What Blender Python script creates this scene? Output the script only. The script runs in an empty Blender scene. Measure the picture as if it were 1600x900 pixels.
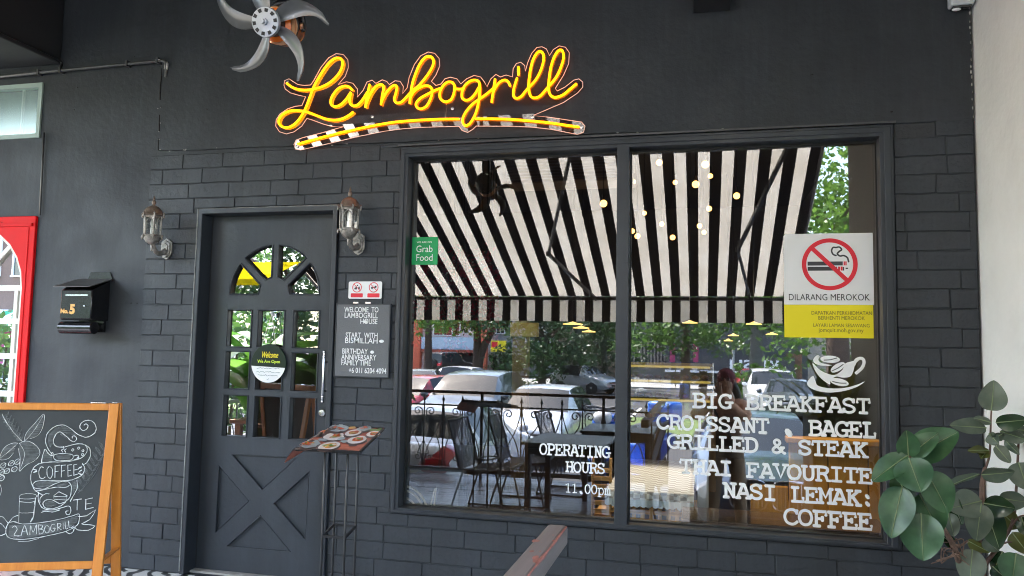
import bpy, bmesh, math, random
from mathutils import Vector, Matrix, Euler
R = math.radians
rnd = random.Random(7)
scene = bpy.context.scene
COL = scene.collection

# ------------------------------------------------------------------ camera
CAM = Vector((0.0, -4.05, 1.35)); FPX = 1200.0
YAW, PITCH, ROLL = R(13.8635), R(4.575), R(1.102)
FWD = Vector((-math.sin(YAW) * math.cos(PITCH), math.cos(YAW) * math.cos(PITCH), math.sin(PITCH)))
RT0 = Vector((math.cos(YAW), math.sin(YAW), 0)); UP0 = RT0.cross(FWD)
RT = RT0 * math.cos(ROLL) + UP0 * math.sin(ROLL); UP = -RT0 * math.sin(ROLL) + UP0 * math.cos(ROLL)
cd = bpy.data.cameras.new('camera'); cam = bpy.data.objects.new('camera', cd); COL.objects.link(cam)
m = Matrix((RT, UP, -FWD)).transposed().to_4x4(); m.translation = CAM; cam.matrix_world = m
cd.sensor_width = 36; cd.lens = 36 * FPX / 1600; cd.clip_start = 0.02; cd.clip_end = 2000
scene.camera = cam

# ------------------------------------------------------------------ sky, sun, exposure
SUN_EL, SUN_AZ = R(58), R(236)            # azimuth clockwise from +y: sun high over the street, well to the left
world = bpy.data.worlds.new('World'); scene.world = world; world.use_nodes = True
nt = world.node_tree; bg = nt.nodes['Background']
sky = nt.nodes.new('ShaderNodeTexSky'); sky.sky_type = 'NISHITA'; sky.sun_disc = False
sky.sun_elevation = SUN_EL; sky.sun_rotation = SUN_AZ; sky.air_density = 1.2; sky.dust_density = 2.0
nt.links.new(sky.outputs[0], bg.inputs[0]); bg.inputs[1].default_value = 0.15
sd = bpy.data.lights.new('sun', 'SUN'); sun = bpy.data.objects.new('sun', sd); COL.objects.link(sun)
sd.energy = 3.2; sd.angle = R(0.6); sd.color = (1.0, 0.95, 0.88)
sdir = Vector((math.sin(SUN_AZ) * math.cos(SUN_EL), math.cos(SUN_AZ) * math.cos(SUN_EL), math.sin(SUN_EL)))
sun.rotation_euler = sdir.to_track_quat('Z', 'Y').to_euler(); sun.location = (0, -20, 30)
scene.view_settings.view_transform = 'Standard'; scene.view_settings.look = 'None'
scene.view_settings.exposure = 3.88; scene.view_settings.gamma = 1.0
scene.render.engine = 'CYCLES'
cy = scene.cycles
cy.max_bounces = 10; cy.diffuse_bounces = 5; cy.glossy_bounces = 5; cy.transparent_max_bounces = 24; cy.transmission_bounces = 6
cy.caustics_reflective = False; cy.caustics_refractive = False; cy.use_denoising = True
cy.sample_clamp_indirect = 6.0; cy.filter_width = 1.05

# ------------------------------------------------------------------ survey helpers: a sight line met with a real plane
def ray(px, py):
    return (RT * ((px - 800) / FPX) - UP * ((py - 450) / FPX) + FWD)
def A(px, py, y=0.0):                      # point seen directly, on the plane Y = y
    d = ray(px, py); t = (y - CAM.y) / d.y
    return CAM + d * t
def M(px, py, dist):                       # point seen by reflection in the window, standing dist metres in front of the facade
    p = A(px, py, dist + 0.1)
    return Vector((p.x, -dist, p.z))

# ------------------------------------------------------------------ materials
MATS = {}
def mat(name, col=(0.5, 0.5, 0.5), rough=0.6, metal=0.0, spec=0.5, var=0.0, vscale=6.0, bump=0.0, bscale=40.0,
        emit=None, estr=0.0, trans=0.0, coat=0.0, stretch=None, sub=0.0, var2=None):
    if name in MATS: return MATS[name]
    m = bpy.data.materials.new(name); m.use_nodes = True; MATS[name] = m
    nt = m.node_tree; p = nt.nodes['Principled BSDF']
    p.inputs['Base Color'].default_value = (*col, 1); p.inputs['Roughness'].default_value = rough
    p.inputs['Metallic'].default_value = metal; p.inputs['Specular IOR Level'].default_value = spec
    p.inputs['Coat Weight'].default_value = coat; p.inputs['Coat Roughness'].default_value = 0.08
    if emit: p.inputs['Emission Color'].default_value = (*emit, 1); p.inputs['Emission Strength'].default_value = estr
    if trans: p.inputs['Transmission Weight'].default_value = trans
    tc = None
    def coords():
        nonlocal tc
        if tc is None:
            t = nt.nodes.new('ShaderNodeTexCoord'); mp = nt.nodes.new('ShaderNodeMapping')
            nt.links.new(t.outputs['Object'], mp.inputs[0])
            if stretch: mp.inputs['Scale'].default_value = stretch
            tc = mp.outputs[0]
        return tc
    if var > 0 or var2:
        n = nt.nodes.new('ShaderNodeTexNoise'); n.inputs['Scale'].default_value = vscale
        n.inputs['Detail'].default_value = 6; n.inputs['Roughness'].default_value = 0.65
        nt.links.new(coords(), n.inputs['Vector'])
        r = nt.nodes.new('ShaderNodeValToRGB'); r.color_ramp.elements[0].position = 0.3; r.color_ramp.elements[1].position = 0.7
        a = tuple(c * (1 - var) for c in col); b = var2 or tuple(min(1, c * (1 + var)) for c in col)
        r.color_ramp.elements[0].color = (*a, 1); r.color_ramp.elements[1].color = (*b, 1)
        nt.links.new(n.outputs[0], r.inputs[0]); nt.links.new(r.outputs[0], p.inputs['Base Color'])
        mr = nt.nodes.new('ShaderNodeMapRange'); mr.inputs[3].default_value = max(0.02, rough - 0.1); mr.inputs[4].default_value = min(1, rough + 0.12)
        nt.links.new(n.outputs[0], mr.inputs[0]); nt.links.new(mr.outputs[0], p.inputs['Roughness'])
    if bump > 0:
        n2 = nt.nodes.new('ShaderNodeTexNoise'); n2.inputs['Scale'].default_value = bscale; n2.inputs['Detail'].default_value = 5
        nt.links.new(coords(), n2.inputs['Vector'])
        b = nt.nodes.new('ShaderNodeBump'); b.inputs['Strength'].default_value = bump; b.inputs['Distance'].default_value = 0.01
        nt.links.new(n2.outputs[0], b.inputs['Height']); nt.links.new(b.outputs[0], p.inputs['Normal'])
    return m
def custom(name):
    m = bpy.data.materials.new(name); m.use_nodes = True; m.node_tree.nodes.clear(); MATS[name] = m
    o = m.node_tree.nodes.new('ShaderNodeOutputMaterial'); return m, m.node_tree, o
def mirror_glass(name, refl, tint, rough=0.0, gcol=(0.97, 0.98, 1.0)):    # coated shop glass: part reflects, the rest lets through
    m, nt, o = custom(name)
    t = nt.nodes.new('ShaderNodeBsdfTransparent'); t.inputs[0].default_value = (*tint, 1)
    g = nt.nodes.new('ShaderNodeBsdfGlossy'); g.inputs['Roughness'].default_value = rough; g.inputs[0].default_value = (*gcol, 1)
    lw = nt.nodes.new('ShaderNodeLayerWeight'); lw.inputs[0].default_value = 0.5
    mr = nt.nodes.new('ShaderNodeMapRange'); mr.inputs[3].default_value = refl; mr.inputs[4].default_value = min(1, refl + 0.45)
    nt.links.new(lw.outputs['Fresnel'], mr.inputs[0])
    x = nt.nodes.new('ShaderNodeMixShader'); nt.links.new(mr.outputs[0], x.inputs[0])
    nt.links.new(t.outputs[0], x.inputs[1]); nt.links.new(g.outputs[0], x.inputs[2])
    tc = nt.nodes.new('ShaderNodeTexCoord'); mp = nt.nodes.new('ShaderNodeMapping'); mp.inputs['Scale'].default_value = (3, 3, 0.9); mp.inputs['Rotation'].default_value = (0, 0.35, 0)
    n = nt.nodes.new('ShaderNodeTexNoise'); n.inputs['Scale'].default_value = 2.2; n.inputs['Detail'].default_value = 7; n.inputs['Roughness'].default_value = 0.7
    nt.links.new(tc.outputs['Object'], mp.inputs[0]); nt.links.new(mp.outputs[0], n.inputs['Vector'])
    dr = nt.nodes.new('ShaderNodeMapRange'); dr.inputs[1].default_value = 0.45; dr.inputs[2].default_value = 0.85; dr.inputs[3].default_value = 0.002; dr.inputs[4].default_value = 0.018
    nt.links.new(n.outputs[0], dr.inputs[0]); du = nt.nodes.new('ShaderNodeBsdfDiffuse'); du.inputs[0].default_value = (0.7, 0.69, 0.66, 1)      # thin film of dust and wiping marks
    y = nt.nodes.new('ShaderNodeMixShader'); nt.links.new(dr.outputs[0], y.inputs[0]); nt.links.new(x.outputs[0], y.inputs[1]); nt.links.new(du.outputs[0], y.inputs[2]); nt.links.new(y.outputs[0], o.inputs[0])
    return m
def wallmat(name, col, rough, bump, bscale):         # rolled paint: soft roller bands, faint runs, scuffs and dust
    m, nt, o = custom(name); N = nt.nodes.new; Lk = nt.links.new
    p = N('ShaderNodeBsdfPrincipled'); tc = N('ShaderNodeTexCoord')
    def noise(scale, st, det=6, ro=0.6):
        mp = N('ShaderNodeMapping'); mp.inputs['Scale'].default_value = st; n = N('ShaderNodeTexNoise'); n.inputs['Scale'].default_value = scale; n.inputs['Detail'].default_value = det; n.inputs['Roughness'].default_value = ro
        Lk(tc.outputs['Object'], mp.inputs[0]); Lk(mp.outputs[0], n.inputs['Vector']); return n.outputs[0]
    def mul(a, lo, hi, f0=0.3, f1=0.7):
        r = N('ShaderNodeMapRange'); r.inputs[1].default_value = f0; r.inputs[2].default_value = f1; r.inputs[3].default_value = lo; r.inputs[4].default_value = hi; Lk(a, r.inputs[0]); return r.outputs[0]
    a = mul(noise(1.1, (1, 1, 1)), 0.78, 1.24); b = mul(noise(2.6, (1.6, 1, 0.35), 4), 0.88, 1.14); c = mul(noise(5.0, (5, 1, 0.25), 5, 0.7), 0.94, 1.16, 0.45, 0.8); d = mul(noise(38, (1, 1, 1), 8, 0.75), 1.0, 1.9, 0.66, 0.80)
    acc = a
    for q in (b, c, d):
        mm = N('ShaderNodeMath'); mm.operation = 'MULTIPLY'; Lk(acc, mm.inputs[0]); Lk(q, mm.inputs[1]); acc = mm.outputs[0]
    vm = N('ShaderNodeVectorMath'); vm.operation = 'SCALE'; vm.inputs[0].default_value = col; Lk(acc, vm.inputs[3]); Lk(vm.outputs[0], p.inputs['Base Color'])
    Lk(mul(noise(3.0, (1, 1, 1)), rough - 0.10, rough + 0.14), p.inputs['Roughness']); p.inputs['Specular IOR Level'].default_value = 0.4
    bm_ = N('ShaderNodeBump'); bm_.inputs['Strength'].default_value = bump; bm_.inputs['Distance'].default_value = 0.01; Lk(noise(bscale, (1, 1, 1), 5), bm_.inputs['Height']); Lk(bm_.outputs[0], p.inputs['Normal'])
    Lk(p.outputs[0], o.inputs[0]); return m
def fabric(name, col, transl, rough=0.9):
    m, nt, o = custom(name)
    d = nt.nodes.new('ShaderNodeBsdfDiffuse'); t = nt.nodes.new('ShaderNodeBsdfTranslucent')
    tc = nt.nodes.new('ShaderNodeTexCoord'); n = nt.nodes.new('ShaderNodeTexNoise'); n.inputs['Scale'].default_value = 1.6; n.inputs['Detail'].default_value = 8
    nt.links.new(tc.outputs['Object'], n.inputs['Vector'])
    r = nt.nodes.new('ShaderNodeValToRGB'); r.color_ramp.elements[0].position = 0.25; r.color_ramp.elements[1].position = 0.62
    r.color_ramp.elements[0].color = (col[0] * 0.82, col[1] * 0.79, col[2] * 0.74, 1); r.color_ramp.elements[1].color = (*col, 1)
    nt.links.new(n.outputs[0], r.inputs[0]); nt.links.new(r.outputs[0], d.inputs[0]); nt.links.new(r.outputs[0], t.inputs[0])
    x = nt.nodes.new('ShaderNodeMixShader'); x.inputs[0].default_value = transl
    nt.links.new(d.outputs[0], x.inputs[1]); nt.links.new(t.outputs[0], x.inputs[2]); nt.links.new(x.outputs[0], o.inputs[0]); return m
def leafmat(name, c1, c2, rough=0.45, transl=0.3, scale=3.0):
    m, nt, o = custom(name)
    p = nt.nodes.new('ShaderNodeBsdfPrincipled'); p.inputs['Roughness'].default_value = rough
    tc = nt.nodes.new('ShaderNodeTexCoord'); n = nt.nodes.new('ShaderNodeTexNoise'); n.inputs['Scale'].default_value = scale; n.inputs['Detail'].default_value = 4
    nt.links.new(tc.outputs['Object'], n.inputs['Vector'])
    r = nt.nodes.new('ShaderNodeValToRGB'); r.color_ramp.elements[0].position = 0.35; r.color_ramp.elements[1].position = 0.65
    r.color_ramp.elements[0].color = (*c1, 1); r.color_ramp.elements[1].color = (*c2, 1)
    nt.links.new(n.outputs[0], r.inputs[0]); nt.links.new(r.outputs[0], p.inputs['Base Color'])
    t = nt.nodes.new('ShaderNodeBsdfTranslucent'); nt.links.new(r.outputs[0], t.inputs[0])
    x = nt.nodes.new('ShaderNodeMixShader'); x.inputs[0].default_value = transl
    nt.links.new(p.outputs[0], x.inputs[1]); nt.links.new(t.outputs[0], x.inputs[2]); nt.links.new(x.outputs[0], o.inputs[0]); return m
def woodmat(name, c1, c2, rough=0.45, axis=0, scale=3.0, coat=0.0):
    st = [14, 14, 14]; st[axis] = 0.9
    m = mat(name, c1, rough, var=0.0, var2=c2, vscale=scale, stretch=tuple(st), bump=0.12, bscale=scale * 2, coat=coat)
    return m

# ------------------------------------------------------------------ mesh building
def spline(pts, n=6, closed=False):
    P = [Vector(p) for p in pts]; out = []; N = len(P)
    if N < 3 and not closed: return P
    for i in range(N if closed else N - 1):
        p1, p2 = P[i], P[(i + 1) % N]
        p0 = P[(i - 1) % N] if (closed or i > 0) else p1
        p3 = P[(i + 2) % N] if (closed or i + 2 < N) else p2
        for k in range(n):
            t = k / n; t2 = t * t; t3 = t2 * t
            out.append(0.5 * ((2 * p1) + (p2 - p0) * t + (2 * p0 - 5 * p1 + 4 * p2 - p3) * t2 + (3 * p1 - p0 - 3 * p2 + p3) * t3))
    if not closed: out.append(P[-1])
    return out
WROOT = {}
def attach(o, parent):                           # children of a thing made with wthing() are modelled in world coordinates
    if parent is None: return
    o.parent = parent
    if parent.name in WROOT: o.matrix_parent_inverse = WROOT[parent.name]
class MB:
    def __init__(s): s.v = []; s.f = []; s.mi = []; s.cur = 0
    def add(s, vs, fs):
        o = len(s.v); s.v += [tuple(v) for v in vs]
        for f in fs: s.f.append([i + o for i in f]); s.mi.append(s.cur)
        return s
    def box(s, x0, x1, y0, y1, z0, z1, rot=None, piv=None):
        vs = [Vector((x, y, z)) for x in (x0, x1) for y in (y0, y1) for z in (z0, z1)]
        if rot is not None:
            pv = Vector(piv) if piv is not None else Vector(((x0 + x1) / 2, (y0 + y1) / 2, (z0 + z1) / 2))
            vs = [rot @ (v - pv) + pv for v in vs]
        return s.add(vs, [(0, 1, 3, 2), (4, 6, 7, 5), (0, 4, 5, 1), (2, 3, 7, 6), (0, 2, 6, 4), (1, 5, 7, 3)])
    def bar(s, a, b, w, h, up=(0, 0, 1)):          # rectangular bar from a to b
        a, b = Vector(a), Vector(b); d = (b - a).normalized(); u = Vector(up)
        if abs(d.dot(u)) > 0.98: u = Vector((0, 1, 0))
        r = d.cross(u).normalized(); u = r.cross(d)
        vs = [p + r * (i * w / 2) + u * (j * h / 2) for p in (a, b) for i, j in ((-1, -1), (1, -1), (1, 1), (-1, 1))]
        return s.add(vs, [(3, 2, 1, 0), (4, 5, 6, 7), (0, 1, 5, 4), (1, 2, 6, 5), (2, 3, 7, 6), (3, 0, 4, 7)])
    def tube(s, pts, r, n=8, closed=False, caps=True, squash=None):
        P = [Vector(p) for p in pts]; N = len(P)
        rad = r if isinstance(r, (list, tuple)) else [r] * N
        tan = []
        for i in range(N):
            a = P[i - 1] if (i > 0 or closed) else P[i]; b = P[(i + 1) % N] if (i + 1 < N or closed) else P[i]
            t = b - a; tan.append(t.normalized() if t.length > 1e-9 else Vector((0, 0, 1)))
        u = tan[0].orthogonal().normalized(); rings = []; vs = []
        for i in range(N):
            u = (u - tan[i] * u.dot(tan[i])); u = u.normalized() if u.length > 1e-6 else tan[i].orthogonal().normalized()
            w = tan[i].cross(u)
            for k in range(n):
                a = 2 * math.pi * k / n
                vs.append(P[i] + (u * math.cos(a) + w * math.sin(a)) * rad[i])
        fs = []
        for i in range(N if closed else N - 1):
            j = (i + 1) % N
            for k in range(n): fs.append((i * n + k, i * n + (k + 1) % n, j * n + (k + 1) % n, j * n + k))
        if not closed and caps:
            for e, sgn in ((0, -1), (N - 1, 1)):
                c = P[e] + tan[e] * sgn * rad[e] * 0.6; ci = len(vs); vs.append(c)
                ri = len(vs)
                for k in range(n): vs.append(P[e] + tan[e] * sgn * rad[e] * 0.42 + (Vector(vs[e * n + k]) - P[e]) * 0.72)
                for k in range(n):
                    k2 = (k + 1) % n
                    fs.append((e * n + k, e * n + k2, ri + k2, ri + k)); fs.append((ri + k, ri + k2, ci))
        if squash:                                   # flatten along y about y0
            y0, k = squash; vs = [Vector((v.x, y0 + (v.y - y0) * k, v.z)) for v in map(Vector, vs)]
        return s.add(vs, fs)
    def lathe(s, prof, c=(0, 0, 0), n=16, axis=(0, 0, 1), phase=0.0, scale2=1.0):
        ax = Vector(axis).normalized(); q = Vector((0, 0, 1)).rotation_difference(ax); c = Vector(c); vs = []; fs = []
        for (r, z) in prof:
            for k in range(n):
                a = 2 * math.pi * k / n + phase
                vs.append(c + q @ Vector((r * math.cos(a), r * math.sin(a) * scale2, z)))
        for i in range(len(prof) - 1):
            for k in range(n): fs.append((i * n + k, i * n + (k + 1) % n, (i + 1) * n + (k + 1) % n, (i + 1) * n + k))
        if prof[0][0] > 1e-5: fs.append(tuple(range(n))[::-1])
        if prof[-1][0] > 1e-5: fs.append(tuple((len(prof) - 1) * n + k for k in range(n)))
        return s.add(vs, fs)
    def ball(s, c, r, n=12, m=8, sc=(1, 1, 1)):
        vs = []; fs = []; c = Vector(c)
        for i in range(m + 1):
            th = math.pi * i / m
            for k in range(n):
                a = 2 * math.pi * k / n
                vs.append(c + Vector((r * sc[0] * math.sin(th) * math.cos(a), r * sc[1] * math.sin(th) * math.sin(a), r * sc[2] * math.cos(th))))
        for i in range(m):
            for k in range(n): fs.append((i * n + k, (i + 1) * n + k, (i + 1) * n + (k + 1) % n, i * n + (k + 1) % n))
        return s.add(vs, fs)
    def prism(s, poly, off):                         # poly: 3D points of a planar convex/concave outline; off: vector
        off = Vector(off); n = len(poly); P = [Vector(p) for p in poly]
        vs = P + [p + off for p in P]
        fs = [tuple(range(n))[::-1], tuple(range(n, 2 * n))] + [(i, (i + 1) % n, n + (i + 1) % n, n + i) for i in range(n)]
        return s.add(vs, fs)
    def quad(s, a, b, c, d): return s.add([a, b, c, d], [(0, 1, 2, 3)])
    def build(s, name, mats, parent=None, smooth=40, bevel=0.0, local=None, norm=True):
        me = bpy.data.meshes.new(name)
        vs = s.v
        if local is not None: vs = [tuple(local @ Vector(v)) for v in vs]
        me.from_pydata(vs, [], s.f)
        if not isinstance(mats, (list, tuple)): mats = [mats]
        for mm in mats: me.materials.append(mm)
        if len(mats) > 1: me.polygons.foreach_set('material_index', s.mi)
        if norm:
            b = bmesh.new(); b.from_mesh(me); bmesh.ops.remove_doubles(b, verts=b.verts, dist=1e-6)
            bmesh.ops.recalc_face_normals(b, faces=b.faces); b.to_mesh(me); b.free()
        if smooth:
            me.polygons.foreach_set('use_smooth', [True] * len(me.polygons)); me.set_sharp_from_angle(angle=R(smooth))
        o = bpy.data.objects.new(name, me); COL.objects.link(o)
        attach(o, parent)
        if bevel:
            bv = o.modifiers.new('edge', 'BEVEL'); bv.width = bevel; bv.segments = 2; bv.limit_method = 'ANGLE'; bv.angle_limit = R(50)
        return o
def tag(o, label=None, cat=None, group=None, kind=None):
    if label: o['label'] = label
    if cat: o['category'] = cat
    if group: o['group'] = group
    if kind: o['kind'] = kind
    return o
def thing(name, label, cat, loc=(0, 0, 0), rz=0.0, group=None):
    o = bpy.data.objects.new(name, None); COL.objects.link(o); o.location = loc; o.rotation_euler = (0, 0, rz)
    o.empty_display_size = 0.1
    return tag(o, label, cat, group)
def wthing(name, label, cat, loc=(0, 0, 0), group=None):
    o = thing(name, label, cat, loc, 0, group); WROOT[o.name] = Matrix.Translation(-Vector(loc)); return o
def copy_tree(o, parent=None):
    c = o.copy(); COL.objects.link(c); c.parent = parent
    for ch in list(o.children): copy_tree(ch, c)
    return c
def dup(o, loc, rz, label, group=None, scale=None):
    c = copy_tree(o); c.location = loc; c.rotation_euler = (0, 0, rz); c['label'] = label
    if group: c['group'] = group
    if scale: c.scale = scale
    return c
def sheet(name, outer, holes, y0, y1, mats, parent=None, bevel=0.0, smooth=30):   # flat panel in x-z with holes, from y0 to y1
    cu = bpy.data.curves.new(name, 'CURVE'); cu.dimensions = '2D'; cu.fill_mode = 'BOTH'; cu.extrude = abs(y1 - y0) / 2
    for poly in [outer] + list(holes):
        sp = cu.splines.new('POLY'); sp.points.add(len(poly) - 1)
        for i, (x, z) in enumerate(poly): sp.points[i].co = (x, z, 0, 1)
        sp.use_cyclic_u = True
    t = bpy.data.objects.new(name + '_c', cu); COL.objects.link(t)
    dg = bpy.context.evaluated_depsgraph_get(); me = bpy.data.meshes.new_from_object(t.evaluated_get(dg))
    bpy.data.objects.remove(t); bpy.data.curves.remove(cu)
    ym = (y0 + y1) / 2
    me.transform(Matrix(((1, 0, 0, 0), (0, 0, -1, ym), (0, 1, 0, 0), (0, 0, 0, 1))))
    b = bmesh.new(); b.from_mesh(me); bmesh.ops.remove_doubles(b, verts=b.verts, dist=1e-5); bmesh.ops.recalc_face_normals(b, faces=b.faces)
    b.to_mesh(me); b.free(); me.name = name; me.materials.clear()
    for mm in (mats if isinstance(mats, (list, tuple)) else [mats]): me.materials.append(mm)
    if smooth: me.polygons.foreach_set('use_smooth', [True] * len(me.polygons)); me.set_sharp_from_angle(angle=R(smooth))
    o = bpy.data.objects.new(name, me); COL.objects.link(o)
    attach(o, parent)
    if bevel:
        bv = o.modifiers.new('edge', 'BEVEL'); bv.width = bevel; bv.segments = 2; bv.limit_method = 'ANGLE'; bv.angle_limit = R(50)
    return o
def rect(x0, x1, z0, z1): return [(x0, z0), (x1, z0), (x1, z1), (x0, z1)]
def text(name, body, size, m, mw, parent=None, extrude=0.0006, align='LEFT', bold=0.0, width=None):
    cu = bpy.data.curves.new(name, 'FONT'); cu.body = body; cu.size = size; cu.extrude = extrude; cu.align_x = align; cu.offset = bold
    cu.resolution_u = 3
    t = bpy.data.objects.new(name + '_t', cu); COL.objects.link(t)
    dg = bpy.context.evaluated_depsgraph_get(); me = bpy.data.meshes.new_from_object(t.evaluated_get(dg))
    bpy.data.objects.remove(t); bpy.data.curves.remove(cu)
    if width:
        xs = [v.co.x for v in me.vertices]; w = max(xs) - min(xs)
        if w > 0: me.transform(Matrix.Diagonal((width / w, 1, 1, 1)))
    me.transform(mw); me.materials.clear(); me.materials.append(m); me.name = name
    o = bpy.data.objects.new(name, me); COL.objects.link(o)
    attach(o, parent)
    return o
FACE = Matrix(((1, 0, 0, 0), (0, 0, -1, 0), (0, 1, 0, 0), (0, 0, 0, 1)))     # x stays, text y becomes z, faces -y
def at_face(x, y, z): return Matrix.Translation((x, y, z)) @ FACE
# ------------------------------------------------------------------ common materials
WALL = wallmat('charcoal_paint', (0.0265, 0.031, 0.0385), 0.55, 0.3, 26)
BRICK = wallmat('charcoal_brick_paint', (0.0295, 0.0345, 0.043), 0.5, 0.4, 34)
MORTAR = mat('charcoal_joint', (0.027, 0.031, 0.038), 0.6, bump=0.3, bscale=60)
FRAME = wallmat('charcoal_frame', (0.030, 0.035, 0.044), 0.42, 0.12, 30)
DOORP = wallmat('door_paint', (0.029, 0.035, 0.044), 0.44, 0.16, 30)
DARK = mat('black_gap', (0.008, 0.008, 0.009), 0.6)
CEIL = mat('ceiling_paint', (0.022, 0.023, 0.027), 0.6, var=0.1)
WHITEW = mat('white_plaster', (0.90, 0.90, 0.895), 0.75, var=0.05, vscale=3, bump=0.3, bscale=30)
CHIP = mat('chipped_plaster', (0.38, 0.37, 0.35), 0.9, var=0.3, vscale=30)
GLASS = mirror_glass('shop_glass', 0.105, (0.92, 0.94, 0.93))
DGLASS = mirror_glass('door_glass', 0.13, (0.80, 0.82, 0.80))
CLEAR = mirror_glass('clear_edge', 0.04, (0.96, 0.97, 0.97))
BLACKM = mat('black_metal', (0.012, 0.012, 0.014), 0.38, spec=0.5)
STEEL = mat('brushed_steel', (0.62, 0.62, 0.63), 0.25, metal=1.0)
WHITE = mat('white_vinyl', (0.86, 0.87, 0.88), 0.55)

# ------------------------------------------------------------------ ground and street
def slab(name, x0, x1, y0, y1, z, m, label=None, thick=0.0):
    b = MB()
    if thick: b.box(x0, x1, y0, y1, z - thick, z)
    else: b.quad((x0, y0, z), (x1, y0, z), (x1, y1, z), (x0, y1, z))
    return tag(b.build(name, m, smooth=0, bevel=0.008 if thick else 0), kind='structure')
ASPH = mat('asphalt', (0.046, 0.046, 0.049), 0.85, var=0.25, vscale=0.9, bump=0.4, bscale=90)
CONC = mat('concrete', (0.34, 0.33, 0.31), 0.85, var=0.2, vscale=1.2, bump=0.25, bscale=40)
slab('ground', -300, 300, -300, 60, -0.92, mat('earth', (0.16, 0.15, 0.13), 0.95, var=0.3, vscale=0.5))
slab('road', -120, 120, -44.0, -5.7, -0.905, ASPH)
b = MB()
for k in range(-14, 12):
    b.quad((k * 2.6 + 0.75, -10.3, -0.9), (k * 2.6 + 0.85, -10.3, -0.9), (k * 2.6 + 0.85, -5.9, -0.9), (k * 2.6 + 0.75, -5.9, -0.9))
for k in range(-14, 12):
    b.quad((k * 2.6 + 0.2, -27.5, -0.9), (k * 2.6 + 0.3, -27.5, -0.9), (k * 2.6 + 0.3, -22.9, -0.9), (k * 2.6 + 0.2, -22.9, -0.9))
tag(b.build('road_marking', mat('road_paint', (0.72, 0.72, 0.70), 0.7), smooth=0), kind='structure')
slab('median', -120, 120, -21.5, -16.5, -0.78, mat('lawn', (0.10, 0.15, 0.04), 0.95, var=0.35, vscale=2.0, bump=0.5, bscale=60), thick=0.2)
slab('pavement', -120, 120, -53.9, -44.0, -0.80, CONC, thick=0.2)
# deck of the veranda: planks of dark boards, and the raised tiled walk along the wall
DECK = woodmat('deck_boards', (0.10, 0.105, 0.135), (0.17, 0.175, 0.215), 0.28, 0, 2.0)
b = MB(); y = -1.52
while y > -4.95:
    b.box(-7.0, -0.36 if y < -2.95 else 1.275, y - 0.112, y, -0.235, -0.2 + rnd.uniform(-0.0015, 0.0015)); y -= 0.118
tag(b.build('deck_floor', DECK, smooth=0, bevel=0.003), kind='structure')
slab('deck_base', -7.0, -0.36, -4.98, -1.5, -0.24, CONC, thick=0.68)
STEPM = mat('step_concrete', (0.07, 0.068, 0.066), 0.8, var=0.25, vscale=3, bump=0.3, bscale=50)
slab('landing', -0.359, 1.275, -3.05, -1.5, -0.24, STEPM, thick=0.68)
for y0_, y1_, z_ in ((-3.45, -3.054, -0.40), (-4.72, -3.454, -0.56), (-5.05, -4.724, -0.73)): slab('step', -0.359, 1.275, y0_, y1_, z_, STEPM, thick=z_ + 0.92)
def tilemat():
    m, nt, o = custom('patterned_tiles')
    p = nt.nodes.new('ShaderNodeBsdfPrincipled'); p.inputs['Roughness'].default_value = 0.35
    tc = nt.nodes.new('ShaderNodeTexCoord'); w = nt.nodes.new('ShaderNodeTexWave'); w.wave_type = 'RINGS'; w.rings_direction = 'Z'
    w.inputs['Scale'].default_value = 3.2; w.inputs['Distortion'].default_value = 5.0; w.inputs['Detail'].default_value = 1.0; w.inputs['Detail Scale'].default_value = 2.2
    mp = nt.nodes.new('ShaderNodeVectorMath'); mp.operation = 'MODULO'; mp.inputs[1].default_value = (0.3, 0.3, 1)
    ab = nt.nodes.new('ShaderNodeVectorMath'); ab.operation = 'ABSOLUTE'
    nt.links.new(tc.outputs['Object'], ab.inputs[0]); nt.links.new(ab.outputs[0], mp.inputs[0]); nt.links.new(mp.outputs[0], w.inputs['Vector'])
    r = nt.nodes.new('ShaderNodeValToRGB'); r.color_ramp.interpolation = 'CONSTANT'
    r.color_ramp.elements[0].color = (0.70, 0.69, 0.66, 1); r.color_ramp.elements[1].position = 0.62; r.color_ramp.elements[1].color = (0.03, 0.03, 0.03, 1)
    nt.links.new(w.outputs[0], r.inputs[0]); nt.links.new(r.outputs[0], p.inputs[0]); nt.links.new(p.outputs[0], o.inputs[0]); return m
slab('tiled_walk', -7.0, 1.275, -1.5, -0.004, 0.0, tilemat(), thick=0.45)

# ------------------------------------------------------------------ the shop building
shop = wthing('shop_building', 'charcoal painted shop front with brick facing, dark door and wide two-pane window', 'shop', (-1, 0, 0))
DX0, DX1, DZ = -2.971, -2.040, 2.168
WX0, WX1, WZ0, WZ1 = -1.660, 0.913, 0.445, 2.486
RX1 = -4.172                                              # right edge of the red neighbour
TX1, TZ0, TZ1 = -4.20, 2.672, 3.040
sheet('facade_wall', rect(-14.0, 1.279, 0.0, 3.86),
      [rect(DX0 + 0.01, DX1 - 0.01, 0.0005, DZ - 0.01), rect(WX0 + 0.01, WX1 - 0.01, WZ0 + 0.01, WZ1 - 0.01),
       rect(A(37, 455, 0.0).x - 1.0, RX1 - 0.02, 0.0005, 2.14), rect(-5.6, TX1 - 0.004, TZ0, TZ1)], 0.0, 0.20, WALL, shop)
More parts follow.
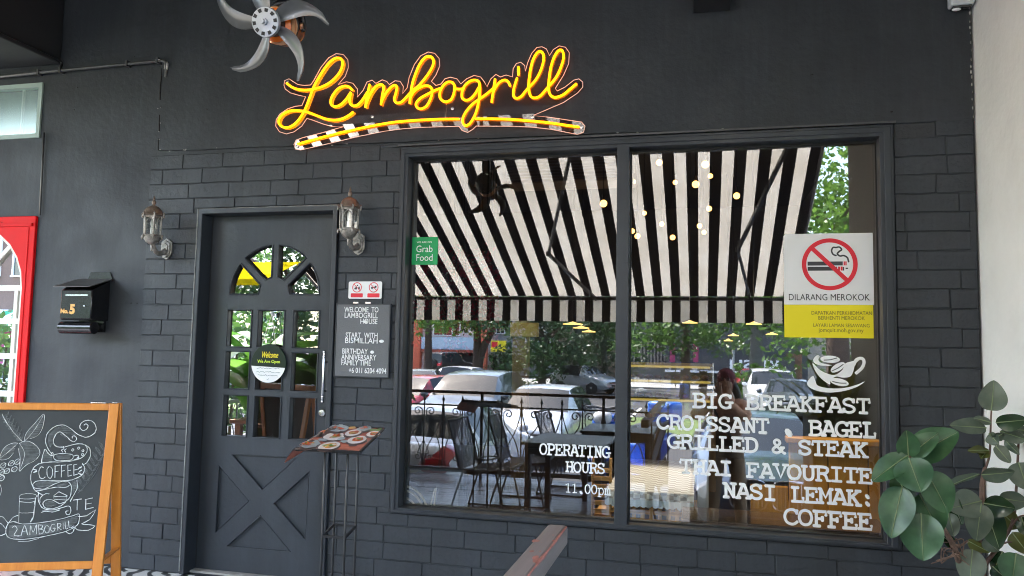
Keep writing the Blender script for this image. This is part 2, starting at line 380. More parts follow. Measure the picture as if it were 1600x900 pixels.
# upper render coat, proud of the brick facing: its lower and left edge show as a cracked line
ux = [(-3.292, 3.72)]
zz = 3.118
while zz > 2.56: ux.append((-3.292 + rnd.uniform(-0.006, 0.006) + (3.12 - zz) * 0.016, zz)); zz -= 0.05
ux.append((-3.283, 2.545)); xx = -3.2
while xx < 1.26: ux.append((xx, 2.540 - 0.0095 * (xx + 3.28) + rnd.uniform(-0.004, 0.004))); xx += 0.11
ux += [(1.272, 2.500), (1.272, 3.72)]
sheet('render_coat', ux, [], -0.013, -0.002, WALL, shop, bevel=0.003)
b = MB(); 
pts = [(x, -0.0145, z) for x, z in ux[1:14]]
for i in range(len(pts) - 1):
    if rnd.random() < 0.75: b.tube([pts[i], pts[i + 1]], rnd.uniform(0.0015, 0.0045), 5)
b.build('crack_line', DARK, shop)
b = MB()
for k in range(26):
    i = rnd.randrange(1, len(ux) - 2); x, z = ux[i]
    b.ball((x + rnd.uniform(-0.02, 0.02), -0.012, z + rnd.uniform(-0.006, 0.006)), rnd.uniform(0.002, 0.005), 6, 4, (1.8, 0.5, 0.8))
z = 3.5
while z > 2.5:                                             # ragged paint edge along the white party wall
    b.ball((1.272 + rnd.uniform(-0.003, 0.003), -0.013, z), rnd.uniform(0.003, 0.007), 6, 4, (0.7, 0.6, 1.6)); z -= rnd.uniform(0.02, 0.05)
b.build('paint_chips', CHIP, shop)
for px, py in ((121, 137), (116, 172), (210, 89), (1392, 176), (325, 172), (205, 474), (214, 474), (1268, 118)):
    p = A(px, py); b = MB(); b.ball((p.x, -0.002 if p.x < -3.29 else -0.013, p.z), 0.006, 8, 5, (1.2, 0.3, 0.7)); b.build('screw_hole', DARK, shop)
# brick facing
BX0, BX1, BZT = -3.335, 1.272, 2.512
joint = MB(); joint_outer = rect(BX0, BX1, 0.0, BZT)
sheet('joint_bed', joint_outer, [rect(DX0 - 0.012, DX1 + 0.012, 0.0005, DZ + 0.012), rect(WX0 - 0.012, WX1 + 0.012, WZ0 - 0.012, WZ1 + 0.012)], -0.006, -0.001, MORTAR, shop)
bk = MB(); CH = 0.0931; BL = 0.281
def brick(x0, x1, z0, z1):
    g = 0.0017; ch = 0.0032
    if x1 - x0 < 0.03 or z1 - z0 < 0.02: return
    yf = -0.0112 + rnd.uniform(-0.0010, 0.0010); tl = rnd.uniform(-0.0012, 0.0012)
    x0 += g * rnd.uniform(0.3, 1.25); x1 -= g * rnd.uniform(-0.2, 1.25); z0 += g * rnd.uniform(0.55, 1.3); z1 -= g * rnd.uniform(0.5, 1.2)
    j = lambda: rnd.uniform(-0.0014, 0.0014)
    o = [Vector((x0, -0.004, z0)), Vector((x1, -0.004, z0)), Vector((x1, -0.004, z1)), Vector((x0, -0.004, z1))]
    mid = [Vector((x0, yf + 0.004, z0)), Vector((x1, yf + 0.004 , z0)), Vector((x1, yf + 0.004, z1)), Vector((x0, yf + 0.004, z1))]
    f = [Vector((x0 + ch + j(), yf - tl, z0 + ch + j())), Vector((x1 - ch + j(), yf + tl, z0 + ch + j())), Vector((x1 - ch + j(), yf + tl, z1 - ch + j())), Vector((x0 + ch + j(), yf - tl, z1 - ch + j()))]
    bk.add(o + mid + f, [(8, 9, 10, 11)] + [(i, (i + 1) % 4, 4 + (i + 1) % 4, 4 + i) for i in range(4)] + [(4 + i, 4 + (i + 1) % 4, 8 + (i + 1) % 4, 8 + i) for i in range(4)])
holes = [(DX0 - 0.006, DX1 + 0.006, -1, DZ + 0.004), (WX0 - 0.006, WX1 + 0.006, WZ0 - 0.004, WZ1 + 0.004)]
row = 0; z = 0.0
while z < BZT - 0.02:
    z1 = min(z + CH, BZT)
    x = BX0 - (0.0, 0.19, 0.05, 0.14)[row % 4]
    while x < BX1:
        L = BL * rnd.choice((1, 1, 1, 1.0, 0.66)); xa, xb = max(x, BX0), min(x + L, BX1); x += L
        segs = [(xa, xb, z, z1)]
        for hx0, hx1, hz0, hz1 in holes:
            ns = []
            for a0, a1, c0, c1 in segs:
                if a1 <= hx0 or a0 >= hx1 or c1 <= hz0 or c0 >= hz1: ns.append((a0, a1, c0, c1)); continue
                if c0 < hz0 - 0.02: ns.append((a0, a1, c0, hz0)); continue
                if c1 > hz1 + 0.02: ns.append((a0, a1, hz1, c1)); continue
                if a0 < hx0: ns.append((a0, hx0, c0, c1))
                if a1 > hx1: ns.append((hx1, a1, c0, c1))
            segs = ns
        for sg in segs: brick(*sg)
    z = z1; row += 1
bk.build('brick_facing', BRICK, shop, smooth=30, norm=True)
# ceiling, beams of the five-foot way, party wall
MB().box(-14.0, 1.30, -3.05, 0.0, 3.86, 4.05).build('veranda_ceiling', CEIL, shop, smooth=0)
MB().box(-14.0, 1.75, -3.32, -3.06, 3.69, 4.04).build('front_beam', CEIL, shop, smooth=0, bevel=0.01)
MB().box(-4.65, -4.073, -3.05, -0.003, 3.156, 3.855).build('cross_beam', CEIL, shop, smooth=0, bevel=0.008)
MB().box(-0.039, 0.147, -0.30, -0.016, 3.135, 3.85).build('ceiling_bracket', CEIL, shop, smooth=0, bevel=0.004)
pw = MB(); pw.box(1.285, 1.72, -3.05, 0.25, -0.9, 3.86)
tag(pw.build('party_wall', WHITEW, None, smooth=0, bevel=0.012), 'white plastered party wall at the right end of the charcoal shop front', 'wall'); WPART = bpy.data.objects['party_wall']
MB().box(1.268, 1.2845, -3.06, -1.25, -0.19, 3.85).build('wall_shade_sheet', mat('painted_wall_shade', (0.30, 0.28, 0.25), 0.8, var=0.12, vscale=2), WPART, smooth=0)  # added sheet: beige-grey colour stands for shade on the white wall's outer part
MB().box(-14.0, 7.0, -3.05, 6.8, 4.052, 5.2).build('upper_storey', mat('upper_wall', (0.55, 0.53, 0.50), 0.8), shop, smooth=0)
for x in (-14.0,):
    MB().box(x - 0.3, x, -3.3, -2.9, -0.9, 3.86).build('veranda_pillar', WHITEW, shop, smooth=0, bevel=0.01)
# conduit along the wall and the cable on the beam
GREYP = mat('painted_conduit', (0.055, 0.057, 0.062), 0.4, var=0.3, vscale=20)
p0, p1, p2 = A(-20, 122, -0.025), A(95, 110, -0.025), A(252, 95, -0.025)
b = MB(); b.tube([p0, p1, p2], 0.011, 8); b.tube(spline([p2, p2 + Vector((0.03, 0, -0.01)), p2 + Vector((0.035, 0.005, -0.06)), p2 + Vector((0.03, 0.01, -0.10))], 4), 0.009, 8)
for px in (62, 96, 200, 248):
    q = A(px, 122 - (px + 20) * 0.0993, -0.02); b.box(q.x - 0.008, q.x + 0.008, -0.040, -0.001, q.z - 0.018, q.z + 0.018)
b.build('conduit', GREYP, shop)
b = MB(); b.ball((p2.x + 0.035, -0.02, p2.z - 0.035), 0.022, 8, 6, (0.7, 0.5, 1.5)); b.ball((p2.x - 0.02, -0.03, p2.z + 0.004), 0.014, 8, 6, (1.8, 0.6, 0.5)); b.build('torn_plaster', CHIP, shop)
b = MB()
a0 = Vector((-4.070, -0.02, 3.17)); b.tube(spline([a0 + Vector((0.012, 0, -0.045)), a0 + Vector((0.004, -0.02, 0.01)), Vector((-4.068, -0.4, 3.185)), Vector((-4.068, -1.0, 3.20)), Vector((-4.066, -2.0, 3.19)), Vector((-4.066, -3.0, 3.21))], 6), 0.008, 6)
b.tube([Vector((-4.16, -0.012, 2.70)), Vector((-4.156, -0.012, 2.5)), Vector((-4.148, -0.012, 2.16))], 0.006, 6)
b.build('cable', BLACKM, shop)

# ---- window of the shop: frame, mullion, two panes
fr = MB()
FY0, FY1 = -0.034, 0.10
gx0, gx1, gx2, gx3 = -1.612, -0.431, -0.367, 0.851; gz0, gz1 = 0.474, 2.428
wf = sheet('window_frame', rect(WX0, WX1, WZ0, WZ1), [rect(gx0, gx1, gz0, gz1), rect(gx2, gx3, gz0, gz1)], FY0, FY1, FRAME, shop, bevel=0.0025)
sheet('window_frame_moulding', rect(WX0 + 0.012, WX1 - 0.012, WZ0 + 0.008, WZ1 - 0.014), [rect(gx0 - 0.018, gx3 + 0.018, gz0 - 0.008, gz1 + 0.018)], -0.043, -0.0345, FRAME, wf, bevel=0.003)
b = MB(); b.box(WX0 - 0.01, WX1 + 0.01, -0.05, -0.034, WZ1 + 0.002, WZ1 + 0.012); b.build('drip_strip', GREYP, wf)
b = MB()
for (x0, x1) in ((gx0, gx1), (gx2, gx3)):                    # black rubber gaskets
    for (a0, a1, c0, c1) in ((x0 - 0.002, x0 + 0.008, gz0, gz1), (x1 - 0.006, x1 + 0.002, gz0, gz1), (x0 + 0.008, x1 - 0.006, gz0 - 0.001, gz0 + 0.006), (x0 + 0.008, x1 - 0.006, gz1 - 0.012, gz1 + 0.001)):
        b.box(a0, a1, 0.042, 0.060, c0, c1)
b.build('window_gasket', DARK, wf, smooth=0)
for (x0, x1) in ((gx0, gx1), (gx2, gx3)):
    g = MB(); g.quad((x0, 0.05, gz0), (x1, 0.05, gz0), (x1, 0.05, gz1), (x0, 0.05, gz1))
    g.build('window_pane', GLASS, wf, smooth=0)

# ---- door
dy = 0.075
df = sheet('door_frame', [(DX0, 0.0005), (DX0, DZ), (DX1, DZ), (DX1, 0.0005), (DX1 - 0.030, 0.0005), (DX1 - 0.030, DZ - 0.034), (DX0 + 0.034, DZ - 0.034), (DX0 + 0.034, 0.0005)], [], -0.026, 0.13, FRAME, shop, bevel=0.004)
b = MB(); b.tube([(DX0 + 0.004, -0.027, 0.02), (DX0 + 0.004, -0.027, DZ - 0.004), (DX1 - 0.004, -0.027, DZ - 0.004)], 0.004, 5)
b.build('worn_edge', mat('worn_paint', (0.30, 0.31, 0.31), 0.5, var=0.5, vscale=14), df)
MB().box(DX0 + 0.034, DX1 - 0.03, 0.03, 0.13, -0.004, 0.012).build('door_sill', CONC, df, smooth=0)
def L(px, py, y=dy): p = A(px, py, y); return (p.x, p.z)
xa = [L(p, 515)[0] for p in (354.5, 392.5, 402.5, 444, 457.5, 498.5)]
za = [1.556, 1.334, 1.306, 1.080, 1.044, 0.800]
panes = [rect(xa[2 * i], xa[2 * i + 1], za[2 * j + 1], za[2 * j]) for j in range(3) for i in range(3)]
cx, cz = (xa[0] + xa[5]) / 2, 1.652; R1 = 0.300; R0 = 0.105; hw = 0.020
def fan(a0, a1):
    P = []
    def pt(r, a, side):      # offset by the half width of the glazing bar
        x, z = r * math.cos(a), r * math.sin(a); nx, nz = -math.sin(a) * side, math.cos(a) * side
        return (cx + x + nx * hw, cz + z + nz * hw)
    n = 8
    inner0 = pt(R0, a0, 0 if a0 == 0 else 1); inner1 = pt(R0, a1, 0 if abs(a1 - math.pi) < 1e-6 else -1)
    P.append(inner0)
    o0 = pt(R1, a0, 0 if a0 == 0 else 1); o1 = pt(R1, a1, 0 if abs(a1 - math.pi) < 1e-6 else -1)
    b0 = math.atan2(o0[1] - cz, o0[0] - cx); b1 = math.atan2(o1[1] - cz, o1[0] - cx)
    for k in range(n + 1):
        a = b0 + (b1 - b0) * k / n; P.append((cx + R1 * math.cos(a), cz + R1 * math.sin(a)))
    P.append(inner1)
    return P
fans = [fan(R(0), R(43)), fan(R(43), R(90)), fan(R(90), R(137)), fan(R(137), R(180))]
tri = [[(362.4, 710), (464, 715), (409.6, 765)], [(341.6, 727), (336.7, 832), (388.8, 783)], [(482.9, 736.8), (428, 786.7), (476.4, 843.3)], [(406.6, 805.6), (354.4, 853.5), (454.5, 862.2)]]
tri = [[L(*p) for p in t] for t in tri]
dx0, dx1, dz1 = DX0 + 0.044, DX1 - 0.034, DZ - 0.040
door = sheet('door', rect(dx0, dx1, 0.77, dz1), panes + fans, dy, dy + 0.014, DOORP, shop)
sheet('door_kick_panel', rect(dx0, dx1, 0.014, 0.77), tri, dy, dy + 0.014, DOORP, door)
sheet('door_core', rect(dx0 + 0.001, dx1 - 0.001, 0.015, dz1 - 0.001), panes + fans, dy + 0.0145, dy + 0.046, DOORP, door)
b = MB(); b.box(dx0 - 0.010, dx0 - 0.001, dy + 0.004, dy + 0.05, 0.014, dz1 + 0.006); b.box(dx0 - 0.001, dx1, dy + 0.004, dy + 0.05, dz1 + 0.001, dz1 + 0.006); b.build('door_gap', DARK, door, smooth=0)
bead = MB()
for poly in panes + fans:                              # glazing beads round each pane
    P = [Vector((x, dy - 0.001, z)) for x, z in poly]; c = sum(P, Vector()) / len(P)
    bead.tube(P, 0.0055, 6, closed=True)
for t_ in tri:
    bead.tube([Vector((x, dy + 0.0005, z)) for x, z in t_], 0.0035, 6, closed=True)
bead.build('glazing_bead', DOORP, door)
for poly in panes + fans:
    g = MB(); tl = rnd.uniform(-0.006, 0.006); tz = rnd.uniform(-0.006, 0.006)
    c = Vector((sum(p[0] for p in poly) / len(poly), 0, sum(p[1] for p in poly) / len(poly)))
    g.add([(x, dy + 0.022 + (x - c.x) * tl + (z - c.z) * tz, z) for x, z in poly], [tuple(range(len(poly)))]); g.build('door_pane', DGLASS, door, smooth=0)
h = MB(); hx = A(506, 590, dy - 0.05).x; ht, hb = A(507.5, 549, dy - 0.05).z, A(502.5, 628, dy - 0.05).z
h.tube([(hx, dy - 0.055, ht), (hx, dy - 0.055, hb)], 0.0085, 10)
for zz in (ht - 0.004, hb + 0.004, ht - 0.03, hb + 0.03): h.ball((hx, dy - 0.055, zz), 0.0105, 10, 6)
for zz in (ht - 0.062, hb + 0.062):
    h.lathe([(0.008, 0), (0.008, 0.05)], (hx, dy - 0.052, zz), 10, (0.35, 1, 0)); h.lathe([(0.026, 0), (0.026, 0.004), (0.018, 0.010), (0.0, 0.012)], (hx + 0.02, dy - 0.0005, zz), 16, (0, -1, 0))
h.build('door_handle', STEEL, door)
k = MB(); kp = A(504, 645, dy)
k.lathe([(0.024, 0), (0.024, 0.006), (0.019, 0.012), (0.010, 0.013), (0.010, 0.017), (0, 0.018)], (kp.x, dy - 0.0005, kp.z), 20, (0, -1, 0)); k.build('door_lock', STEEL, door)

# ---- red neighbour door and its transom light
REDP = mat('red_paint', (0.70, 0.003, 0.006), 0.6, spec=0.25, var=0.05)
CREAM = mat('cream_frame', (0.72, 0.70, 0.64), 0.5)
rd = wthing('red_door', 'bright red arched door with cream glazing bars at the left edge', 'door', (-4.6, 0, 0))
ax = A(37, 455, 0.0).x; acx = ax - 0.40; az = A(40, 450, 0).z
arch = [(acx - 0.40, 0.75), (acx + 0.40, 0.75), (acx + 0.40, az)] + [(acx + 0.40 * math.cos(R(a)), az + 0.40 * math.sin(R(a))) for a in range(15, 180, 15)] + [(acx - 0.40, az)]
sheet('door_leaf', rect(acx - 0.62, RX1, 0.014, 2.152), [arch], -0.018, 0.03, REDP, rd, bevel=0.004)
b = MB(); b.box(acx - 0.62, RX1 - 0.02, -0.028, -0.0185, 2.085, 2.105); b.box(RX1 - 0.055, RX1 - 0.045, -0.022, -0.0185, 0.02, 2.08); b.build('door_moulding', REDP, rd, smooth=0, bevel=0.003)
cb = MB()
inner = [(acx + (x - acx) * 0.955, az + (z - az) * 0.955 if z > az else z + (0.02 if z < 0.8 else 0)) for x, z in arch]
sheet('glazing_frame', arch, [inner], -0.010, 0.024, CREAM, rd)
for zz in (az, az - 0.215, az - 0.44, az - 0.68): cb.box(acx - 0.385, acx + 0.385, -0.006, 0.02, zz - 0.018, zz + 0.018)
for a in (45, 90, 135): cb.bar((acx + 0.03 * math.cos(R(a)), 0.005, az + 0.02), (acx + 0.385 * math.cos(R(a)), 0.005, az + 0.385 * math.sin(R(a))), 0.03, 0.026, (0, 1, 0))
for xx in (acx + 0.345, acx + 0.09, acx - 0.09): cb.box(xx - 0.014, xx + 0.014, -0.004, 0.018, 0.77, az - 0.018)
cb.build('glazing_bar', CREAM, rd, smooth=0)
g = MB(); g.add([(x, 0.012, z) for x, z in arch], [tuple(range(len(arch)))]); g.build('door_glass', DGLASS, rd, smooth=0)
MB().box(acx - 0.6, RX1 - 0.03, 0.06, 0.09, 0.02, 2.12).build('door_backing', DARK, rd, smooth=0)
TRG = mirror_glass('frosted_light', 0.07, (0.55, 0.70, 0.65), 0.25, (0.86, 1.0, 0.96))
tr = sheet('transom_window', rect(-5.6, TX1, TZ0, TZ1), [rect(-5.57, TX1 - 0.028, TZ0 + 0.028, TZ1 - 0.028)], -0.012, 0.03, mat('pale_green_frame', (0.34, 0.43, 0.40), 0.45, var=0.1))
tag(tr, 'pale green transom light above the red door', 'window')
g = MB(); g.quad((-5.57, 0.012, TZ0 + 0.028), (TX1 - 0.028, 0.012, TZ0 + 0.028), (TX1 - 0.028, 0.012, TZ1 - 0.028), (-5.57, 0.012, TZ1 - 0.028)); g.build('window_pane', TRG, tr, smooth=0)
b = MB(); b.box(TX1 - 0.19, TX1 - 0.18, 0.02, 0.035, TZ0 + 0.028, TZ1 - 0.028); b.build('glazing_bar', CREAM, tr, smooth=0)
MB().box(-5.58, TX1 - 0.02, 0.12, 0.15, TZ0, TZ1).build('blind', mat('pale_blind', (0.24, 0.32, 0.30), 0.8, var=0.3, vscale=2), tr, smooth=0)
# ------------------------------------------------------------------ neon sign
NY = -0.045
def zl(p): return A(420 + p[0] / 5, 60 + p[1] / 5, NY)
def zr(p): return A(660 + p[0] / 5, 60 + p[1] / 5, NY)
NEON = mat('yellow_led_tube', (0.9, 0.6, 0.0), 0.4, emit=(1.0, 0.20, 0.0), estr=0.46)
strokes = [
 [zl(p) for p in [(140,350),(180,380),(230,398),(290,403),(350,395),(420,375),(490,335),(550,270),(575,205),(568,165),(540,152),(500,165),(450,215),(400,290),(355,370),(320,460),(285,550),(245,620),(200,670),(150,695),(105,690),(78,660),(85,620),(120,585),(180,563),(250,565),(310,578),(380,605),(450,630),(520,638),(580,625),(630,598),(658,575)]],
 [zl(p) for p in [(650,402),(625,378),(590,372),(545,390),(505,435),(483,485),(490,520),(520,532),(560,518),(600,480),(635,430),(640,425),(630,480),(640,515),(665,527),(700,515),(735,475),(770,420)]],
 [zl(p) for p in [(787,360),(775,420),(762,480),(755,537)]],
 [zl(p) for p in [(760,510),(790,440),(830,380),(865,360),(890,365),(897,390),(887,440),(876,517)]],
 [zl(p) for p in [(880,495),(910,435),(950,385),(980,365),(1000,380),(992,430),(980,475),(995,502),(1030,500),(1065,470),(1108,422),(1180,360),(1250,270),(1285,200),(1280,155),(1255,140),(1220,150),(1180,200),(1145,280),(1120,360),(1108,440),(1101,507)]],
 [zl(p) for p in [(1106,460),(1135,415),(1180,383),(1230,368),(1268,385),(1275,430),(1260,480),(1230,530),(1190,550),(1160,540),(1150,510),(1180,470),(1240,435)]] + [zr(p) for p in [(100,405),(140,390)]],
 [zr(p) for p in [(252,372),(235,345),(200,340),(165,365),(140,410),(135,455),(155,485),(188,495),(225,475),(245,430),(252,385),(249,366)]],
 [zr(p) for p in [(252,392),(290,396),(326,390)]],
 [zr(p) for p in [(448,372),(440,338),(410,325),(370,335),(330,370),(310,420),(310,462),(335,482),(370,475),(410,435),(447,378),(445,450),(430,540),(405,610),(370,665),(335,682),(315,655),(320,610),(350,560),(395,510),(445,475),(500,435),(552,392)]],
 [zr(p) for p in [(568,318),(555,400),(541,497)]],
 [zr(p) for p in [(546,450),(562,400),(600,345),(640,325),(668,337),(685,370)]],
 [zr(p) for p in [(740,310),(720,370),(710,420),(715,455),(740,468),(775,450),(815,400),(880,330),(920,260),(945,180),(945,125),(920,100),(890,120),(860,180),(840,270),(830,360),(835,420),(850,455),(880,465),(920,450),(965,400),(1040,310),(1080,230),(1103,150),(1095,100),(1070,92),(1040,125),(1010,200),(993,290),(985,370),(990,420),(1010,452),(1045,460),(1100,440),(1150,400),(1203,355)]],
 [zr(p) for p in [(750,222),(750,285)]],
 [zl(p) for p in [(225,825),(350,790),(520,745),(700,705),(850,675),(1000,652),(1150,640)]] + [zr(p) for p in [(100,632),(200,630),(285,630)]],
 [zr(p) for p in [(415,628),(550,628),(700,633),(850,645),(1000,660),(1120,678),(1222,692)]],
]
sign = wthing('neon_sign', 'yellow glowing handwritten Lambogrill neon sign with underline on clear backing', 'neon sign', (-1.7, -0.02, 2.7))
for i, st in enumerate(strokes):
    b = MB(); b.tube(spline(st, 5), 0.0067, 8); b.build('underline_tube' if i >= 13 else 'letter_tube', NEON, sign, smooth=80)
ol = [zl(p) for p in [(110,360),(115,325),(150,310),(180,330),(220,355),(270,362),(320,358),(345,320),(400,220),(460,145),(520,112),(575,120),(610,160),(615,220),(590,290),(535,355),(600,333),(650,345),(685,390),(685,452),(730,400),(760,335),(800,320),(830,345),(880,318),(915,330),(935,355),(980,325),(1020,330),(1045,370),(1040,425),(1075,380),(1090,300),(1130,200),(1180,130),(1240,100)]]
ol += [zr(p) for p in [(90,110),(125,150),(130,210),(100,280),(65,330),(100,362),(140,350),(170,310),(215,297),(265,310),(295,350),(340,310),(400,283),(450,295),(480,335),(500,372),(530,310),(570,275),(605,295),(650,280),(700,295),(705,230),(730,190),(765,180),(795,205),(800,250),(820,180),(850,110),(890,65),(930,58),(965,75),(990,128),(1020,80),(1065,52),(1115,62),(1145,105),(1140,190),(1100,280),(1035,385),(1050,405),(1110,375),(1180,320),(1220,310),(1250,335),(1250,375),(1210,420),(1100,495),(860,598),(1000,612),(1150,635),(1240,648),(1268,680),(1255,730),(1210,745),(1170,738),(1000,705),(850,688),(700,682),(415,680),(390,705),(350,730),(305,715),(280,682),(150,685),(0,690)]]
ol += [zl(p) for p in [(1200,690),(1050,700),(900,720),(700,760),(450,820),(240,868),(200,860),(188,825),(205,790),(260,770),(400,735),(575,685),(480,682),(420,665),(330,632),(290,620),(250,680),(190,725),(130,742),(75,725),(45,680),(50,630),(80,585),(140,545),(200,525),(250,520),(280,450),(230,440),(160,420),(120,390)]]
ol2 = [(p.x, p.z) for p in ol]
ACRY = mirror_glass('clear_acrylic', 0.0, (0.93, 0.92, 0.93))
bp = sheet('acrylic_backing', ol2, [], -0.0335, -0.0325, ACRY, sign, smooth=0)
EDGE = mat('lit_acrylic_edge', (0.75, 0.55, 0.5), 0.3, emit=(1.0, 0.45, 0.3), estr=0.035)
b = MB(); b.tube([Vector((x, -0.033, z)) for x, z in ol2], 0.0022, 5, closed=True); b.build('acrylic_edge', EDGE, bp)
for p in (zl((140, 330)), zr((232, 545)), zl((805, 608)), zr((1240, 690)), zl((215, 840)), zr((860, 610)), zl((520, 135))):
    b = MB(); b.lathe([(0.006, 0), (0.006, 0.022), (0.009, 0.0225), (0.009, 0.026), (0, 0.027)], (p.x, -0.013, p.z), 10, (0, -1, 0)); b.build('standoff_screw', STEEL, bp)
b = MB(); p = zr((186, 500)); p2 = zr((178, 620)); b.tube([(p.x, -0.036, p.z), (p2.x, -0.036, p2.z)], 0.0012, 5); b.build('wire', STEEL, bp)

# ------------------------------------------------------------------ ceiling fan with tilted head
FY = -1.55
fc = A(417, 35, FY); fdir = Vector((0.06, -0.95, -0.27)).normalized()
fan_t = wthing('veranda_fan', 'silver five-bladed fan with orange motor hanging in front of the charcoal wall', 'fan', (fc.x, FY, 3.86))
FANM = mat('fan_silver', (0.36, 0.38, 0.42), 0.34, metal=0.4, spec=0.5)
BLADE = mat('fan_blade', (0.17, 0.175, 0.18), 0.30, metal=0.45, coat=0.2)
ORNG = mat('orange_housing', (0.85, 0.16, 0.01), 0.3, coat=0.5)
q = fdir.to_track_quat('Z', 'Y').to_matrix(); fx, fyv = q @ Vector((1, 0, 0)), q @ Vector((0, 1, 0))
rx = RT - fdir * RT.dot(fdir); rx.normalize(); ry = fdir.cross(rx) * 1; 
if ry.dot(UP) < 0: ry = -ry
def F(a, b_, c): return fc + rx * a + ry * b_ + fdir * c     # local fan frame
b = MB(); b.lathe([(0.030, 0.018), (0.054, 0.014), (0.056, 0.0), (0.050, -0.012)], fc, 28, fdir)
b.lathe([(0.013, 0.030), (0.014, 0.012), (0.024, 0.010), (0.024, 0.004)], fc, 20, fdir)
b.lathe([(0, 0.042), (0.008, 0.041), (0.010, 0.028)], fc, 14, fdir)
b.build('hub_cap', FANM, fan_t, smooth=45)
b = MB()
for k in range(10):
    a = 2 * math.pi * k / 10 + 0.1; d = Vector((math.cos(a), math.sin(a))); t = Vector((-d.y, d.x))
    P = [F(d.x * r + t.x * w, d.y * r + t.y * w, 0.0172) for r, w in ((0.036, -0.006), (0.036, 0.006), (0.049, 0.007), (0.049, -0.007))]
    b.prism(P, fdir * 0.0012)
b.build('hub_slot', DARK, fan_t, smooth=0)
# blades traced in the plane of the fan: root to tip with trailing sweep
BL_A = [28, -34, -106, 178, 108]
def blade(ang):
    a0 = R(ang); b = MB(); n = 12; top = []; bot = []
    for i in range(n + 1):
        t = i / n; r = 0.040 + 0.196 * t
        sw = -0.62 * t * t + 0.10 * t                               # sweep of the centre line (radians)
        a = a0 + sw
        w = (0.040 + 0.030 * math.sin(min(1, t * 1.25) * math.pi) * (1 - 0.25 * t)) * (1 if t < 0.85 else (0.35 + 0.65 * math.sqrt(max(0, 1 - ((t - 0.85) / 0.15) ** 2))))
        c = Vector((r * math.cos(a), r * math.sin(a))); tg = Vector((-math.sin(a), math.cos(a)))
        tw = R(34 - 20 * t)
        rowp = []
        for j in range(6):
            s = (j / 5 - 0.5) * w; cam_ = -0.010 * (1 - (2 * (j / 5) - 1) ** 2)
            p = c + tg * (s * math.cos(tw)); rowp.append(F(p.x, p.y, 0.002 + s * math.sin(tw) + cam_ - 0.018))
        top.append(rowp)
    vs = [p for r_ in top for p in r_] + [p - fdir * 0.003 for r_ in top for p in r_]; m_ = 6; N = (n + 1) * m_; fs = []
    for i in range(n):
        for j in range(m_ - 1):
            q_ = (i * m_ + j, i * m_ + j + 1, (i + 1) * m_ + j + 1, (i + 1) * m_ + j); fs.append(q_); fs.append(tuple(N + k for k in q_[::-1]))
    rim = [i * m_ for i in range(n + 1)] + [n * m_ + j for j in range(1, m_)] + [i * m_ + m_ - 1 for i in range(n - 1, -1, -1)] + [j for j in range(m_ - 2, 0, -1)]
    for i in range(len(rim)): a_, b_ = rim[i], rim[(i + 1) % len(rim)]; fs.append((a_, b_, N + b_, N + a_))
    b.add(vs, fs); return b
for a in BL_A: blade(a).build('fan_blade', BLADE, fan_t, smooth=60)
b = MB(); b.lathe([(0.040, -0.014), (0.046, -0.05), (0.046, -0.06)], fc, 24, fdir); b.build('motor_neck', BLACKM, fan_t)
b = MB(); b.lathe([(0.046, -0.058), (0.064, -0.07), (0.070, -0.10), (0.066, -0.115)], fc, 28, fdir); mo = b.build('motor_housing', ORNG, fan_t)
b = MB(); b.lathe([(0.0665, -0.114), (0.072, -0.12), (0.072, -0.145), (0.067, -0.15)], fc, 28, fdir); b.build('motor_band', BLACKM, mo)
b = MB(); b.lathe([(0.0665, -0.15), (0.070, -0.17), (0.060, -0.205), (0.035, -0.225), (0, -0.23)], fc, 28, fdir); b.build('motor_back', BLACKM, mo)  # back coloured black to stand for its backlit silhouette
bc = F(0, 0, -0.13)
b = MB()
arc = [bc + rx * (0.088 * math.cos(R(a))) + Vector((0, 0, 1)) * (0.10 * math.sin(R(a))) for a in range(-10, 191, 20)]
b.tube(spline(arc, 3), 0.009, 8); top_ = bc + Vector((0, 0, 0.10))
b.lathe([(0.03, 0), (0.034, 0.02), (0.034, 0.12), (0.02, 0.14)], top_, 16); b.tube([top_ + Vector((0, 0, 0.1)), Vector((top_.x, top_.y, 3.82))], 0.014, 10)
b.lathe([(0.05, 0), (0.06, 0.03), (0.06, 0.045)], (top_.x, top_.y, 3.815), 16); b.build('fan_bracket', BLACKM, fan_t)
b = MB()
for s in (-1, 1): b.lathe([(0.016, 0), (0.016, 0.012), (0, 0.016)], bc + rx * (0.078 * s), 12, rx * s)
for k in range(5):
    b.lathe([(0.0685, -0.004), (0.0715, 0), (0.0685, 0.004)], F(0, 0, -0.075 - 0.009 * k), 24, fdir)
b.build('fan_trim', mat('copper', (0.75, 0.42, 0.25), 0.3, metal=1.0), mo)

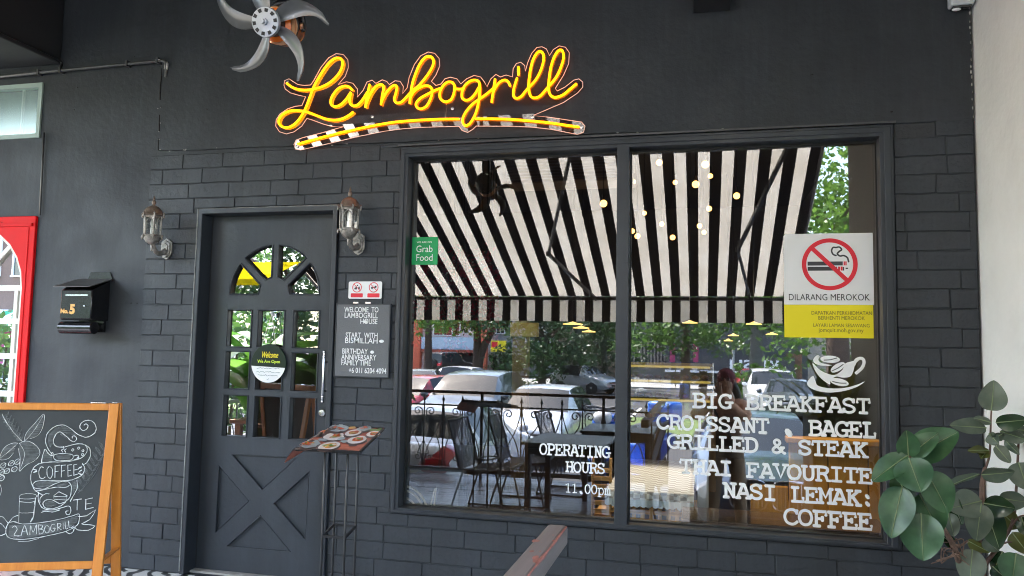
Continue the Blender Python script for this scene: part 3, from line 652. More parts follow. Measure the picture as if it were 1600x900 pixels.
# ------------------------------------------------------------------ wall lanterns
BRONZE = mat('antique_bronze', (0.19, 0.175, 0.155), 0.45, metal=0.45, var=0.4, vscale=26, bump=0.3, bscale=70, var2=(0.44, 0.41, 0.38))
COPPER = mat('rubbed_copper', (0.22, 0.165, 0.13), 0.45, metal=0.4, var=0.3, vscale=30, bump=0.3, bscale=70)
LGLASS = mirror_glass('lantern_glass', 0.12, (0.95, 0.96, 0.95))
def lantern(label, plate, axis_y=-0.155):
    t = wthing('wall_lantern', label, 'wall lamp', (plate.x, 0, plate.z), 'bronze lanterns beside the door')
    X, Z = plate.x, plate.z; Y = axis_y
    b = MB(); hexa = [(0.0, 0.072), (0.036, 0.048), (0.038, -0.02), (0.026, -0.046), (0.0, -0.062), (-0.026, -0.046), (-0.038, -0.02), (-0.036, 0.048)]
    b.prism([(X + x, -0.0165, Z + z) for x, z in hexa], (0, -0.010, 0)); b.prism([(X + x * 0.76, -0.0265, Z + z * 0.8) for x, z in hexa], (0, -0.008, 0)); b.prism([(X + x * 0.5, -0.0345, Z + z * 0.55) for x, z in hexa], (0, -0.006, 0))
    b.build('back_plate', BRONZE, t, bevel=0.002)
    b = MB(); b.tube(spline([(X, -0.03, Z - 0.008), (X, -0.075, Z - 0.030), (X, -0.12, Z - 0.022), (X, Y, Z + 0.028)], 5), [0.019, 0.018, 0.017, 0.016, 0.0155, 0.015, 0.015, 0.0145, 0.014, 0.014, 0.0135, 0.0135, 0.013, 0.013, 0.013, 0.013][:16], 10)
    b.build('arm', BRONZE, t)
    zb = Z + 0.062                                                   # bottom of the cage
    b = MB(); b.lathe([(0.0, -0.088), (0.005, -0.084), (0.004, -0.07), (0.008, -0.056), (0.006, -0.05), (0.016, -0.046), (0.034, -0.034), (0.045, -0.016), (0.048, -0.004)], (X, Y, zb), 18)
    b.lathe([(0.056, -0.004), (0.058, 0.0), (0.058, 0.006), (0.05, 0.010)], (X, Y, zb), 6, phase=R(15)); bw = b.build('bowl', BRONZE, t, smooth=50)
    for k in range(6): a = R(15 + 60 * k); b = MB(); b.lathe([(0, -0.02), (0.004, -0.016), (0.006, -0.004), (0.004, 0.006), (0.0, 0.012)], (X + 0.06 * math.cos(a), Y + 0.06 * math.sin(a), zb), 8); b.build('bowl_knob', BRONZE, bw)
    zt = zb + 0.124
    for k in range(6):
        a = R(15 + 60 * k); c_, s_ = math.cos(a), math.sin(a); b = MB()
        b.tube([(X + 0.049 * c_, Y + 0.049 * s_, zb + 0.006), (X + 0.051 * c_, Y + 0.051 * s_, zt)], 0.0048, 6)
        b.build('cage_post', BRONZE, t)
    b = MB()
    for k in range(6):                                               # pointed tracery between posts, and a thin middle bar
        a = R(15 + 60 * k); a2 = R(75 + 60 * k)
        p = Vector((X + 0.049 * math.cos(a), Y + 0.049 * math.sin(a), 0)); r_ = Vector((X + 0.049 * math.cos(a2), Y + 0.049 * math.sin(a2), 0)); mm = (p + r_) / 2
        U = Vector((0, 0, 1))
        b.tube(spline([p + U * (zt - 0.055), p.lerp(mm, 0.35) + U * (zt - 0.030), mm + U * (zt - 0.014)], 3), 0.0028, 5); b.tube(spline([r_ + U * (zt - 0.055), r_.lerp(mm, 0.35) + U * (zt - 0.030), mm + U * (zt - 0.014)], 3), 0.0028, 5)
        b.bar(p + U * (zt - 0.006), r_ + U * (zt - 0.006), 0.004, 0.014)
        if k % 2: b.tube([mm + U * (zb + 0.006), mm + U * (zt - 0.018)], 0.0018, 5)
    b.build('cage_tracery', BRONZE, t)
    b = MB(); b.lathe([(0.044, 0.008), (0.0455, 0.120)], (X, Y, zb), 6, phase=R(15)); b.f = b.f[:-2]; b.mi = b.mi[:-2]; b.build('lantern_glass', LGLASS, t, smooth=0)
    b = MB(); b.lathe([(0.058, 0.0), (0.061, 0.006), (0.056, 0.012), (0.052, 0.028), (0.040, 0.046), (0.022, 0.058), (0.012, 0.062)], (X, Y, zt), 12, phase=R(15)); rf = b.build('roof', COPPER, t, smooth=45)
    for k in range(6): a = R(15 + 60 * k); b = MB(); b.lathe([(0.004, -0.012), (0.006, -0.002), (0.004, 0.006), (0.007, 0.012), (0.0, 0.024)], (X + 0.063 * math.cos(a), Y + 0.063 * math.sin(a), zt), 8); b.build('roof_knob', BRONZE, rf)
    b = MB(); b.lathe([(0.012, 0.060), (0.007, 0.066), (0.013, 0.078), (0.012, 0.086), (0.006, 0.096), (0.008, 0.100), (0.003, 0.116), (0.0, 0.124)], (X, Y, zt), 12); b.build('finial', COPPER, rf)
    b = MB(); b.lathe([(0.014, 0.004), (0.014, 0.05), (0.010, 0.054), (0.013, 0.07), (0.015, 0.085), (0.008, 0.105), (0, 0.112)], (X, Y, zb + 0.002), 12); b.build('candle_bulb', mat('opal_bulb', (0.85, 0.85, 0.82), 0.2, coat=0.5), t)
    return t
lantern('bronze hexagonal wall lantern on the brick strip left of the door', A(264, 391))
lantern('bronze hexagonal wall lantern between the door and the wide window', A(563, 383))

# ------------------------------------------------------------------ mailbox
MBX = mat('black_gloss', (0.006, 0.006, 0.008), 0.22, coat=0.25)
GOLD = mat('gold_vinyl', (0.80, 0.42, 0.10), 0.45)
mbx = wthing('mailbox', 'black gloss mailbox numbered 5 with newspaper tube on the charcoal wall', 'mailbox', (-3.75, 0, 1.55))
mx0, mx1 = A(95, 470, -0.15).x, A(143.5, 470, -0.15).x; mz0, mz1 = A(110, 500, -0.15).z, A(110, 449, -0.15).z
ym = -0.152
b = MB(); b.prism([(mx0, -0.006, mz0), (mx0, -0.006, mz1 + 0.055), (mx0, ym + 0.02, mz1 - 0.002), (mx0, ym, mz1 - 0.02), (mx0, ym, mz0 + 0.012), (mx0, ym + 0.012, mz0)], (mx1 - mx0, 0, 0))
mb_ = b.build('mailbox_body', MBX, mbx, bevel=0.006)
b = MB(); b.prism([(mx0 - 0.02, -0.004, mz1 + 0.060), (mx0 - 0.02, -0.004, mz1 + 0.066), (mx0 - 0.02, ym - 0.045, mz1 + 0.004), (mx0 - 0.02, ym - 0.045, mz1 - 0.002)], (mx1 - mx0 + 0.04, 0, 0))
b.build('mailbox_lid', mat('dusty_black', (0.075, 0.072, 0.070), 0.5, var=0.1), mbx, bevel=0.002)
b = MB(); xc = (mx0 + mx1) / 2 + 0.02; b.prism([(xc - 0.085, -0.003, mz1 + 0.05), (xc + 0.11, -0.003, mz1 + 0.05), (xc + 0.085, -0.003, mz1 + 0.108), (xc - 0.06, -0.003, mz1 + 0.108)], (0, -0.004, 0)); b.build('hanging_plate', MBX, mbx, bevel=0.001)
b = MB(); b.lathe([(0.034, 0), (0.038, 0.003), (0.038, mx1 - mx0 + 0.012), (0.034, mx1 - mx0 + 0.015)], (mx0 - 0.012, ym + 0.035, mz0 - 0.045), 24, (1, 0, 0)); b.box(mx0 + 0.02, mx1 - 0.02, -0.02, -0.003, mz0 - 0.07, mz0 + 0.02); b.box(mx0 + 0.03, mx1 - 0.03, ym + 0.05, -0.02, mz0 - 0.05, mz0 - 0.03); b.build('newspaper_tube', MBX, mbx, smooth=40)
b = MB(); b.box(mx0 + 0.035, mx1 - 0.03, ym - 0.0015, ym - 0.0003, mz1 - 0.052, mz1 - 0.043); b.build('letter_slot', STEEL, mb_, smooth=0)
text('number', '5', 0.078, GOLD, at_face(mx0 + 0.072, ym - 0.0012, mz0 + 0.040), mb_, bold=0.004)
text('number_prefix', 'No.', 0.036, GOLD, at_face(mx0 + 0.006, ym - 0.0012, mz0 + 0.042), mb_, bold=0.002, width=0.058)
b = MB(); b.tube([(mx0 + 0.18, ym - 0.004, mz0 + 0.085), (mx0 + 0.18, ym - 0.001, mz0 + 0.085)], 0.006, 10); b.build('mailbox_lock', STEEL, mb_)

# ------------------------------------------------------------------ notices between door and window
nx0, nx1, nz0, nz1 = -1.957, -1.752, 1.621, 1.720
no = wthing('warning_notice', 'small white notice with two red prohibition circles above the grey letter board', 'sign', (-1.855, -0.018, 1.67))
def rrect(x0, x1, z0, z1, r, n=4):
    P = []
    for cx_, cz_, a0 in ((x1 - r, z1 - r, 0), (x0 + r, z1 - r, 90), (x0 + r, z0 + r, 180), (x1 - r, z0 + r, 270)):
        for k in range(n + 1): a = R(a0 + 90 * k / n); P.append((cx_ + r * math.cos(a), cz_ + r * math.sin(a)))
    return P
PAPER = mat('white_paper', (0.80, 0.80, 0.81), 0.5)
REDV = mat('red_print', (0.72, 0.01, 0.03), 0.5); INK = mat('dark_print', (0.03, 0.03, 0.035), 0.6)
sheet('notice_plate', rrect(nx0, nx1, nz0, nz1, 0.010), [], -0.0215, -0.019, PAPER, no)
b = MB(); bi = MB()
for cx_ in (nx0 + 0.053, nx1 - 0.050):
    cz_ = nz1 - 0.034; pts = [Vector((cx_ + 0.027 * math.cos(R(a)), -0.0225, cz_ + 0.027 * math.sin(R(a)))) for a in range(0, 360, 15)]
    b.tube(pts, 0.0022, 5, closed=True); b.tube([(cx_ - 0.019, -0.0225, cz_ + 0.019), (cx_ + 0.019, -0.0225, cz_ - 0.019)], 0.0018, 5)
    b.prism([(x, -0.0218, z) for x, z in rrect(cx_ - 0.037, cx_ + 0.037, nz0 + 0.008, nz0 + 0.031, 0.004)], (0, -0.0008, 0))
cx_ = nx0 + 0.053; cz_ = nz1 - 0.034
for s in (-0.003, 0.006): bi.ball((cx_ + s * 2, -0.0218, cz_ - 0.004), 0.006, 8, 5, (0.9, 0.1, 1.6))
bi.ball((cx_ + 0.002, -0.0218, cz_ + 0.011), 0.004, 8, 5, (1, 0.15, 1)); bi.ball((cx_ - 0.013, -0.0218, cz_ - 0.008), 0.004, 8, 5, (1, 0.15, 1))
cx_ = nx1 - 0.050; bi.box(cx_ - 0.016, cx_ + 0.016, -0.0222, -0.0216, cz_ - 0.003, cz_ + 0.003); bi.ball((cx_ + 0.012, -0.0218, cz_ + 0.006), 0.005, 8, 5, (1.4, 0.15, 0.7)); bi.ball((cx_ - 0.010, -0.0218, cz_ - 0.007), 0.004, 8, 5, (1.4, 0.15, 0.7))
b.build('red_print', REDV, no); bi.build('black_print', INK, no)
lb = wthing('letter_board', 'grey letter board with white welcome text right of the door', 'sign', (-1.855, -0.02, 1.39))
lx0, lx1, lz0, lz1 = -2.020, -1.695, 1.182, 1.588
GREYB = mat('grey_felt', (0.155, 0.160, 0.170), 0.8, bump=0.2, bscale=120)
sheet('felt', rect(lx0, lx1, lz0, lz1), [], -0.030, -0.019, GREYB, lb, bevel=0.002)
sheet('board_frame', rect(lx0 - 0.005, lx1 + 0.005, lz0 - 0.005, lz1 + 0.005), [rect(lx0 + 0.0005, lx1 - 0.0005, lz0 + 0.0005, lz1 - 0.0005)], -0.033, -0.019, FRAME, lb)
b = MB(); zz = lz0 + 0.01
while zz < lz1 - 0.005: b.box(lx0 + 0.003, lx1 - 0.003, -0.0318, -0.0305, zz, zz + 0.0035); zz += 0.0085
b.build('felt_rib', GREYB, lb, smooth=0)
for s in (0.10, 0.175): MB().box(lx0 + s, lx0 + s + 0.032, -0.033, -0.022, lz1 + 0.001, lz1 + 0.014).build('hanging_clip', STEEL, lb, smooth=0)
def bl(s, px, py, w, h=0.031):
    p = A(px, py, -0.033); text('letters', s, h / 0.72, WHITE, at_face(p.x, -0.0335, p.z), lb, bold=0.0003, width=w)
def bw(px0, px1): return A(px1, 500, -0.033).x - A(px0, 500, -0.033).x
def bz(s, x0, y, x1): bl(s, 520 + x0 / 5.29, 430 + y / 5.29, bw(520 + x0 / 5.29, 520 + x1 / 5.29))
bz('WELCOME  TO', 95, 305, 378); bz('LAMBOGRILL', 95, 352, 370); bz('HOUSE', 225, 402, 366); bz('START  WITH', 105, 516, 368); bz('BISMILLAH', 98, 560, 365)
bz('BIRTHDAY', 76, 648, 285); bz('ANNIVERSARY', 70, 697, 358); bz('FAMILY TIME', 68, 742, 310); bz('+6 011 6204 4094', 130, 806, 438)
b = MB()
for px, py, sx in ((403, 546, 1.5), (326, 636, 1.2), (270, 385, 1.2)):
    p = A(520 + px / 5.29, 430 + py / 5.29, -0.033); b.ball((p.x, -0.0335, p.z), 0.010, 10, 6, (sx, 0.12, 0.9))
b.build('emoji_tile', WHITE, lb)

# ------------------------------------------------------------------ round welcome sign hanging on the door
ws = wthing('welcome_sign', 'round dark green and white welcome sign hanging from a cord on the door', 'sign', (-2.50, 0.06, 1.24))
wc = A(419.5, 568, dy - 0.018); wr = 0.116; wy = wc.y
DGRN = mat('dark_green_board', (0.004, 0.016, 0.007), 0.4, spec=0.3)
b = MB(); b.lathe([(0.0, 0), (wr - 0.002, 0), (wr, 0.002), (wr, 0.006), (wr - 0.002, 0.008)], (wc.x, wy + 0.008, wc.z), 48, (0, -1, 0)); b.build('disc', DGRN, ws)
half = [(wc.x + (wr - 0.003) * math.cos(R(a)), wy - 0.0012, wc.z + (wr - 0.003) * math.sin(R(a))) for a in range(188, 353, 5)]
b = MB(); b.prism(half, (0, 0.001, 0)); b.build('white_lower_half', PAPER, ws, smooth=0)
pin = A(425, 491, dy - 0.02)
b = MB(); 
for px in (410, 431): e = A(px, 538, wy); b.tube([pin, (e.x, wy - 0.003, e.z)], 0.0022, 6)
b.build('cord', mat('jute_cord', (0.62, 0.58, 0.52), 0.9), ws)
b = MB(); b.lathe([(0.012, 0), (0.013, 0.004), (0.008, 0.010), (0, 0.012)], (pin.x, dy - 0.001, pin.z), 14, (0, -1, 0)); b.ball((pin.x, dy - 0.016, pin.z + 0.006), 0.011, 10, 8); b.build('suction_hook', mat('clear_plastic', (0.7, 0.7, 0.7), 0.15, coat=0.5), ws)
YEL = mat('yellow_print', (0.85, 0.70, 0.02), 0.5); YG = mat('lime_print', (0.60, 0.78, 0.05), 0.5)
wm = at_face(wc.x - 0.048, wy - 0.0035, wc.z + 0.035) @ Matrix(((1, 0.22, 0, 0), (0, 1, 0, 0), (0, 0, 1, 0), (0, 0, 0, 1)))
text('welcome_word', 'Welcome', 0.050, YEL, wm, ws, bold=0.0006, width=0.110)
text('open_words', 'We Are Open', 0.026, YG, at_face(wc.x - 0.072, wy - 0.0035, wc.z + 0.004), ws, bold=0.0004, width=0.150)
b = MB()
for r_, zz, w in ((0, -0.028, 0.150), (1, -0.050, 0.158), (2, -0.070, 0.13)):
    n = 26; b.tube([(wc.x - w / 2 + w * i / n, wy - 0.0022, wc.z + zz + rnd.uniform(-0.0045, 0.0045)) for i in range(n + 1)], 0.0011, 5)
b.tube([(wc.x - 0.006, wy - 0.0022, wc.z - 0.092), (wc.x, wy - 0.0022, wc.z - 0.096), (wc.x + 0.007, wy - 0.0022, wc.z - 0.089)], 0.0011, 5)
b.build('handwriting', mat('teal_ink', (0.10, 0.20, 0.20), 0.6), ws)

# ------------------------------------------------------------------ stickers and lettering on the window glass
gy = 0.0470
ns = wthing('no_smoking_sign', 'white and yellow no smoking notice stuck inside the right window pane', 'sign', (0.62, gy, 1.7))
sx0, sx1, sz0, sz1 = 0.409, 0.829, 1.438, 1.962; szm = 1.603
sheet('white_field', [(sx0 + 0.010, sz1), (sx1, sz1), (sx1, szm), (sx0, szm), (sx0, sz1 - 0.010)], [], gy - 0.0012, gy, PAPER, ns, smooth=0)
YELP = mat('yellow_field', (0.85, 0.72, 0.005), 0.5)
sheet('yellow_field', rect(sx0, sx1 - 0.004, sz0, szm - 0.0005), [], gy - 0.0012, gy, YELP, ns, smooth=0)
cx_, cz_ = A(1296, 413, gy).x, A(1296, 413, gy).z; rr = 0.131
ringo = [(cx_ + rr * math.cos(R(a)), cz_ + rr * math.sin(R(a))) for a in range(0, 360, 6)]; ringi = [(cx_ + (rr - 0.021) * math.cos(R(a)), cz_ + (rr - 0.021) * math.sin(R(a))) for a in range(0, 360, 6)]
sheet('red_circle', ringo, [ringi], gy - 0.0034, gy - 0.0024, REDV, ns, smooth=0)
DKG = mat('charcoal_print', (0.045, 0.045, 0.05), 0.6)
b = MB()
b.box(cx_ - 0.103, cx_ + 0.062, gy - 0.0018, gy - 0.0013, cz_ - 0.006, cz_ + 0.014); b.box(cx_ - 0.103, cx_ + 0.035, gy - 0.0018, gy - 0.0013, cz_ - 0.032, cz_ - 0.012)
b.build('cigarette', DKG, ns, smooth=0)
b = MB()
for x in (0.066, 0.074, 0.040, 0.052): b.box(cx_ + x, cx_ + x + (0.006 if x > 0.06 else 0.009), gy - 0.0018, gy - 0.0013, cz_ + (-0.006 if x > 0.06 else -0.032), cz_ + (0.014 if x > 0.06 else -0.012))
b.build('cigarette_band', REDV, ns, smooth=0)
b = MB(); sm = [A(1200 + x / 3, 340 + y / 3, gy - 0.0015) for x, y in ((378, 208), (372, 188), (355, 178), (338, 180), (325, 170), (335, 158), (345, 150), (335, 138), (318, 140), (305, 140), (298, 155), (305, 172), (320, 178))]
b.tube(spline(sm, 4), 0.0042, 6, squash=(gy - 0.0012, 0.12)); b.box(cx_ + 0.062, cx_ + 0.068, gy - 0.0018, gy - 0.0013, cz_ - 0.032, cz_ - 0.014); b.box(cx_ + 0.075, cx_ + 0.086, gy - 0.0018, gy - 0.0013, cz_ - 0.024, cz_ - 0.018); b.build('smoke_curl', DKG, ns, smooth=60)
b = MB(); d_ = (rr - 0.016) * 0.7071; b.bar((cx_ - d_, gy - 0.0028, cz_ + d_), (cx_ + d_, gy - 0.0028, cz_ - d_), 0.021, 0.0007, (0, 1, 0)); b.build('red_bar', REDV, ns, smooth=0)
def nst(s, x0, x1, z, h, m=DKG, bold=0.0): text('print', s, h / 0.72, m, at_face(x0, gy - 0.0020, z), ns, bold=bold, width=x1 - x0, extrude=0.0004)
nst('DILARANG MEROKOK', sx0 + 0.020, sx1 - 0.022, szm + 0.022, 0.033, bold=0.0)
OLV = mat('olive_print', (0.20, 0.17, 0.02), 0.6)
nst('DAPATKAN PERKHIDMATAN', sx0 + 0.128, sx1 - 0.012, szm - 0.050, 0.019, OLV, 0.0); nst('BERHENTI MEROKOK', sx0 + 0.160, sx1 - 0.045, szm - 0.075, 0.019, OLV, 0.0)
nst('LAYARI LAMAN SESAWANG', sx0 + 0.136, sx1 - 0.024, szm - 0.111, 0.018, OLV, 0.0); nst('jomquit.moh.gov.my', sx0 + 0.162, sx1 - 0.050, szm - 0.136, 0.021, OLV, 0.0)
gs = wthing('green_sticker', 'square green food delivery sticker at the left edge of the window', 'sticker', (-1.53, gy, 1.9))
GRN = mat('green_vinyl', (0.0, 0.36, 0.10), 0.5)
sheet('sticker_field', rrect(-1.609, -1.449, 1.821, 1.979, 0.004), [], gy - 0.0012, gy, GRN, gs, smooth=0)
text('print', 'Grab', 0.055, WHITE, at_face(-1.580, gy - 0.002, 1.893), gs, width=0.098, extrude=0.0003)
text('print', 'Food', 0.055, WHITE, at_face(-1.580, gy - 0.002, 1.843), gs, width=0.098, extrude=0.0003)
text('print', 'WE ARE ON', 0.014, WHITE, at_face(-1.576, gy - 0.002, 1.945), gs, width=0.09, extrude=0.0003)

# typewriter letters: strokes with slab feet, in a cell one unit high
TW = {
'A': ([[(.04,0),(.30,1),(.36,1),(.60,0)],[(.13,.33),(.51,.33)],[(-.04,0),(.17,0)],[(.46,0),(.68,0)],[(.14,1),(.36,1)]], .64),
'B': ([[(.12,0),(.12,1)],[(0,1),(.38,1),(.53,.90),(.55,.76),(.50,.61),(.36,.54),(.12,.54)],[(.36,.54),(.54,.46),(.60,.28),(.54,.08),(.38,0),(0,0)]], .62),
'C': ([[(.56,.72),(.58,.98)],[(.57,.80),(.46,.97),(.30,1.0),(.12,.88),(.03,.62),(.03,.38),(.12,.12),(.30,0),(.46,.03),(.60,.20)]], .62),
'D': ([[(.12,0),(.12,1)],[(0,1),(.32,1),(.50,.88),(.58,.64),(.58,.36),(.50,.12),(.32,0),(0,0)]], .62),
'E': ([[(.12,0),(.12,1)],[(0,1),(.55,1),(.55,.76)],[(.12,.52),(.38,.52)],[(.38,.66),(.38,.38)],[(0,0),(.58,0),(.58,.26)]], .60),
'F': ([[(.13,0),(.13,1)],[(0,1),(.56,1),(.56,.74)],[(.13,.50),(.40,.50)],[(.40,.64),(.40,.36)],[(0,0),(.30,0)]], .60),
'G': ([[(.55,.76),(.56,.98)],[(.55,.82),(.44,.97),(.30,1.0),(.12,.88),(.03,.62),(.03,.38),(.12,.12),(.30,0),(.46,.04),(.54,.14)],[(.54,.02),(.54,.42)],[(.32,.42),(.68,.42)]], .66),
'H': ([[(.12,0),(.12,1)],[(.52,0),(.52,1)],[(.12,.52),(.52,.52)],[(0,1),(.24,1)],[(.40,1),(.64,1)],[(0,0),(.24,0)],[(.40,0),(.64,0)]], .64),
'I': ([[(.30,0),(.30,1)],[(.08,1),(.52,1)],[(.08,0),(.52,0)]], .58),
'K': ([[(.12,0),(.12,1)],[(0,1),(.26,1)],[(0,0),(.26,0)],[(.54,1),(.12,.44)],[(.26,.60),(.54,0)],[(.40,1),(.64,1)],[(.42,0),(.66,0)]], .64),
'L': ([[(.18,0),(.18,1)],[(.03,1),(.36,1)],[(.03,0),(.58,0),(.58,.30)]], .60),
'M': ([[(.10,0),(.10,1)],[(.54,0),(.54,1)],[(.10,1),(.32,.38),(.54,1)],[(-.02,1),(.12,1)],[(.52,1),(.66,1)],[(-.02,0),(.22,0)],[(.42,0),(.66,0)]], .64),
'N': ([[(.12,0),(.12,1)],[(.12,1),(.50,.02)],[(.50,0),(.50,1)],[(-.02,1),(.14,1)],[(.38,1),(.62,1)],[(0,0),(.26,0)]], .62),
'O': ([[(.30,1),(.12,.90),(.03,.62),(.03,.38),(.12,.10),(.30,0),(.48,.10),(.57,.38),(.57,.62),(.48,.90),(.30,1)]], .60),
'P': ([[(.14,0),(.14,1)],[(0,1),(.38,1),(.54,.90),(.57,.72),(.52,.54),(.38,.46),(.14,.46)],[(0,0),(.34,0)]], .60),
'R': ([[(.12,0),(.12,1)],[(0,1),(.36,1),(.52,.91),(.54,.75),(.48,.58),(.34,.52),(.12,.52)],[(.34,.52),(.46,.36),(.54,0),(.66,0)],[(0,0),(.26,0)]], .66),
'S': ([[(.50,.74),(.51,.99)],[(.50,.82),(.40,.97),(.26,1.0),(.10,.90),(.06,.74),(.14,.58),(.40,.46),(.53,.32),(.52,.14),(.40,.02),(.24,0),(.10,.10),(.06,.22)],[(.06,.02),(.06,.28)]], .58),
'T': ([[(.30,0),(.30,1)],[(.02,.74),(.02,1),(.58,1),(.58,.74)],[(.12,0),(.48,0)]], .60),
'U': ([[(.12,1),(.12,.30),(.20,.06),(.32,0),(.44,.06),(.52,.30),(.52,1)],[(0,1),(.24,1)],[(.40,1),(.64,1)]], .64),
'V': ([[(.08,1),(.32,.02),(.56,1)],[(-.04,1),(.22,1)],[(.42,1),(.68,1)]], .64),
'.': ([[(.28,.05),(.30,.07)]], .58), ':': ([[(.28,.10),(.30,.12)],[(.28,.62),(.30,.64)]], .58),
'&': ([[(.62,.40),(.44,.40)],[(.54,.40),(.48,.18),(.30,0),(.12,.04),(.06,.20),(.14,.38),(.30,.54),(.40,.72),(.36,.92),(.24,.98),(.14,.88),(.14,.72),(.24,.52),(.58,0),(.66,.02)]], .66),
'1': ([[(.08,.82),(.30,1),(.30,0)],[(.10,0),(.50,0)]], .58), '0': ([[(.30,1),(.14,.88),(.06,.62),(.06,.38),(.14,.12),(.30,0),(.46,.12),(.54,.38),(.54,.62),(.46,.88),(.30,1)]], .60),
'p': ([[(.14,.66),(.14,-.26)],[(0,.66),(.14,.66)],[(.02,-.26),(.32,-.26)],[(.14,.50),(.28,.68),(.46,.64),(.56,.42),(.56,.22),(.46,0),(.28,-.03),(.14,.14)]], .62),
'm': ([[(.10,0),(.10,.66)],[(0,.66),(.10,.66)],[(0,0),(.20,0)],[(.10,.52),(.20,.66),(.30,.60),(.32,.48),(.32,0)],[(.26,0),(.42,0)],[(.32,.52),(.42,.66),(.52,.60),(.54,.48),(.54,0)],[(.48,0),(.66,0)]], .68),
' ': ([], .58)}
def letters(parent, s, x0, x1, z, h, y=gy, r=0.102):
    cell = 0.66; W = (len(s) - 1) * cell + TW[s[-1]][1]; k = (x1 - x0) / W; b = MB()
    for i, c in enumerate(s + ' '):
        if c == ' ':
            if b.v: b.build('word', WHITE, parent, smooth=60)
            b = MB(); continue
        sh = rnd.uniform(-0.012, 0.012)
        for st in TW[c][0]:
            P = [Vector((x0 + (i * cell + px) * k, y - 0.001, z + (pz + sh) * h)) for px, pz in st]
            rr_ = h * r * rnd.uniform(0.92, 1.12) * (3.2 if c == '.' else 2.0 if c == ':' else 1)
            b.tube(spline(P, 4) if len(P) > 4 else P, rr_, 8, squash=(y - 0.0005, 0.05))
oh = wthing('opening_hours_lettering', 'white typewriter OPERATING HOURS lettering on the left window pane', 'lettering', (-0.65, gy, 0.7))
letters(oh, 'OPERATING', -0.840, -0.462, 0.794, 0.054, r=0.085); letters(oh, 'HOURS', -0.697, -0.492, 0.710, 0.050, r=0.085); letters(oh, '11.00pm', -0.699, -0.456, 0.602, 0.046, r=0.065)
ml = wthing('menu_lettering', 'white typewriter list from BIG BREAKFAST to COFFEE on the right pane', 'lettering', (0.3, gy, 0.8))
for s, x0, x1, z, h in (('BIG BREAKFAST', -.040, .802, 1.074, .066), ('CROISSANT . BAGEL', -.220, .824, .957, .067), ('GRILLED & STEAK', -.166, .788, .861, .065), ('THAI FAVOURITE', -.104, .806, .737, .065), ('NASI LEMAK:', .111, .812, .629, .067), ('COFFEE', .401, .801, .517, .070)):
    letters(ml, s, x0, x1, z, h)
# coffee cup with beans
cup = wthing('coffee_cup_decal', 'white coffee cup with three beans drawn on the right pane', 'decal', (0.62, gy, 1.2))
def zc_(p): return A(1200 + p[0] / 3, 340 + p[1] / 3, gy)
def flat(name, outer, holes=(), sm=True, y=0.0, m=WHITE):
    f = lambda P: [(q.x, q.z) for q in (spline([zc_(p) for p in P], 4, True) if sm else [zc_(p) for p in P])]
    return sheet(name, f(outer), [f(h) for h in holes], gy - 0.0012 - y, gy - y, m, cup, smooth=0)
def ell(cx, cy, a, b_, rot, n=24): return [(cx + a * math.cos(t) * math.cos(rot) - b_ * math.sin(t) * math.sin(rot), cy + a * math.cos(t) * math.sin(rot) + b_ * math.sin(t) * math.cos(rot)) for t in [2 * math.pi * k / n for k in range(n)]]
flat('saucer', [(210, 742), (185, 770), (190, 792), (230, 812), (290, 820), (360, 812), (420, 792), (454, 768), (420, 782), (360, 798), (290, 800), (235, 788), (222, 765)])
flat('cup_bowl', [(209, 688), (222, 720), (250, 755), (290, 782), (292, 762), (320, 745), (350, 750), (385, 745), (400, 720), (408, 690), (428, 668), (452, 660), (445, 690), (430, 715), (452, 690), (455, 665), (435, 658), (400, 672), (362, 684), (350, 712), (320, 735), (290, 735), (245, 715), (214, 685)])
h_ = MB(); h_.tube(spline([zc_(p) for p in ((402, 690), (415, 666), (440, 660), (450, 678), (440, 705), (412, 730))], 5), 0.0075, 8, squash=(gy - 0.0004, 0.06)); h_.build('cup_handle', WHITE, cup)
flat('rim_crescent', [(230, 645), (212, 665), (222, 685), (262, 695), (300, 692), (255, 683), (236, 668), (242, 650)])
BEANL = mat('bean_line', (0.10, 0.10, 0.11), 0.6)
for c_ in (ell(291, 664, 46, 17, 0.05), ell(327, 702, 38, 17, -0.55), ell(334, 771, 45, 17, 0.22)):
    flat('coffee_bean', c_, sm=False, y=0.002)
for a_, b_ in (((262, 668), (322, 658)), ((300, 718), (352, 688)), ((302, 768), (366, 776))):
    o_ = Vector((0, -0.0036, 0)); h_ = MB(); h_.tube([p + o_ for p in spline([zc_(a_), zc_(((a_[0] + b_[0]) / 2, (a_[1] + b_[1]) / 2 + 3)), zc_(b_)], 4)], 0.0024, 6, squash=(gy - 0.0036, 0.1)); h_.build('bean_crease', BEANL, cup)
# ------------------------------------------------------------------ chalkboard easel
PINE = woodmat('orange_pine', (0.58, 0.185, 0.022), (0.72, 0.275, 0.042), 0.42, 2, 2.5, coat=0.2)
SLATE = mat('chalkboard', (0.040, 0.046, 0.050), 0.75, var=0.22, vscale=2.5, var2=(0.058, 0.066, 0.071))
CHALK = mat('chalk', (0.74, 0.78, 0.78), 0.95, var=0.3, vscale=60)
CHALKS = mat('chalk_shading', (0.17, 0.185, 0.19), 0.95, var=0.45, vscale=35)
th, ph = R(23.38), R(7.41)
d0 = ray(187, 631).normalized(); bo = CAM + d0 * 4.2
bu = Vector((math.cos(th), math.sin(th), 0)); bn0 = Vector((math.sin(th), -math.cos(th), 0))
bv = Vector((0, 0, 1)) * math.cos(ph) - bn0 * math.sin(ph); bn = bu.cross(bv)
def B(u, v, n=0.0): return bo + bu * u + bv * v + bn * n
def onboard(px, py, n=0.0):
    d = ray(px, py); o = bo + bn * n; t = (o - CAM).dot(bn) / d.dot(bn); return CAM + d * t
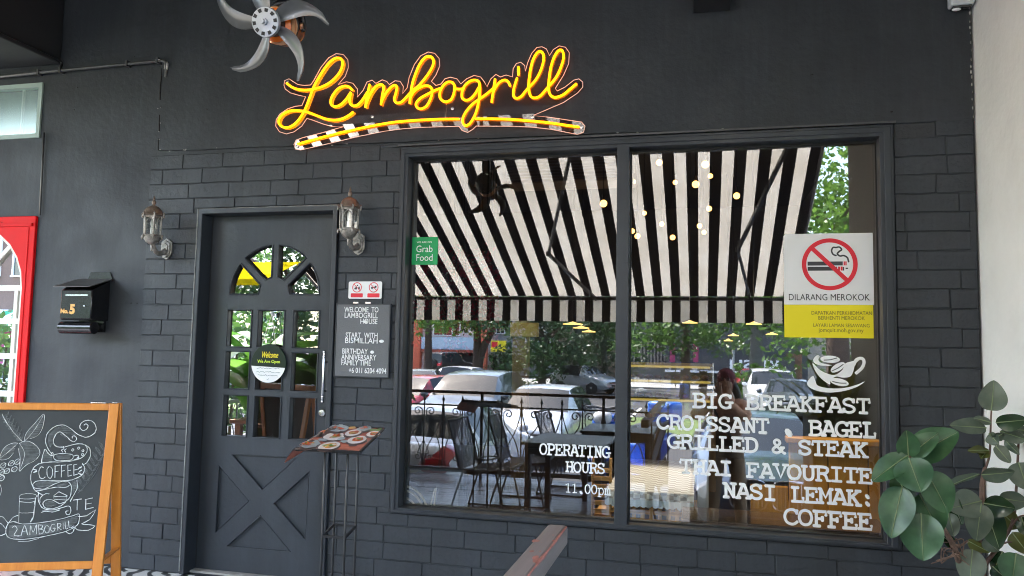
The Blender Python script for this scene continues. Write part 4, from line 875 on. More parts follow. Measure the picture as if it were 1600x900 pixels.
def buv(px, py): q = onboard(px, py) - bo; return q.dot(bu), q.dot(bv)
eb = wthing('chalkboard_easel', 'pine framed chalkboard easel with white coffee drawing and lettering', 'chalkboard', (bo.x - 0.3, bo.y, 0))
legL = -(bo.z) / bv.z
ri = buv(172.7, 642); bl_ = buv(147, 876); bb_ = buv(150, 888.5)
BW = 0.66; st = 0.044
b = MB(); b.bar(B(-st / 2, 0), B(-st / 2, legL), st, 0.022, bn); b.build('front_leg', PINE, eb, bevel=0.003)
b = MB(); b.bar(B(-BW + st / 2, 0), B(-BW + st / 2, legL), st, 0.022, bn); b.build('front_leg', PINE, eb, bevel=0.003)
tr_ = abs(buv(100, 641)[1]) 
b = MB(); b.bar(B(-BW + st, -tr_ / 2), B(-st, -tr_ / 2), tr_, 0.020, bn); b.build('top_rail', PINE, eb, bevel=0.003)
b = MB(); b.bar(B(-BW + st, (bl_[1] + bb_[1]) / 2), B(-st, (bl_[1] + bb_[1]) / 2), abs(bb_[1] - bl_[1]), 0.020, bn); b.build('bottom_rail', PINE, eb, bevel=0.003)
b = MB(); b.prism([B(-BW + st - 0.002, -tr_ + 0.002, 0.002), B(-st + 0.002, -tr_ + 0.002, 0.002), B(-st + 0.002, bl_[1] - 0.002, 0.002), B(-BW + st - 0.002, bl_[1] - 0.002, 0.002)], bn * -0.006)
slate = b.build('slate', SLATE, eb, smooth=0)
ph2 = R(-9); bv2 = Vector((0, 0, 1)) * math.cos(ph2) - bn0 * math.sin(ph2); o2 = bo - bn0 * 0.026
for u in (-st / 2 + 0.002, -BW + st / 2):
    b = MB(); e = o2 + bu * u - bv2 * (o2.z / bv2.z); b.bar(o2 + bu * u + bv2 * 0.0, e, st, 0.020, bn0); b.build('rear_leg', PINE, eb, bevel=0.003)
b = MB(); zq = 0.28; k = (o2.z - zq) / bv2.z; b.bar(o2 + bu * (-BW + st) - bv2 * k, o2 + bu * (-st) - bv2 * k, 0.035, 0.016, bn0); b.build('rear_rail', PINE, eb, bevel=0.003)
b = MB(); b.bar(o2 + bu * (-BW + st) - bv2 * 0.02, o2 + bu * (-st) - bv2 * 0.02, 0.04, 0.016, bn0); b.build('rear_rail', PINE, eb, bevel=0.003)
k1 = (o2.z - 0.34) / bv2.z; v1 = -(bo.z - 0.34) / bv.z
b = MB(); b.bar(B(-0.012, v1, -0.013), o2 + bu * -0.012 - bv2 * k1 + bn0 * 0.012, 0.022, 0.010); b.build('stay', PINE, eb)
for u in (-0.10, -BW + 0.10): b = MB(); b.tube([B(u - 0.03, 0.004, -0.014), B(u + 0.03, 0.004, -0.014)], 0.007, 8); b.build('hinge', STEEL, eb)
b = MB(); b.tube([B(-st / 2 - 0.008, 0.004, 0), B(-st / 2 + 0.01, 0.004, 0)], 0.005, 8); b.build('screw_cap', STEEL, eb)
ck = MB(); cs = MB()
def Z(x, y): return onboard(x / 4.283, 640 + y / 4.283, 0.0034)
def chalk(pts, r=0.0019, n=4, closed=False, mb=ck):
    P = spline([Z(*p) for p in pts], n, closed); 
    P = [p + bu * rnd.uniform(-1, 1) * 0.0006 + bv * rnd.uniform(-1, 1) * 0.0006 for p in P]
    mb.tube(P, [r * rnd.uniform(0.55, 1.2) for _ in P], 5, closed=closed)
def shade(poly):                                        # rubbed chalk, as many faint strokes
    xs = [p[0] for p in poly]; ys = [p[1] for p in poly]; y = min(ys) + 3
    while y < max(ys):
        hits = []
        for i in range(len(poly)):
            (x0, y0), (x1, y1) = poly[i], poly[(i + 1) % len(poly)]
            if (y0 <= y < y1) or (y1 <= y < y0): hits.append(x0 + (y - y0) / (y1 - y0) * (x1 - x0))
        hits.sort()
        for i in range(0, len(hits) - 1, 2):
            if hits[i + 1] - hits[i] > 6: cs.tube([Z(hits[i] + 3, y + 2), Z(hits[i + 1] - 3, y - 2 + rnd.uniform(-2, 2))], 0.0011, 4)
        y += rnd.uniform(3.5, 6)
chalk([(600,180),(570,185),(520,165),(470,125),(420,103),(365,115),(320,155),(305,210),(320,260),(350,300)])
chalk([(600,180),(635,155),(643,115),(620,80),(580,72),(545,90),(535,120),(555,140),(580,130),(590,108),(575,95),(562,105)])
chalk([(470,205),(445,180),(405,150),(375,165),(358,210),(375,245),(430,250),(500,232),(550,230),(580,250),(578,290),(540,325),(470,345),(400,350),(330,352),(270,360),(230,385),(207,430),(210,490),(235,540),(285,570)])
chalk([(470,205),(495,215),(512,198),(505,178),(486,178),(484,192)])
shade([(420,108),(370,120),(325,165),(318,215),(335,260),(360,230),(365,180),(400,150),(450,160),(520,180),(470,130)]); shade([(405,150),(445,175),(470,200),(440,190),(400,165)])
chalk([(570,235),(600,260),(605,310),(580,355),(555,370)]); chalk([(300,265),(285,310),(278,355)]); chalk([(305,265),(330,300),(360,310)]); shade([(305,270),(345,305),(355,350),(280,356),(285,310)])
chalk([(358,318),(370,300),(420,295),(480,300),(490,318),(470,338),(400,342),(370,335)], closed=True); chalk([(490,312),(520,305),(525,325),(495,335)]); chalk([(345,300),(350,285),(360,300)]); chalk([(420,285),(412,270),(428,262),(424,248)]); chalk([(440,285),(432,272),(446,262)])
for x, y in ((480,270),(520,258),(548,275),(545,300),(515,325)): chalk([(x,y),(x+8,y-8),(x+14,y),(x+6,y+8)], closed=True)
shade([(370,305),(480,305),(470,330),(390,335)])
chalk([(550,360),(568,395),(545,440),(480,470),(400,478),(320,476),(250,478),(220,500),(235,525),(300,530),(360,500),(420,480),(460,485),(478,520),(470,580),(440,615),(400,630)])
chalk([(235,545),(300,535),(370,520),(440,520),(466,505)]); shade([(230,500),(260,480),(340,482),(400,482),(330,515),(260,522)]); shade([(380,505),(440,485),(462,500),(400,520)])
chalk([(515,470),(518,520),(500,560),(478,600),(470,615)]); shade([(480,470),(512,480),(512,530),(485,570)])
chalk([(260,550),(255,590),(270,640),(300,665),(360,670),(420,655),(460,645),(475,670),(465,700),(445,700),(440,682),(455,678)]); chalk([(400,630),(350,605),(310,605),(288,625),(300,655),(350,662),(395,650),(440,620)])
chalk([(330,565),(300,565),(270,590),(268,620)]); chalk([(310,560),(275,580)]); shade([(300,615),(350,610),(385,640),(340,655),(300,645)])
chalk([(360,575),(395,550),(450,575),(445,605),(362,600)], n=1, closed=True); chalk([(362,580),(448,582)]); shade([(366,582),(445,584),(442,602),(366,598)])
chalk([(275,690),(300,680),(350,685),(400,672)]); shade([(280,670),(400,660),(395,675),(285,688)])
# COFFEE
def cl(*sts):
    for s_ in sts: chalk(s_, 0.0019)
cl([(292,388),(272,385),(260,415),(265,450),(285,462),(302,450)], [(330,380),(315,400),(318,445),(335,460),(350,440),(350,400),(335,380)], [(370,375),(368,455)], [(365,378),(400,372)], [(370,415),(390,412)], [(412,372),(412,450)], [(408,375),(440,370)], [(412,412),(432,408)], [(455,370),(455,448)], [(452,372),(480,368)], [(455,408),(475,406)], [(455,446),(480,440)], [(495,370),(495,442)], [(492,370),(515,366)], [(495,405),(512,402)], [(495,440),(518,432)])
for a_, b_ in (((520,400),(535,385)), ((530,415),(548,405)), ((525,425),(545,435)), ((222,400),(245,405)), ((225,420),(245,412)), ((540,390),(545,380))): chalk([a_, b_], 0.003, 1)
# leaves and sprig
def leaf(pts, vein, hatch):
    chalk(pts, 0.0012); chalk(vein, 0.0012)
    shade(pts) if hatch else None
leaf([(160,215),(175,160),(230,95),(295,30),(285,120),(250,175),(200,195)], [(160,215),(220,150),(290,40)], True)
leaf([(130,225),(180,210),(235,235),(268,285),(240,335),(170,375),(128,412),(135,330),(122,260)], [(130,225),(165,300),(130,410)], True)
leaf([(120,225),(80,225),(30,255),(0,310),(0,335),(50,330),(90,290)], [(120,225),(60,280),(0,325)], True)
chalk([(150,215),(90,150),(40,80),(15,30)], 0.0014)
for k in range(7):
    t = k / 7; x = 140 - 120 * t; y = 205 - 165 * t
    for s_ in (1, -1):
        p = [(x, y), (x - 6 * s_ + 18 * (s_ > 0), y - 30), (x + 22 * (s_ > 0) - 30 * (s_ < 0), y - 52 + 40 * (s_ < 0)), (x + 14 * (s_ > 0) - 26 * (s_ < 0), y - 18 + 18 * (s_ < 0))]
        chalk(p, 0.0010, 3, True, cs); shade(p)
for (x, y) in ((20,375),(75,360),(115,350),(45,412),(95,400),(12,420),(10,460)):
    chalk([(x - 18, y + 12), (x - 12, y - 10), (x + 10, y - 20), (x + 20, y - 8), (x + 8, y + 14)], 0.0016, 3, True); chalk([(x - 12, y + 8), (x + 2, y - 2), (x + 14, y - 12)], 0.0012); shade([(x - 16, y + 12), (x - 10, y - 8), (x + 10, y - 18), (x + 18, y - 8), (x + 6, y + 14)])
chalk([(520,560),(580,500),(640,420),(680,330),(700,250)], 0.0012, mb=cs)
for k in range(9):
    t = k / 8; x = 530 + 165 * t; y = 545 - 270 * t
    for s_ in (1, -1):
        p = [(x, y), (x + 24 * s_ - 6, y - 26 + 14 * s_), (x + 34 * s_ - 2, y - 44 + 16 * s_), (x + 14 * s_ + 6, y - 20 + 18 * s_)]
        chalk(p, 0.0010, 3, True, cs); shade(p)
# glass
chalk([(128,590),(140,570),(190,562),(240,570),(238,590),(190,598),(140,596)], 0.0011, closed=True); chalk([(130,592),(126,755)], 0.0011); chalk([(130,615),(190,622),(238,612)], 0.0011); chalk([(238,590),(232,660),(222,720),(205,752)], 0.0028); chalk([(130,690),(170,692),(225,688)], 0.0011)
# banner
chalk([(55,760),(40,800),(50,850),(110,868),(220,862),(340,840),(440,815),(500,785),(525,760),(530,700),(480,712),(380,738),(260,758),(150,765),(90,750),(55,760)], 0.0019)
chalk([(440,815),(465,830),(490,815),(500,785)]); chalk([(525,715),(580,710),(640,670),(600,735),(545,765),(590,770),(635,778),(590,808),(520,805),(505,790)], 0.0018, 2); chalk([(55,760),(90,720),(120,708)], 0.0016); chalk([(55,760),(20,720),(0,715)], 0.0016); chalk([(40,800),(20,775),(0,760)], 0.0012); chalk([(40,830),(15,840),(0,842)]); shade([(60,770),(150,770),(260,764),(380,744),(525,708),(515,760),(430,810),(220,856),(110,862),(55,845)])
cl([(82,790),(100,778),(115,800),(95,840),(130,845)], [(140,845),(165,775),(185,838)], [(150,815),(180,812)], [(200,838),(205,775),(222,820),(245,770),(245,832)], [(258,770),(262,830)], [(258,772),(285,775),(278,795),(262,800),(290,805),(285,828),(262,832)], [(310,775),(297,800),(310,825),(328,815),(328,785),(312,775)], [(365,768),(345,772),(340,805),(358,815),(370,795),(356,795)], [(385,762),(388,808)], [(385,764),(408,765),(400,785),(388,788),(412,804)], [(422,755),(424,800)], [(436,750),(440,797),(455,794)], [(458,745),(466,790),(495,778)])
cl([(490,605),(545,598)], [(518,600),(516,672)], [(575,600),(572,668)], [(570,602),(620,592)], [(573,632),(612,626)], [(572,668),(625,655)])
chalk([(0,500),(10,530),(6,560),(0,575)], 0.0010); chalk([(120,880),(180,882),(260,862)], 0.0011)
ck.build('chalk_drawing', CHALK, slate, norm=False); cs.build('chalk_shading', CHALKS, slate, norm=False)

# ------------------------------------------------------------------ menu stand
MEN = wthing('menu_stand', 'black wire menu stand with tilted board of food pictures by the door', 'menu stand', (-1.43, -1.08, 0))
yf, yb = -1.18, -0.99
ft = [A(508.5, 704, yf), A(543.5, 706, yf)]; bt = [A(526, 704, yb), A(559.8, 704, yb)]
rods = MB()
for p in ft + bt:
    b = MB(); b.tube([(p.x, p.y, 0.012), (p.x, p.y, p.z + 0.01)], 0.0052, 8); b.build('leg_rod', BLACKM, MEN)
zj = A(520, 839, yf).z
b = MB()
for zz in (zj, 0.16):
    b.bar((ft[0].x, yf, zz), (ft[1].x, yf, zz), 0.006, 0.010); b.bar((bt[0].x, yb, zz), (bt[1].x, yb, zz), 0.006, 0.010)
    b.bar((ft[0].x, yf, zz), (bt[0].x, yb, zz), 0.006, 0.010); b.bar((ft[1].x, yf, zz), (bt[1].x, yb, zz), 0.006, 0.010)
b.build('cross_bar', BLACKM, MEN)
MB().box(ft[0].x - 0.10, ft[1].x + 0.10, yf - 0.10, yb + 0.10, 0.001, 0.012).build('base_plate', BLACKM, MEN, bevel=0.003)
Yf, Yb = -1.27, -0.90
FRc, BRc = A(562, 706, Yf), A(600, 671, Yb)
FLc, BLc = A(461, 703, Yf), A(519, 666, Yb)
FLc.z = FRc.z = (FRc.z + FLc.z) / 2; BLc.z = BRc.z = (BRc.z + BLc.z) / 2
pn = (FRc - FLc).cross(BLc - FLc).normalized(); 
if pn.z < 0: pn = -pn
b = MB(); b.prism([FLc, FRc, BRc, BLc], pn * -0.008); b.build('board', BLACKM, MEN, bevel=0.002)
b = MB()
for a_, c_ in ((FRc, BRc), (BLc, BRc), (FLc, FRc)): b.bar(a_ + pn * 0.003, c_ + pn * 0.003, 0.008, 0.006, pn)
b.build('board_rim', BLACKM, MEN)
def P_(u, v, n=0.002):                                     # poster surface: u left to right, v front to back; its left edge lifts and curls over
    p = FLc.lerp(FRc, u).lerp(BLc.lerp(BRc, u), v)
    if u < 0.10: t = (0.10 - u); p = p + Vector((0, 0, -1)) * (t * t * 0.9) + pn * 0.004
    return p + pn * (n + 0.006 * math.sin(min(1, max(0, (u + 0.2) / 0.5)) * math.pi))
pm = [mat('poster_ground', (0.50, 0.07, 0.035), 0.35, var=0.5, vscale=14, var2=(0.66, 0.20, 0.12), coat=0.3), mat('plate_print', (0.80, 0.74, 0.72), 0.35, coat=0.3, var=0.08), mat('chilli_print', (0.80, 0.07, 0.012), 0.35, var=0.5, vscale=45, coat=0.3), mat('salad_print', (0.16, 0.28, 0.05), 0.35, var=0.6, vscale=45, coat=0.3), mat('soup_print', (0.62, 0.12, 0.015), 0.35, var=0.5, vscale=50, coat=0.3), mat('shadow_print', (0.07, 0.035, 0.03), 0.35, coat=0.3), mat('curry_print', (0.70, 0.36, 0.07), 0.35, var=0.4, vscale=50, coat=0.3), mat('bluegrey_print', (0.36, 0.42, 0.44), 0.35, var=0.3, vscale=30, coat=0.3)]
b = MB(); n = 24; b.cur = 0
us = [-0.17 + 1.16 * i / n for i in range(n + 1)]
b.add([P_(u, v) for u in us for v in (0.01, 0.34, 0.67, 0.985)], [(i * 4 + j, i * 4 + j + 1, (i + 1) * 4 + j + 1, (i + 1) * 4 + j) for i in range(n) for j in range(3)])
_dl = [0]
def dish(u, v, ru, rv, mi, lift, n=18, wob=0.0):
    _dl[0] += 1; lift += _dl[0] * 0.00002
    b.cur = mi
    P = [P_(u + ru * math.cos(2 * math.pi * k / n) * (1 + rnd.uniform(-wob, wob)), v + rv * math.sin(2 * math.pi * k / n) * (1 + rnd.uniform(-wob, wob)), 0.002 + lift) for k in range(n)]
    b.add([P_(u, v, 0.002 + lift)] + P, [(0, k + 1, (k + 1) % n + 1) for k in range(n)])
lay = 0.0007
for (u, v, r_, kind) in ((.10,.15,.17,2),(.45,.16,.15,6),(.76,.45,.145,4),(.33,.52,.16,2),(.05,.60,.13,2),(.92,.72,.11,4),(.56,.72,.13,4),(.22,.86,.15,2),(.66,.93,.12,2)):
    dish(u + .02, v - .06, r_ * 1.12, r_ * 1.15, 5, lay, wob=.05)
    if kind != 2: dish(u, v, r_, r_ * 1.15, 1, lay * 2, 22); dish(u + .01, v + .01, r_ * .62, r_ * .66, kind, lay * 3, wob=.15)
    else: dish(u, v, r_ * 1.05, r_, rnd.choice((7, 1, 5)), lay * 2, 16, .12)
    for k in range(13):
        a = rnd.uniform(0, 6.28); q_ = r_ * rnd.uniform(.05, .62 if kind == 2 else .45); dish(u + q_ * math.cos(a), v + q_ * math.sin(a), r_ * rnd.uniform(.10, .34), r_ * rnd.uniform(.08, .2), rnd.choice((2, 2, 6, 4, 4, 0, 3) if kind == 2 else (4, 6, 2, 3, 1)), lay * (4 + k * .3), 9, .3)
for (u, v) in ((.25,.34),(.60,.34),(.80,.20),(.20,.97),(.5,.45),(.95,.90),(-.03,.40),(.84,.88),(.42,.93)): dish(u, v, .07, .06, rnd.choice((3, 7, 5, 6)), lay * 1.5, 10, .35)
b.build('menu_poster', pm, MEN, smooth=30, norm=False)

# ------------------------------------------------------------------ weathered handrail running from the fence towards the wall
RAILW = woodmat('weathered_rail', (0.15, 0.125, 0.115), (0.23, 0.195, 0.18), 0.6, 1, 2.0)
RAILR = mat('red_primer', (0.34, 0.13, 0.10), 0.7, var=0.4, vscale=25)
hr = wthing('handrail', 'weathered grey brown handrail with reddish worn edges running towards the window', 'handrail', (-0.41, -1.8, -0.2))
hx0, hx1 = -0.441, -0.380; hz = 0.838
b = MB(); b.box(hx0, hx1, -4.62, -1.765, hz - 0.058, hz); b.build('rail', RAILW, hr, bevel=0.010)
b = MB(); b.tube([(hx1 - 0.003, -1.78 - 0.07 * i, hz - 0.003 + rnd.uniform(-.0012, .0012)) for i in range(38)], [rnd.uniform(.002, .0055) for _ in range(38)], 6); 
for k in range(22): b.ball((rnd.uniform(hx0 + .004, hx1 - .004), rnd.uniform(-3.2, -1.79), hz - 0.0006), rnd.uniform(.004, .014), 7, 4, (rnd.uniform(.4, 1), rnd.uniform(1, 2.5), .09))
b.build('worn_paint', RAILR, hr)
for y in (-2.6, -4.0): MB().box(hx0 + 0.024, hx1 - 0.024, y - 0.008, y + 0.008, -0.199, hz - 0.058).build('post', BLACKM, hr, bevel=0.003)

# ------------------------------------------------------------------ rubber plant in a pot by the party wall
RUB = leafmat('rubber_leaf', (0.028, 0.082, 0.036), (0.066, 0.155, 0.070), 0.36, 0.14, 14.0)
RUBG = leafmat('grey_rubber_leaf', (0.070, 0.105, 0.075), (0.135, 0.165, 0.125), 0.45, 0.14, 14.0)
RUBO = leafmat('olive_rubber_leaf', (0.060, 0.075, 0.015), (0.12, 0.13, 0.03), 0.40, 0.25, 5.0)
RUBD = leafmat('dark_rubber_leaf', (0.010, 0.034, 0.012), (0.026, 0.06, 0.022), 0.25, 0.1, 5.0)
VEIN = mat('leaf_vein', (0.20, 0.26, 0.13), 0.5); BARK = mat('rubber_bark', (0.16, 0.10, 0.075), 0.8, var=0.35, vscale=25, bump=0.5, bscale=80)
STEM = mat('rubber_stem', (0.10, 0.055, 0.045), 0.6, var=0.3, vscale=30)
rp = wthing('rubber_plant', 'broad leaved green rubber plant in front of the brick strip and white wall', 'plant', (1.06, -0.62, 0))
def Q(x, y, Y): return A(1340 + x / 2.647, 560 + y / 2.647, Y)
def bigleaf(base, tip, w, m, roll=0.0, curl=0.10, fold=0.25, notch=False):
    ax_ = tip - base; Ln = ax_.length; ax_.normalize(); vw = (CAM - base).normalized()
    nrm = (vw - ax_ * vw.dot(ax_)).normalized(); nrm = Matrix.Rotation(roll, 3, ax_) @ nrm; sd_ = ax_.cross(nrm)
    seed_ = rnd.uniform(0, 6)
    nU, nV = 34, 5; vs = []; fs = []
    for i in range(nU + 1):
        t = i / nU; ww = w / 2 * (math.sin(math.pi * min(1, t ** 0.80)) ** 0.62) * (1 - 0.08 * t) if 0 < t < 1 else 0.0008
        lift = -curl * Ln * t * t
        for j in range(-nV, nV + 1):
            s = j / nV; und = 0.003 * math.sin(t * 9 + seed_) * abs(s) + 0.00055 * math.sin(6.283 * (t * 13 - abs(s) * 2.4)) * min(1, abs(s) * 3)
            vs.append(base + ax_ * (Ln * t) + sd_ * (ww * s) + nrm * (lift + fold * ww * (abs(s) ** 1.3) + und))
    k = 2 * nV + 1
    for i in range(nU):
        for j in range(k - 1): fs.append((i * k + j, i * k + j + 1, (i + 1) * k + j + 1, (i + 1) * k + j))
    b = MB(); b.add(vs, fs); lf = b.build('leaf', m, rp, smooth=180, norm=False)
    v = MB(); v.tube([base + ax_ * (Ln * t) + nrm * (-curl * Ln * t * t + 0.0012) for t in [0.97 * q / 8 for q in range(9)]], [0.0026 * (1 - 0.75 * q / 8) for q in range(9)], 5)
    v.build('midrib', VEIN, lf, norm=False)
lw = lambda px, Y: px / 2.647 / 1200 * (4.05 + Y) * 1.06
YA, YB, YC = -0.80, -0.52, -0.42
LV = [(210,408,205,300,82,YA,RUB,.3),(215,402,330,305,80,YA+.03,RUB,-.35),(225,410,415,300,125,YA+.08,RUB,-.3),(205,402,60,505,92,YA-.02,RUB,.35),(212,412,262,554,132,YA-.05,RUB,.1),
 (160,480,225,615,80,YA+.05,RUBD,.3),(285,470,383,640,118,YA,RUB,-.3),(185,530,135,742,122,YA-.02,RUB,.2),(255,560,345,726,120,YA+.02,RUB,-.1),(262,640,270,838,146,YA-.02,RUB,.1),(375,640,398,736,66,YA+.12,RUBG,.3),(385,560,430,690,60,YA+.2,RUBD,.5),
 (553,215,565,94,90,YB,RUBG,.1),(532,288,383,275,66,YB-.05,RUBG,.5),(550,266,485,243,36,YB-.06,RUBG,.8),(572,265,705,255,66,YB,RUBD,.4),(545,310,585,358,52,YB-.04,RUBG,.6),(560,330,606,312,44,YB-.05,RUBG,.9),(590,300,705,340,56,YB+.04,RUBG,.5),
 (570,362,633,432,48,YB-.03,RUBG,-.4),(545,382,460,376,36,YB,RUBO,.7),(530,392,510,414,36,YB,RUBO,.3),(503,480,345,530,40,YB,RUBG,.9),(512,480,652,474,70,YB-.03,RUBG,.7),(512,590,385,618,105,YB-.1,RUBG,.2),(512,602,490,755,90,YB-.12,RUBG,.1),(522,598,652,622,82,YB-.12,RUBD,.4),(525,610,592,790,92,YB-.08,RUBD,-.2),
 (585,575,705,600,80,YB,RUBG,.5),(600,640,665,705,80,YB+.04,RUBO,.5),(475,790,462,940,96,YB-.12,RUBG,.1),(655,805,640,935,110,YB-.1,RUB,-.2),(640,720,705,810,66,YB,RUBO,.4),(530,742,582,800,56,YB-.04,RUBG,.3),(455,752,545,806,46,YB,RUBO,.6),(665,430,705,545,96,YB,RUBG,-.2),(678,655,705,745,50,YB,RUBD,.4),(610,335,665,400,36,YB+.06,RUBG,.6),(700,300,640,290,40,YB+.05,RUBG,.6),(560,860,620,920,60,YB,RUBD,.5),(395,770,360,740,40,YA+.15,RUBD,.2),(600,800,560,880,52,YB+.04,RUBD,.4)]
for x0, y0, x1, y1, w, Y, m_, rl in LV: bigleaf(Q(x0, y0, Y), Q(x1, y1, Y - 0.03), lw(w, Y), m_, rl, curl=rnd.uniform(0.03, 0.14), fold=rnd.uniform(0.12, 0.4))
pot = Vector((1.08, -0.60, 0))
for path, r0, r1, mm in (([pot + Vector((-.02, 0, .40)), Q(450,930,YB-.05), Q(400,785,YB-.15), Q(362,715,YA+.1), Q(300,600,YA+.04), Q(214,404,YA)], .016, .005, BARK),
                         ([pot + Vector((.02, .02, .40)), Q(505,940,YB), Q(500,700,YB), Q(514,595,YB-.05), Q(516,520,YB-.02), Q(528,455,YB)], .013, .009, BARK),
                         ([Q(526,460,YB), Q(545,400,YB), Q(550,300,YB), Q(553,212,YB)], .0055, .003, STEM),
                         ([pot + Vector((.05, 0, .40)), Q(520,880,YB), Q(590,770,YB+.02), Q(640,680,YB+.02), Q(655,560,YB+.03), Q(665,360,YB+.05), Q(668,350,YB+.05)], .010, .003, STEM),
                         ([Q(640,690,YB), Q(668,655,YB), Q(705,650,YB)], .004, .003, STEM), ([Q(590,770,YB), Q(640,760,YB), Q(690,800,YB)], .004, .003, STEM), ([Q(380,760,YB-.12), Q(420,775,YB-.12), Q(455,755,YB-.1)], .006, .004, BARK)):
    P = spline(path, 5); n = len(P); b = MB(); b.tube(P, [r0 + (r1 - r0) * i / (n - 1) for i in range(n)], 8); b.build('stem', mm, rp)
for k in range(10):
    p = Q(400 + rnd.uniform(-30, 40), 780 + rnd.uniform(-25, 20), YB - .15); b = MB(); b.tube(spline([p, p + Vector((rnd.uniform(-.05, .05), -.01, rnd.uniform(-.03, .02))), p + Vector((rnd.uniform(-.06, .06), 0, -.05))], 4), 0.0022, 5); b.build('aerial_root', BARK, rp)
b = MB(); b.lathe([(0.0, 0.002), (0.125, 0.002), (0.155, 0.30), (0.168, 0.305), (0.168, 0.345), (0.150, 0.345), (0.145, 0.31), (0.0, 0.31)], pot, 28); b.build('pot', mat('grey_pot', (0.10, 0.10, 0.105), 0.6, var=0.15), rp)
b = MB(); b.lathe([(0.0, 0.318), (0.144, 0.312)], pot, 20); b.build('soil', mat('soil', (0.05, 0.035, 0.025), 0.95, bump=0.6, bscale=60), rp)

# ------------------------------------------------------------------ security lamp at the top right corner
sl = wthing('security_lamp', 'small white bulkhead lamp at the top right corner of the wall', 'lamp', (1.21, -0.02, 3.08))
c = A(1503, 6, -0.05)
b = MB(); b.box(c.x - 0.055, c.x + 0.05, -0.075, -0.0145, c.z - 0.012, c.z + 0.05); b.build('housing', mat('aged_white', (0.62, 0.66, 0.68), 0.4), sl, bevel=0.008)
b = MB(); b.box(c.x - 0.045, c.x + 0.04, -0.068, -0.02, c.z - 0.022, c.z - 0.0125); b.build('lens', mat('lens_dark', (0.05, 0.05, 0.055), 0.15, coat=0.5), sl, bevel=0.003)
b = MB(); b.ball((c.x - 0.025, -0.05, c.z - 0.026), 0.014, 10, 6, (1.5, 1, .5)); b.build('sensor', WHITE, sl)
# ================================================================== what the window mirrors: veranda edge, street, shops opposite
# ------------------------------------------------------------------ awning
AWW = fabric('awning_cream', (0.74, 0.68, 0.58), 0.27); AWB = fabric('awning_black', (0.010, 0.010, 0.013), 0.05)
aw = wthing('striped_awning', 'black and cream striped awning with straight valance over the veranda edge', 'awning', (-2.2, -3.3, 3.9))
AX0, AX1, SL = -5.70, 1.23, 0.46
AY0, AY1, AZ1 = -3.34, -7.0, 2.15
def aw_z(y): return AZ1 + SL * (y - AY1)
b = MB(); n = 14
edges = []; x = 1.032 + 0.0625 - 0.25 * 29
while x < AX1: edges.append((max(AX0, x), min(AX1, x + 0.125), 0)); edges.append((max(AX0, x + .125), min(AX1, x + 0.25), 1)); x += 0.25
edges = [(a, c, k) for a, c, k in edges if c - a > 0.004]
vb = MB()
for a, c, k in edges:                       # k 0: black, 1: cream
    b.cur = vb.cur = 1 - k if False else (0 if k else 1)
    rows = []
    for i in range(n + 1):
        t = i / n; y = AY0 + (AY1 - AY0) * t; sag = -0.035 * math.sin(math.pi * t)
        for xx in (a, c): rows.append((xx, y, aw_z(y) + sag + 0.010 * math.sin(xx * 2.1 + t * 3) * math.sin(math.pi * t)))
    b.add(rows, [(2 * i, 2 * i + 1, 2 * i + 3, 2 * i + 2) for i in range(n)])
    rows = []
    for i in range(4):
        for xx in (a, c): rows.append((xx, AY1 - 0.055 + 0.012 * math.sin(xx * 9 + i) * i / 3, 2.125 - 0.115 * i))
    vb.add(rows, [(2 * i, 2 * i + 1, 2 * i + 3, 2 * i + 2) for i in range(3)])
b.build('canopy', [AWW, AWB], aw, norm=False); vb.build('valance', [AWW, AWB], aw, norm=False)
b = MB(); b.box(AX0, AX1, AY1 - 0.05, AY1 + 0.03, 2.09, 2.135); b.build('front_bar', BLACKM, aw, bevel=0.006)
b = MB(); b.tube([(AX0, AY0 + .02, 3.86), (AX1, AY0 + .02, 3.86)], 0.045, 12); b.build('roller', BLACKM, aw)
for x in (AX0 + 0.012, AX1 - 0.02):
    b = MB(); b.tube([(x, AY0, aw_z(AY0) - .02), (x, AY1, aw_z(AY1) - .03)], 0.020, 8); b.build('side_rail', mat('grey_rail', (0.16, 0.15, 0.14), 0.5), aw)
def AWP(px, py, drop):                       # point on the underside of the awning, met by a mirrored sight line
    d = ray(px, py); o = Vector((0, -4.05 , 1.35)); t = (AZ1 - drop + SL * (7.0 + 0.1 + 4.05) - 1.35) / (d.z + SL * d.y); q = o + d * t
    return Vector((q.x, -(q.y - 0.1), q.z))
for pp in (((893, 232), (857, 397), (932, 468)), ((1232, 226), (1153, 390), (1172, 466))):
    p0, el, p2 = AWP(*pp[0], .07), AWP(*pp[1], .10), AWP(*pp[2], .05)
    b = MB(); b.bar(p0, el, 0.035, 0.055); ar = b.build('folding_arm', BLACKM, aw, bevel=0.005)
    b = MB(); b.bar(el, p2, 0.032, 0.045); b.lathe([(0.03, -.03), (0.035, 0), (0.03, .035)], el, 12); b.build('forearm', BLACKM, ar, bevel=0.004)

